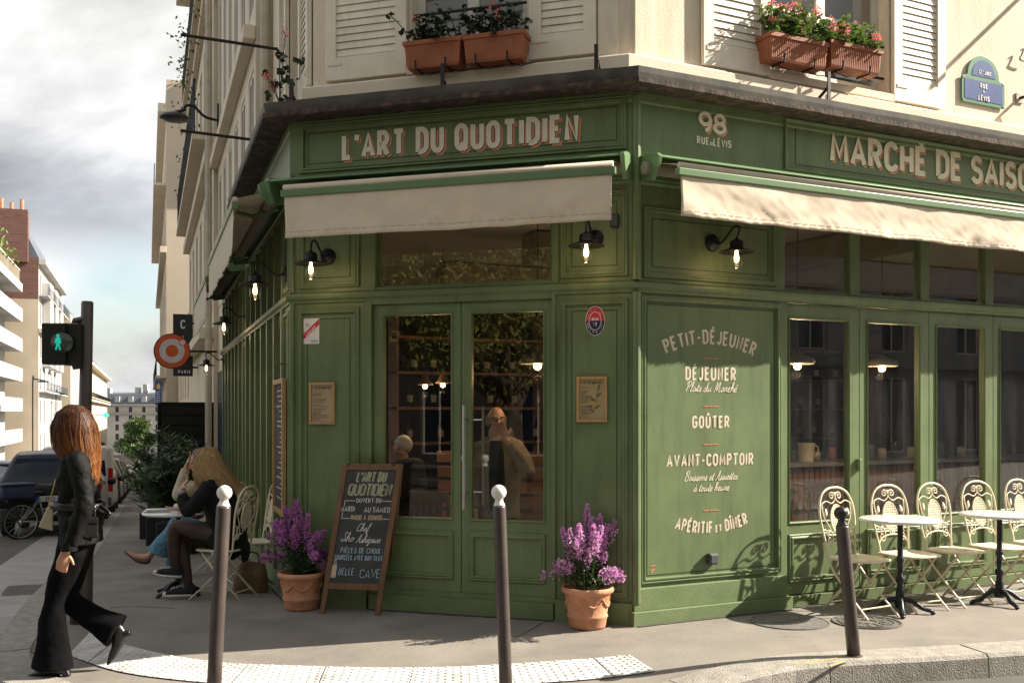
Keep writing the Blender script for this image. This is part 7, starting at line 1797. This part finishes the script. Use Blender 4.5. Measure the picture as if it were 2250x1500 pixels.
m_ = MB(); hair(m_, rg, 420, 44, .004, .0, .5, .08, jr=.09, front=.72); part('hair_highlights', m_, hairmat('copper_hair', (.62, .26, .085), (.13, .05, .02), 1.2, 1.72), wom, True, weld=False, recalc=False)
# her bag
bag = thing('handbag', 'small cream handbag hanging at the walking woman\'s far side', 'bag', P_(103, 1166, .12))
m_ = MB(); b4_ = [P_(x, y, d) for d in (.08, .17) for x, y in ((84, 1158), (117, 1166), (117, 1114), (104, 1113))]
m_.hexa(b4_); part('body', m_, mat('cream_leather', (.46, .38, .27), .45, .1, 8, .1, 30), bag, True, bevel=.01)
m_ = MB(); m_.smooth = True; m_.tube(catmull([P_(106, 1115, .12), P_(116, 1080, .12), P_(124, 1050, .11), P_(136, 1014, .10)], 5), .006, 6); part('strap', m_, mat('gold_chain', (.5, .38, .18), .35, metal=.8), bag, True)

# --- terrace: tables, chairs, the seated pair
tt = goff(392, 1124, .757); t3 = dup(tab0, (tt.x, tt.y, gz(tt.x, tt.y)), .3, 'round terrace table the seated pair lean on')
tt2 = goff(356, 1082, .757); dup(tab0, (tt2.x, tt2.y, gz(tt2.x, tt2.y)), 1.0, 'empty round terrace table before the oleanders')
cs = goff(492, 1204, .44)
def chair_at(p, rz, lb): q = dup(chair0, (p.x, p.y, gz(p.x, p.y)), R_(rz), lb); return q
chair_at(cs, -104, 'ivory bistro chair under the blonde woman in black')
c2 = goff(478, 1172, .44); chair_at(c2, -96, 'ivory bistro chair under the companion in cream')
c3_ = goff(546, 1190, .44); chair_at(c3_, -64, 'empty ivory bistro chair against the side wall behind the blonde woman')
c4 = goff(384, 1128, .44); chair_at(c4, -20, 'ivory bistro chair at the empty terrace table')
Yb = cs.y - .0
Q = lambda x, y, d=0.0: at(x, y, Yb + d)
bl = thing('person', 'blonde woman in a black coat and tights seated with crossed legs, chin on hand', 'person', Vector((cs.x, cs.y, gz(cs.x, cs.y))))
m_ = MB()
head(m_, Q(450, 1018), (-.9, .1, -.42), s=1.0)
limb(m_, [Q(455, 1030), Q(466, 1055), Q(470, 1070)], [.055, .052, .07])
limb(m_, [Q(472, 1060), Q(486, 1110), Q(495, 1160), Q(490, 1190)], [(.15, .08), (.15, .11), (.14, .11), (.16, .12)])
limb(m_, [Q(458, 1068, -.17), Q(412, 1118, -.20), Q(397, 1078, -.12)], [.045, .038, .027]); limb(m_, [Q(462, 1068, .17), Q(440, 1130, .18), Q(400, 1118, .1)], [.045, .038, .027])
hand(m_, Q(397, 1076, -.12), (.55, .15, .9), (.8, .3, -.4), .65, 1.0, 1); hand(m_, Q(400, 1118, .1), (-1, 0, .05), (0, 0, -1), .3)
remesh('body', m_, SKIN, bl, .007, 3)
TIGHT = mat('sheer_black_tights', (.060, .030, .022), .6, .35, 9, .1, 150, col2=(.030, .017, .014))
m_ = MB()
limb(m_, [Q(478, 1178, -.09), Q(430, 1165, -.10), Q(390, 1156, -.08), Q(382, 1180, -.07), Q(383, 1225, -.05), Q(386, 1250, -.05)], [.088, .080, .060, .058, .052, .034], 8)
limb(m_, [Q(478, 1185, .09), Q(440, 1178, .08), Q(403, 1176, .05), Q(402, 1215, .02), Q(410, 1262, .0), Q(413, 1290, .0)], [.088, .080, .060, .060, .048, .034], 8)
remesh('tights', m_, TIGHT, bl, .008, 3)
m_ = MB()
limb(m_, [Q(462, 1046), Q(470, 1060), Q(484, 1105), Q(497, 1150), Q(495, 1180), Q(480, 1198)], [(.08, .06), (.19, .13), (.185, .150), (.175, .165), (.20, .19), (.19, .19)], 8, seg=24)
limb(m_, [Q(462, 1066, -.15), Q(442, 1092, -.20), Q(414, 1122, -.20), Q(404, 1104, -.16), Q(400, 1088, -.13)], [.075, .068, .060, .052, .046], 8)
limb(m_, [Q(464, 1066, .15), Q(445, 1110, .19), Q(405, 1118, .1)], [.072, .062, .046], 8)
limb(m_, [Q(490, 1182, -.02), Q(450, 1172, -.03), Q(412, 1160, -.03)], [(.14, .115), (.135, .10), (.11, .070)], 8)
limb(m_, [Q(520, 1165, .02), Q(537, 1200, .03), Q(540, 1232, .03)], [(.12, .05), (.13, .04), (.10, .02)], 6)
o = remesh('coat', m_, BLKK, bl, .009, 4); folds(o, tx2, .022)
m_ = MB(); m_.smooth = True; m_.tube([Q(401, 1086, -.13), Q(397.5, 1079, -.122)], [.045, .043], 14); part('cuff', m_, mat('grey_cuff', (.30, .30, .29), .8), bl, True)
WSOL = mat('white_rubber', (.60, .57, .53), .6, .08, 20); CNV = mat('black_canvas', (.012, .012, .015), .85, .3, 30, .2, 150)
def sneaker(name_, ank, heel, ball, toe, par, up=Vector((0, 0, 1)), sc=1.0):
    m_ = MB(); limb(m_, [ank, heel + up * .045, ball + up * .035, toe + up * .018], [.040, (.036, .045), (.037, .036), (.030, .018)], 6); remesh('shoe', m_, CNV, par, .006, 2)
    m_ = MB(); m_.smooth = True; d = (toe - heel).normalized(); m_.tube([heel - d * .035 + up * .012, heel + up * .012, ball + up * .012, toe - d * .015 + up * .012, toe + d * .022 + up * .012], [(.014, .012), (.017, .036), (.017, .044), (.018, .036), (.013, .014)], 14, side=up); part('shoe_sole', m_, WSOL, par, True)
    m_ = MB(); m_.smooth = True; m_.ball(toe + up * .024 - d * .006, (.030, .033, .020), 12, 8); part('toe_cap', m_, WSOL, par, True)
    m_ = MB()
    for i in range(5):
        c = ank.lerp(ball.lerp(toe, .35) + up * .055, .30 + .15 * i) + up * .012; s_ = Vector((-d.y, d.x, 0)).normalized()
        m_.tube([c - s_ * .028 - up * .006, c + up * .008, c + s_ * .028 - up * .006], .0045, 5)
    part('laces', m_, WSOL, par, True)
sneaker('shoe', Q(387, 1246, -.05), Q(391, 1268, -.05), Q(358, 1266, -.05), Q(343, 1262, -.05), bl, Vector((-.1, 0, 1)))
sneaker('shoe', Q(414, 1284, 0), Q(420, 1309, 0), Q(380, 1310, 0), Q(363, 1310, 0), bl)
BLH = hairmat('blonde_hair', (.54, .36, .165), (.36, .23, .095), .85, 1.38, .45)
m_ = MB(); m_.smooth = True
rg = [(Q(456, 981), .015, .015), (Q(456, 987), .075, .07), (Q(457, 1004), .112, .11), (Q(462, 1026), .135, .13), (Q(470, 1046), .165, .145), (Q(480, 1064), .185, .15), (Q(490, 1082), .19, .14)]
m_.tube(catmull([q[0] for q in rg], 4)[:17], [(a * .84, b * .86) for a, b in lerp_list([(q[1], q[2]) for q in rg], 4)][:17], 24, side=(1, 0, 0)); part('hair', m_, BLH, bl, True)
m_ = MB(); hair(m_, rg, 1300, 11, .006, .0, .5, .35, jr=.10); part('hair_strands', m_, BLH, bl, True, weld=False, recalc=False)
m_ = MB(); hair(m_, rg, 520, 12, .005, .0, .5, .4, jr=.12); part('hair_highlights', m_, hairmat('pale_blonde_hair', (.72, .52, .28), (.50, .34, .16), .85, 1.38, .4), bl, True, weld=False, recalc=False)
# companion
Yc = c2.y; K_ = lambda x, y, d=0.0: at(x, y, Yc + d)
co = thing('person', 'companion in a cream jumper and blue flared crochet trousers, hand on brow, half hidden', 'person', Vector((c2.x, c2.y, gz(c2.x, c2.y))))
m_ = MB()
head(m_, K_(436, 1016), (-.8, -.3, -.3), s=1.0); limb(m_, [K_(440, 1030), K_(446, 1052), K_(448, 1066)], [.052, .05, .06])
limb(m_, [K_(446, 1060), K_(452, 1110), K_(458, 1165)], [(.14, .07), (.13, .10), (.15, .11)])
limb(m_, [K_(425, 1068, -.16), K_(390, 1088, -.22), K_(411, 1022, -.16)], [.045, .036, .026]); limb(m_, [K_(455, 1066, .16), K_(440, 1120, .18), K_(400, 1116, .1)], [.045, .036, .027])
hand(m_, K_(411, 1021, -.16), (.35, .12, 1), (.9, .2, -.2), .5, 1.0, 1); hand(m_, K_(400, 1116, .1), (-1, 0, 0), (0, 0, -1), .3)
limb(m_, [K_(340, 1205, -.12), K_(326, 1222, -.12), K_(300, 1222, -.12), K_(282, 1212, -.12)], [.034, .036, .030, .018]); limb(m_, [K_(368, 1262, .05), K_(366, 1286, .05), K_(338, 1296, .05), K_(318, 1300, .05)], [.034, .036, .030, .018])
remesh('body', m_, SKIN, co, .007, 3)
m_ = MB()
limb(m_, [K_(444, 1048), K_(446, 1062), K_(450, 1110), K_(458, 1160)], [(.07, .06), (.175, .115), (.165, .135), (.185, .16)], 8, seg=20)
limb(m_, [K_(428, 1066, -.14), K_(404, 1082, -.20), K_(391, 1088, -.22), K_(399, 1058, -.19), K_(408, 1030, -.165)], [.075, .068, .062, .054, .046], 8); limb(m_, [K_(456, 1066, .14), K_(440, 1118, .18), K_(405, 1116, .1)], [.07, .06, .045], 8)
remesh('jumper', m_, mat('cream_knit', (.54, .46, .34), .95, .15, 40, .5, 120), co, .009, 3)
m_ = MB()
limb(m_, [K_(452, 1160, -.10), K_(415, 1143, -.13), K_(392, 1140, -.14), K_(374, 1168, -.13), K_(356, 1196, -.12), K_(346, 1214, -.12)], [.092, .082, .064, .066, .095, .118], 8, seg=18)
limb(m_, [K_(452, 1165, .10), K_(420, 1160, .08), K_(395, 1160, .06), K_(386, 1200, .05), K_(380, 1240, .05), K_(377, 1258, .05)], [.092, .082, .064, .064, .085, .105], 8, seg=18)
CRO = bpy.data.materials.new('blue_crochet'); CRO.use_nodes = True
Nn = CRO.node_tree.nodes; Ll = CRO.node_tree.links; b_ = Nn['Principled BSDF']; b_.inputs['Roughness'].default_value = .95
tcn = Nn.new('ShaderNodeTexCoord'); vo = Nn.new('ShaderNodeTexVoronoi'); vo.inputs['Scale'].default_value = 38; Ll.new(tcn.outputs['Object'], vo.inputs['Vector'])
cr2 = Nn.new('ShaderNodeValToRGB'); cr2.color_ramp.elements[0].color = (.22, .40, .50, 1); cr2.color_ramp.elements[1].color = (.07, .19, .28, 1); cr2.color_ramp.elements[1].position = .6; Ll.new(vo.outputs['Distance'], cr2.inputs[0]); Ll.new(cr2.outputs[0], b_.inputs['Base Color'])
bpn = Nn.new('ShaderNodeBump'); bpn.inputs['Strength'].default_value = .6; bpn.inputs['Distance'].default_value = .01; bpn.invert = True; Ll.new(vo.outputs['Distance'], bpn.inputs['Height']); Ll.new(bpn.outputs[0], b_.inputs['Normal'])
remesh('crochet_trousers', m_, CRO, co, .009, 3)
MET = mat('bronze_leather', (.085, .04, .033), .28, .15, 10, metal=.35)
def flat(pts):
    m_ = MB(); limb(m_, pts, [(.012, .034), (.030, .036), (.024, .034), (.014, .026), (.004, .006)], 6, side=(0, 0, 1)); remesh('shoe', m_, MET, co, .005, 1)
flat([K_(331, 1228, -.12), K_(322, 1233, -.12), K_(304, 1231, -.12), K_(288, 1222, -.12), K_(271, 1210, -.12)]); flat([K_(371, 1297, .05), K_(362, 1300, .05), K_(340, 1303, .05), K_(324, 1304, .05), K_(306, 1303, .05)])
m_ = MB(); rg = [(K_(440, 984), .02, .02), (K_(440, 992), .08, .07), (K_(442, 1012), .10, .10), (K_(446, 1034), .10, .10), (K_(450, 1056), .08, .08)]
m_.smooth = True; m_.tube(catmull([q[0] for q in rg], 4), lerp_list([(q[1], q[2]) for q in rg], 4), 20, side=(1, 0, 0)); part('hair', m_, mat('brown_hair', (.10, .055, .03), .45, .3, 30), co, True)
# things on the terrace table and under the chairs
zt_ = gz(tt.x, tt.y) + .7605
t = thing('drinking_glass', 'clear water glass on the terrace table by the blonde woman', 'glass', (tt.x + .02, tt.y + .02, zt_)); m_ = MB(); m_.smooth = True
m_.lathe([(0, .004), (.030, .004), (.036, .11), (.038, .11), (.032, 0), (0, 0)], (0, 0, 0), 20); part('glass', m_, GLASSL, t)
m_ = MB(); m_.smooth = True; m_.lathe([(0, 0), (.028, 0), (.036, .03), (.04, .062), (.036, .062), (.032, .01), (0, .01)], (tt.x - .03, tt.y + .10, zt_), 20); m_.tube([(tt.x - .065 + .01 * math.cos(a), tt.y + .10, zt_ + .035 + .018 * math.sin(a)) for a in [pi / 2 + i * pi / 6 for i in range(7)]], .005, 6)
tag(part('coffee_cup', m_, mat('white_china', (.70, .68, .64), .25)), 'white coffee cup on the terrace table', 'cup')
m_ = MB(); 
for i in range(3): m_.box((tt.x - .20 + .012 * i, tt.y - .03, zt_ + .005 + .009 * i), (.20, .13, .007), Matrix.Rotation(.25 + .08 * i, 3, 'Z'))
tag(part('paper_menus', m_, MATS['white_china']), 'pile of white folded menus at the street edge of the terrace table', 'menus')
bgp = G(548, 1302); t = thing('tote_bag', 'slumped brown leather tote bag on the ground behind the blonde woman\'s chair', 'bag', bgp)
m_ = MB(); limb(m_, [bgp + Vector((0, .05, .0)), bgp + Vector((0, .05, .14)), bgp + Vector((.02, .06, .28))], [(.09, .17), (.085, .16), (.03, .12)], 6); remesh('body', m_, mat('tan_leather', (.17, .10, .04), .5, .3, 6, .2, 20), t, .01, 3)
m_ = MB(); m_.smooth = True; m_.tube(catmull([bgp + Vector((-.07, .05, .26)), bgp + Vector((-.06, .03, .36)), bgp + Vector((.06, .03, .36)), bgp + Vector((.08, .05, .26))], 5), .009, 6); part('handle', m_, MATS['tan_leather'], t, True)
# --- the man behind the right door pane
Ym = 9.25; Mn = lambda x, y, d=0.0: at(x, y, Ym + d)
man = thing('person', 'bald man in glasses and brown jacket, hand to mouth, behind right door pane', 'person', Vector((Mn(1092, 0).x, Ym, .02)))
m_ = MB()
PH = head(m_, Mn(1091, 922), (.22, -.97, -.05), s=1.02)
limb(m_, [Mn(1090, 940), Mn(1088, 962), Mn(1088, 980)], [.058, .056, .08])
limb(m_, [Mn(1090, 970), Mn(1090, 1030), Mn(1090, 1110)], [(.17, .09), (.17, .12), (.16, .12)], side=(1, 0, 0))
limb(m_, [Mn(1133, 985, -.02), Mn(1158, 1040, -.18), Mn(1112, 966, -.24)], [.052, .042, .030]); limb(m_, [Mn(1048, 985), Mn(1036, 1060, .02), Mn(1048, 1125, -.06)], [.052, .042, .030])
hand(m_, Mn(1110, 962, -.24), (-.35, .1, 1), (.1, 1, .1), .75, 1.05, 1); hand(m_, Mn(1048, 1128, -.06), (.1, -.1, -1), (.9, 0, 0), .5)
for s in (-1, 1): limb(m_, [Mn(1090 + s * 20, 1110), Mn(1090 + s * 22, 1200), Vector((Mn(1090 + s * 22, 0).x, Ym, .05))], [.09, .065, .05])
remesh('body', m_, mat('pale_ruddy_skin', (.62, .36, .27), .5, .1, 14), man, .006, 2)
m_ = MB()
limb(m_, [Mn(1088, 958), Mn(1090, 976), Mn(1092, 1030), Mn(1092, 1100), Mn(1092, 1135)], [(.09, .08), (.215, .12), (.22, .155), (.205, .155), (.215, .16)], 8, side=(1, 0, 0), seg=20)
limb(m_, [Mn(1128, 978, -.02), Mn(1150, 1010, -.10), Mn(1159, 1038, -.18), Mn(1138, 1005, -.22), Mn(1117, 974, -.24)], [.085, .078, .07, .058, .05], 8); limb(m_, [Mn(1052, 978), Mn(1040, 1040, .02), Mn(1046, 1116, -.05)], [.082, .07, .05], 8)
remesh('jacket', m_, mat('brown_jacket', (.26, .21, .15), .8, .25, 8, .2, 60), man, .009, 3)
m_ = MB(); limb(m_, [Mn(1090, 968, -.09), Mn(1092, 1030, -.115), Mn(1092, 1120, -.115)], [(.06, .05), (.085, .055), (.085, .055)], 6, side=(1, 0, 0)); remesh('shirt', m_, mat('dark_green_shirt', (.02, .03, .028), .8), man, .008, 2)
m_ = MB()
for s in (-1, 1): limb(m_, [Mn(1090 + s * 18, 1110), Mn(1090 + s * 22, 1200), Vector((Mn(1090 + s * 22, 0).x, Ym, .06))], [.11, .085, .085])
remesh('trousers', m_, mat('dark_trousers', (.02, .02, .024), .85), man, .01, 2)
m_ = MB(); m_.smooth = True
for s in (-1, 1):
    m_.tube([PH(s * .033 + .026 * math.cos(a), .090, .012 + .019 * math.sin(a)) for a in [i * pi / 8 for i in range(16)]], .0028, 5, closed=True); m_.tube([PH(s * .058, .088, .016), PH(s * .078, .0, .012)], .0026, 5)
m_.tube([PH(-.008, .094, .016), PH(.008, .094, .016)], .0026, 5); part('glasses', m_, BLACK, man, True)
m_ = MB(); hc = PH(0, -.02, .02); 
for _ in range(700):
    d = rvec(); 
    if d.z > .55 or d.y < -.35: continue
    q = PH(d.x * .082, -.012 + d.y * .0 + (.02 - .11 * abs(d.y)), .0 + d.z * .06); quad_leaf(m_, PH(math.copysign(.070 + .008 * rnd.random(), d.x), rnd.uniform(-.09, .01), rnd.uniform(-.03, .05)), Vector((0, .3, -1)) + rvec() * .5, rvec(), .03, .012)
part('hair', m_, mat('grey_hair', (.42, .38, .33), .6, .2, 40), man, True, weld=False, recalc=False)
# a seated guest with white hair deeper in the room
Yg = 10.3; gq = lambda x, y, d=0.0: at(x, y, Yg + d)
gu = thing('person', 'guest with white hair and a dark coat seated inside behind the left door pane', 'person', Vector((gq(890, 0).x, Yg, .02)))
m_ = MB(); head(m_, gq(884, 985), (-.6, -.6, -.2), s=1.0); limb(m_, [gq(885, 1000), gq(888, 1018), gq(890, 1030)], [.055, .055, .08]); limb(m_, [gq(890, 1020), gq(892, 1080), gq(892, 1120)], [(.15, .08), (.15, .11), (.16, .12)], side=(1, 0, 0)); remesh('body', m_, SKIN, gu, .009, 2)
m_ = MB(); limb(m_, [gq(888, 1008), gq(890, 1022), gq(893, 1075), gq(893, 1130)], [(.08, .07), (.20, .12), (.20, .14), (.22, .18)], 8, side=(1, 0, 0)); limb(m_, [gq(862, 1028), gq(855, 1080, -.1), gq(880, 1085, -.25)], [.07, .06, .045], 6); limb(m_, [gq(918, 1028), gq(925, 1080, -.1), gq(900, 1085, -.25)], [.07, .06, .045], 6); remesh('coat', m_, mat('dark_coat', (.025, .025, .03), .9), gu, .01, 3)
m_ = MB(); m_.smooth = True; m_.ball(gq(884, 978) + Vector((.01, .015, .01)), (.092, .10, .095), 18, 12); part('hair', m_, mat('white_hair', (.62, .60, .58), .7, .15, 40, .4, 60), gu, True)
# ------------------------------------------------------------------ inside the café
def pendant(c, kind, label, fr_=None):
    t = thing('pendant_lamp', label, 'pendant lamp', c, group='pendant lamps inside the café')
    m_ = MB(); m_.smooth = True
    pr = [(.0, .11), (.03, .11), (.05, .09), (.15, .055), (.165, .02), (.15, .0), (.14, .01), (0, .05)] if kind else [(0, .12), (.02, .12), (.03, .09), (.055, .03), (.085, 0), (.08, 0), (.05, .03), (0, .08)]
    m_.lathe(pr, (0, 0, 0), 24); part('shade', m_, mat('pendant_grey' if kind else 'pendant_brown', (.16, .15, .13) if kind else (.16, .09, .05), .5), t)
    m_ = MB(); m_.smooth = True; m_.ball((0, 0, -.015), .038 if kind else .028, 12, 8); part('bulb', m_, glow('pendant_bulb', (1, .66, .26), 3.2) if 'pendant_bulb' not in bpy.data.materials else bpy.data.materials['pendant_bulb'], t)
    m_ = MB(); m_.tube([(0, 0, .1), (0, 0, 3.34 - c.z)], .004, 5); part('cable', m_, BLACK, t)
    l = bpy.data.lights.new('pendant_light', 'POINT'); l.energy = 9 if fr_ is FR else 2.5; l.color = (1, .66, .34); l.shadow_soft_size = .04
    o = bpy.data.objects.new('pendant_light', l); COL.objects.link(o); o.parent = t; o.location = (0, 0, -.10)
def fpx(fr, x, y, v): u, z = fr.px(x, y, v); return fr.P(u, v, z)
for x, y, v, k, lb in ((1752, 800, -.9, 1, 'half hidden pendant lamp behind the first folding pane'), (1938, 805, -1.1, 1, 'grey domed pendant lamp behind the second folding pane')):
    pendant(fpx(FR, x, y, v), k, lb, FR)
for x, y, v, k, lb in ((1181, 800, -1.1, 1, 'grey pendant lamp at the right edge of the right door pane'), (934, 845, -2.2, 0, 'left of two small pendants behind the left door pane'), (973, 842, -2.4, 0, 'right of two small pendants behind the left door pane')):
    pendant(fpx(FD, x, y, v), k, lb)
SLATW = mat('counter_slats', (.26, .12, .06), .5, .25, 3, .1, 30)
t = thing('bar_counter', 'wooden slatted bar counter inside behind the folding windows', 'counter', FR.P(4.5, -2.3, .02))
m_ = MB(); m_.fb(FR, 1.0, 9, -2.7, -2.05, .02, 1.02); part('carcass', m_, mat('counter_dark', (.03, .018, .012), .6), t, True)
m_ = MB(); u = 1.0
while u < 9: m_.fb(FR, u, u + .055, -2.05, -2.02, .05, .50); m_.fb(FR, u, u + .055, -2.05, -2.02, .56, 1.0); u += .078
part('slats', m_, SLATW, t, True)
m_ = MB(); m_.fb(FR, .95, 9.05, -2.75, -1.95, 1.02, 1.06); part('counter_top', m_, mat('counter_stone', (.22, .21, .20), .3), t, True, bevel=.005)
# jug, tins and cups along the counter
jz = 1.06; u, _ = FR.px(1772, 960, -2.2); c = FR.P(u, -2.2, jz)
t = thing('milk_jug', 'large pale jug with a handle on the bar counter', 'jug', c); m_ = MB(); m_.smooth = True
m_.lathe([(0, 0), (.085, 0), (.08, .02), (.095, .20), (.10, .21), (.095, .21), (.07, .02), (0, .02)], (0, 0, 0), 20); part('body', m_, mat('pale_jug', (.50, .47, .38), .4), t)
m_ = MB(); m_.smooth = True; d = Vector((*FR.d, 0)); m_.tube(catmull([d * .09 + Vector((0, 0, .18)), d * .16 + Vector((0, 0, .17)), d * .165 + Vector((0, 0, .09)), d * .085 + Vector((0, 0, .05))], 5), .011, 8); part('handle', m_, MATS['pale_jug'], t)
kinds = [mat('tin_green', (.05, .09, .06), .5), mat('tin_cream', (.40, .35, .26), .5), mat('tin_red', (.22, .05, .04), .5), mat('bottle_dark', (.02, .035, .02), .15), mat('label_paper', (.45, .40, .30), .7)]
CUPN = 0
for x, dx, h_, mk in ((1752, .0, .12, 0), (1800, 0, .10, 1), (1835, 0, .14, 2), (1920, 0, .16, 0), (1945, 0, .12, 1), (1975, 0, .20, 3), (2010, 0, .13, 4), (2080, 0, .18, 3), (2120, 0, .12, 1)):
    u, _ = FR.px(x, 970, -2.3); m_ = MB(); m_.smooth = True; m_.lathe([(0, 0), (.05, 0), (.05, h_), (.045, h_ + .008), (.02, h_ + .012), (0, h_ + .012)], FR.P(u, -2.35, jz), 14)
    tag(part('storage_tin', m_, kinds[mk]), 'tins and jars standing along the bar counter', 'tin', 'tins and jars along the bar counter')
t = thing('bottle_shelf', 'dark shelf unit lined with bottles on the café back wall', 'shelf', FR.P(4, -5.8, .02))
m_ = MB()
for z in (1.2, 1.65, 2.1, 2.55): m_.fb(FR, .2, 8.6, -5.95, -5.65, z, z + .035)
for u in (.2, 2.3, 4.4, 6.5, 8.57): m_.fb(FR, u, u + .03, -5.95, -5.651, .1, 2.9)
part('shelves', m_, SLATW, t, True)
bm0 = MB(); bm0.smooth = True; bm0.lathe([(0, 0), (.038, 0), (.038, .19), (.014, .235), (.014, .30), (0, .30)], (0, 0, 0), 12); bme = bm0.mesh('bottle', kinds[3])
bm1 = MB(); bm1.lathe([(.0386, .06), (.0386, .15)], (0, 0, 0), 12); lme = bm1.mesh('bottle_label', kinds[4])
for z in (1.235, 1.685, 2.135):
    for i in range(22):
        if rnd.random() < .2: continue
        u = .45 + i * .36 + rnd.uniform(-.06, .06); o = link('bottle', bme); o.location = FR.P(u, -5.78, z)
        tag(o, 'bottles lined up on the café back wall shelves', 'bottle', 'bottles on the café back wall shelves'); lo2 = link('bottle_label', lme, o)
# inner chairs and tables seen through the panes
def wood_chair(label):
    t = thing('wooden_chair', label, 'chair', (0, 0, 0), 0, 'dark wooden chairs inside the café')
    m_ = MB(); m_.box((0, 0, .45), (.40, .40, .03)); part('seat', m_, WOODB, t, bevel=.008)
    for s in (-1, 1):
        m_ = MB(); m_.tube([(s * .17, -.17, 0), (s * .16, -.16, .44)], .016, 8); part('leg', m_, WOODB, t)
        m_ = MB(); m_.tube(catmull([(s * .18, .20, 0), (s * .17, .17, .45), (s * .17, .24, .90)], 4), .016, 8); part('leg', m_, WOODB, t)
    m_ = MB(); m_.box((0, .235, .86), (.36, .022, .09))
    for x in (-.1, -.035, .035, .1): m_.box((x, .205, .64), (.022, .014, .36))
    part('backrest', m_, WOODB, t); return t
WOODB2 = WOODB
w0 = wood_chair('dark wooden chair just inside the left door pane'); w0.location = FD.P(1.05, -.75, .02); w0.rotation_euler = (0, 0, R_(160))
dup(w0, FR.P(1.95, -.8, .02), R_(200), 'brown wooden chair behind the first folding pane'); dup(w0, FR.P(2.9, -.85, .02), R_(30), 'brown wooden chair behind the second folding pane')
t = thing('wooden_bench', 'brown plank bench along the inner wall behind the left door pane', 'bench', FD.P(1.2, -2.6, .02))
m_ = MB()
for i in range(7): m_.fb(FD, .3, 2.0, -2.75 + .02 * i, -2.70 + .02 * i, .12 + i * .16, .24 + i * .16)
part('back_planks', m_, SLATW, t, True)
m_ = MB(); m_.fb(FD, .3, 2.0, -2.65, -2.2, .40, .45); part('seat', m_, SLATW, t, True)
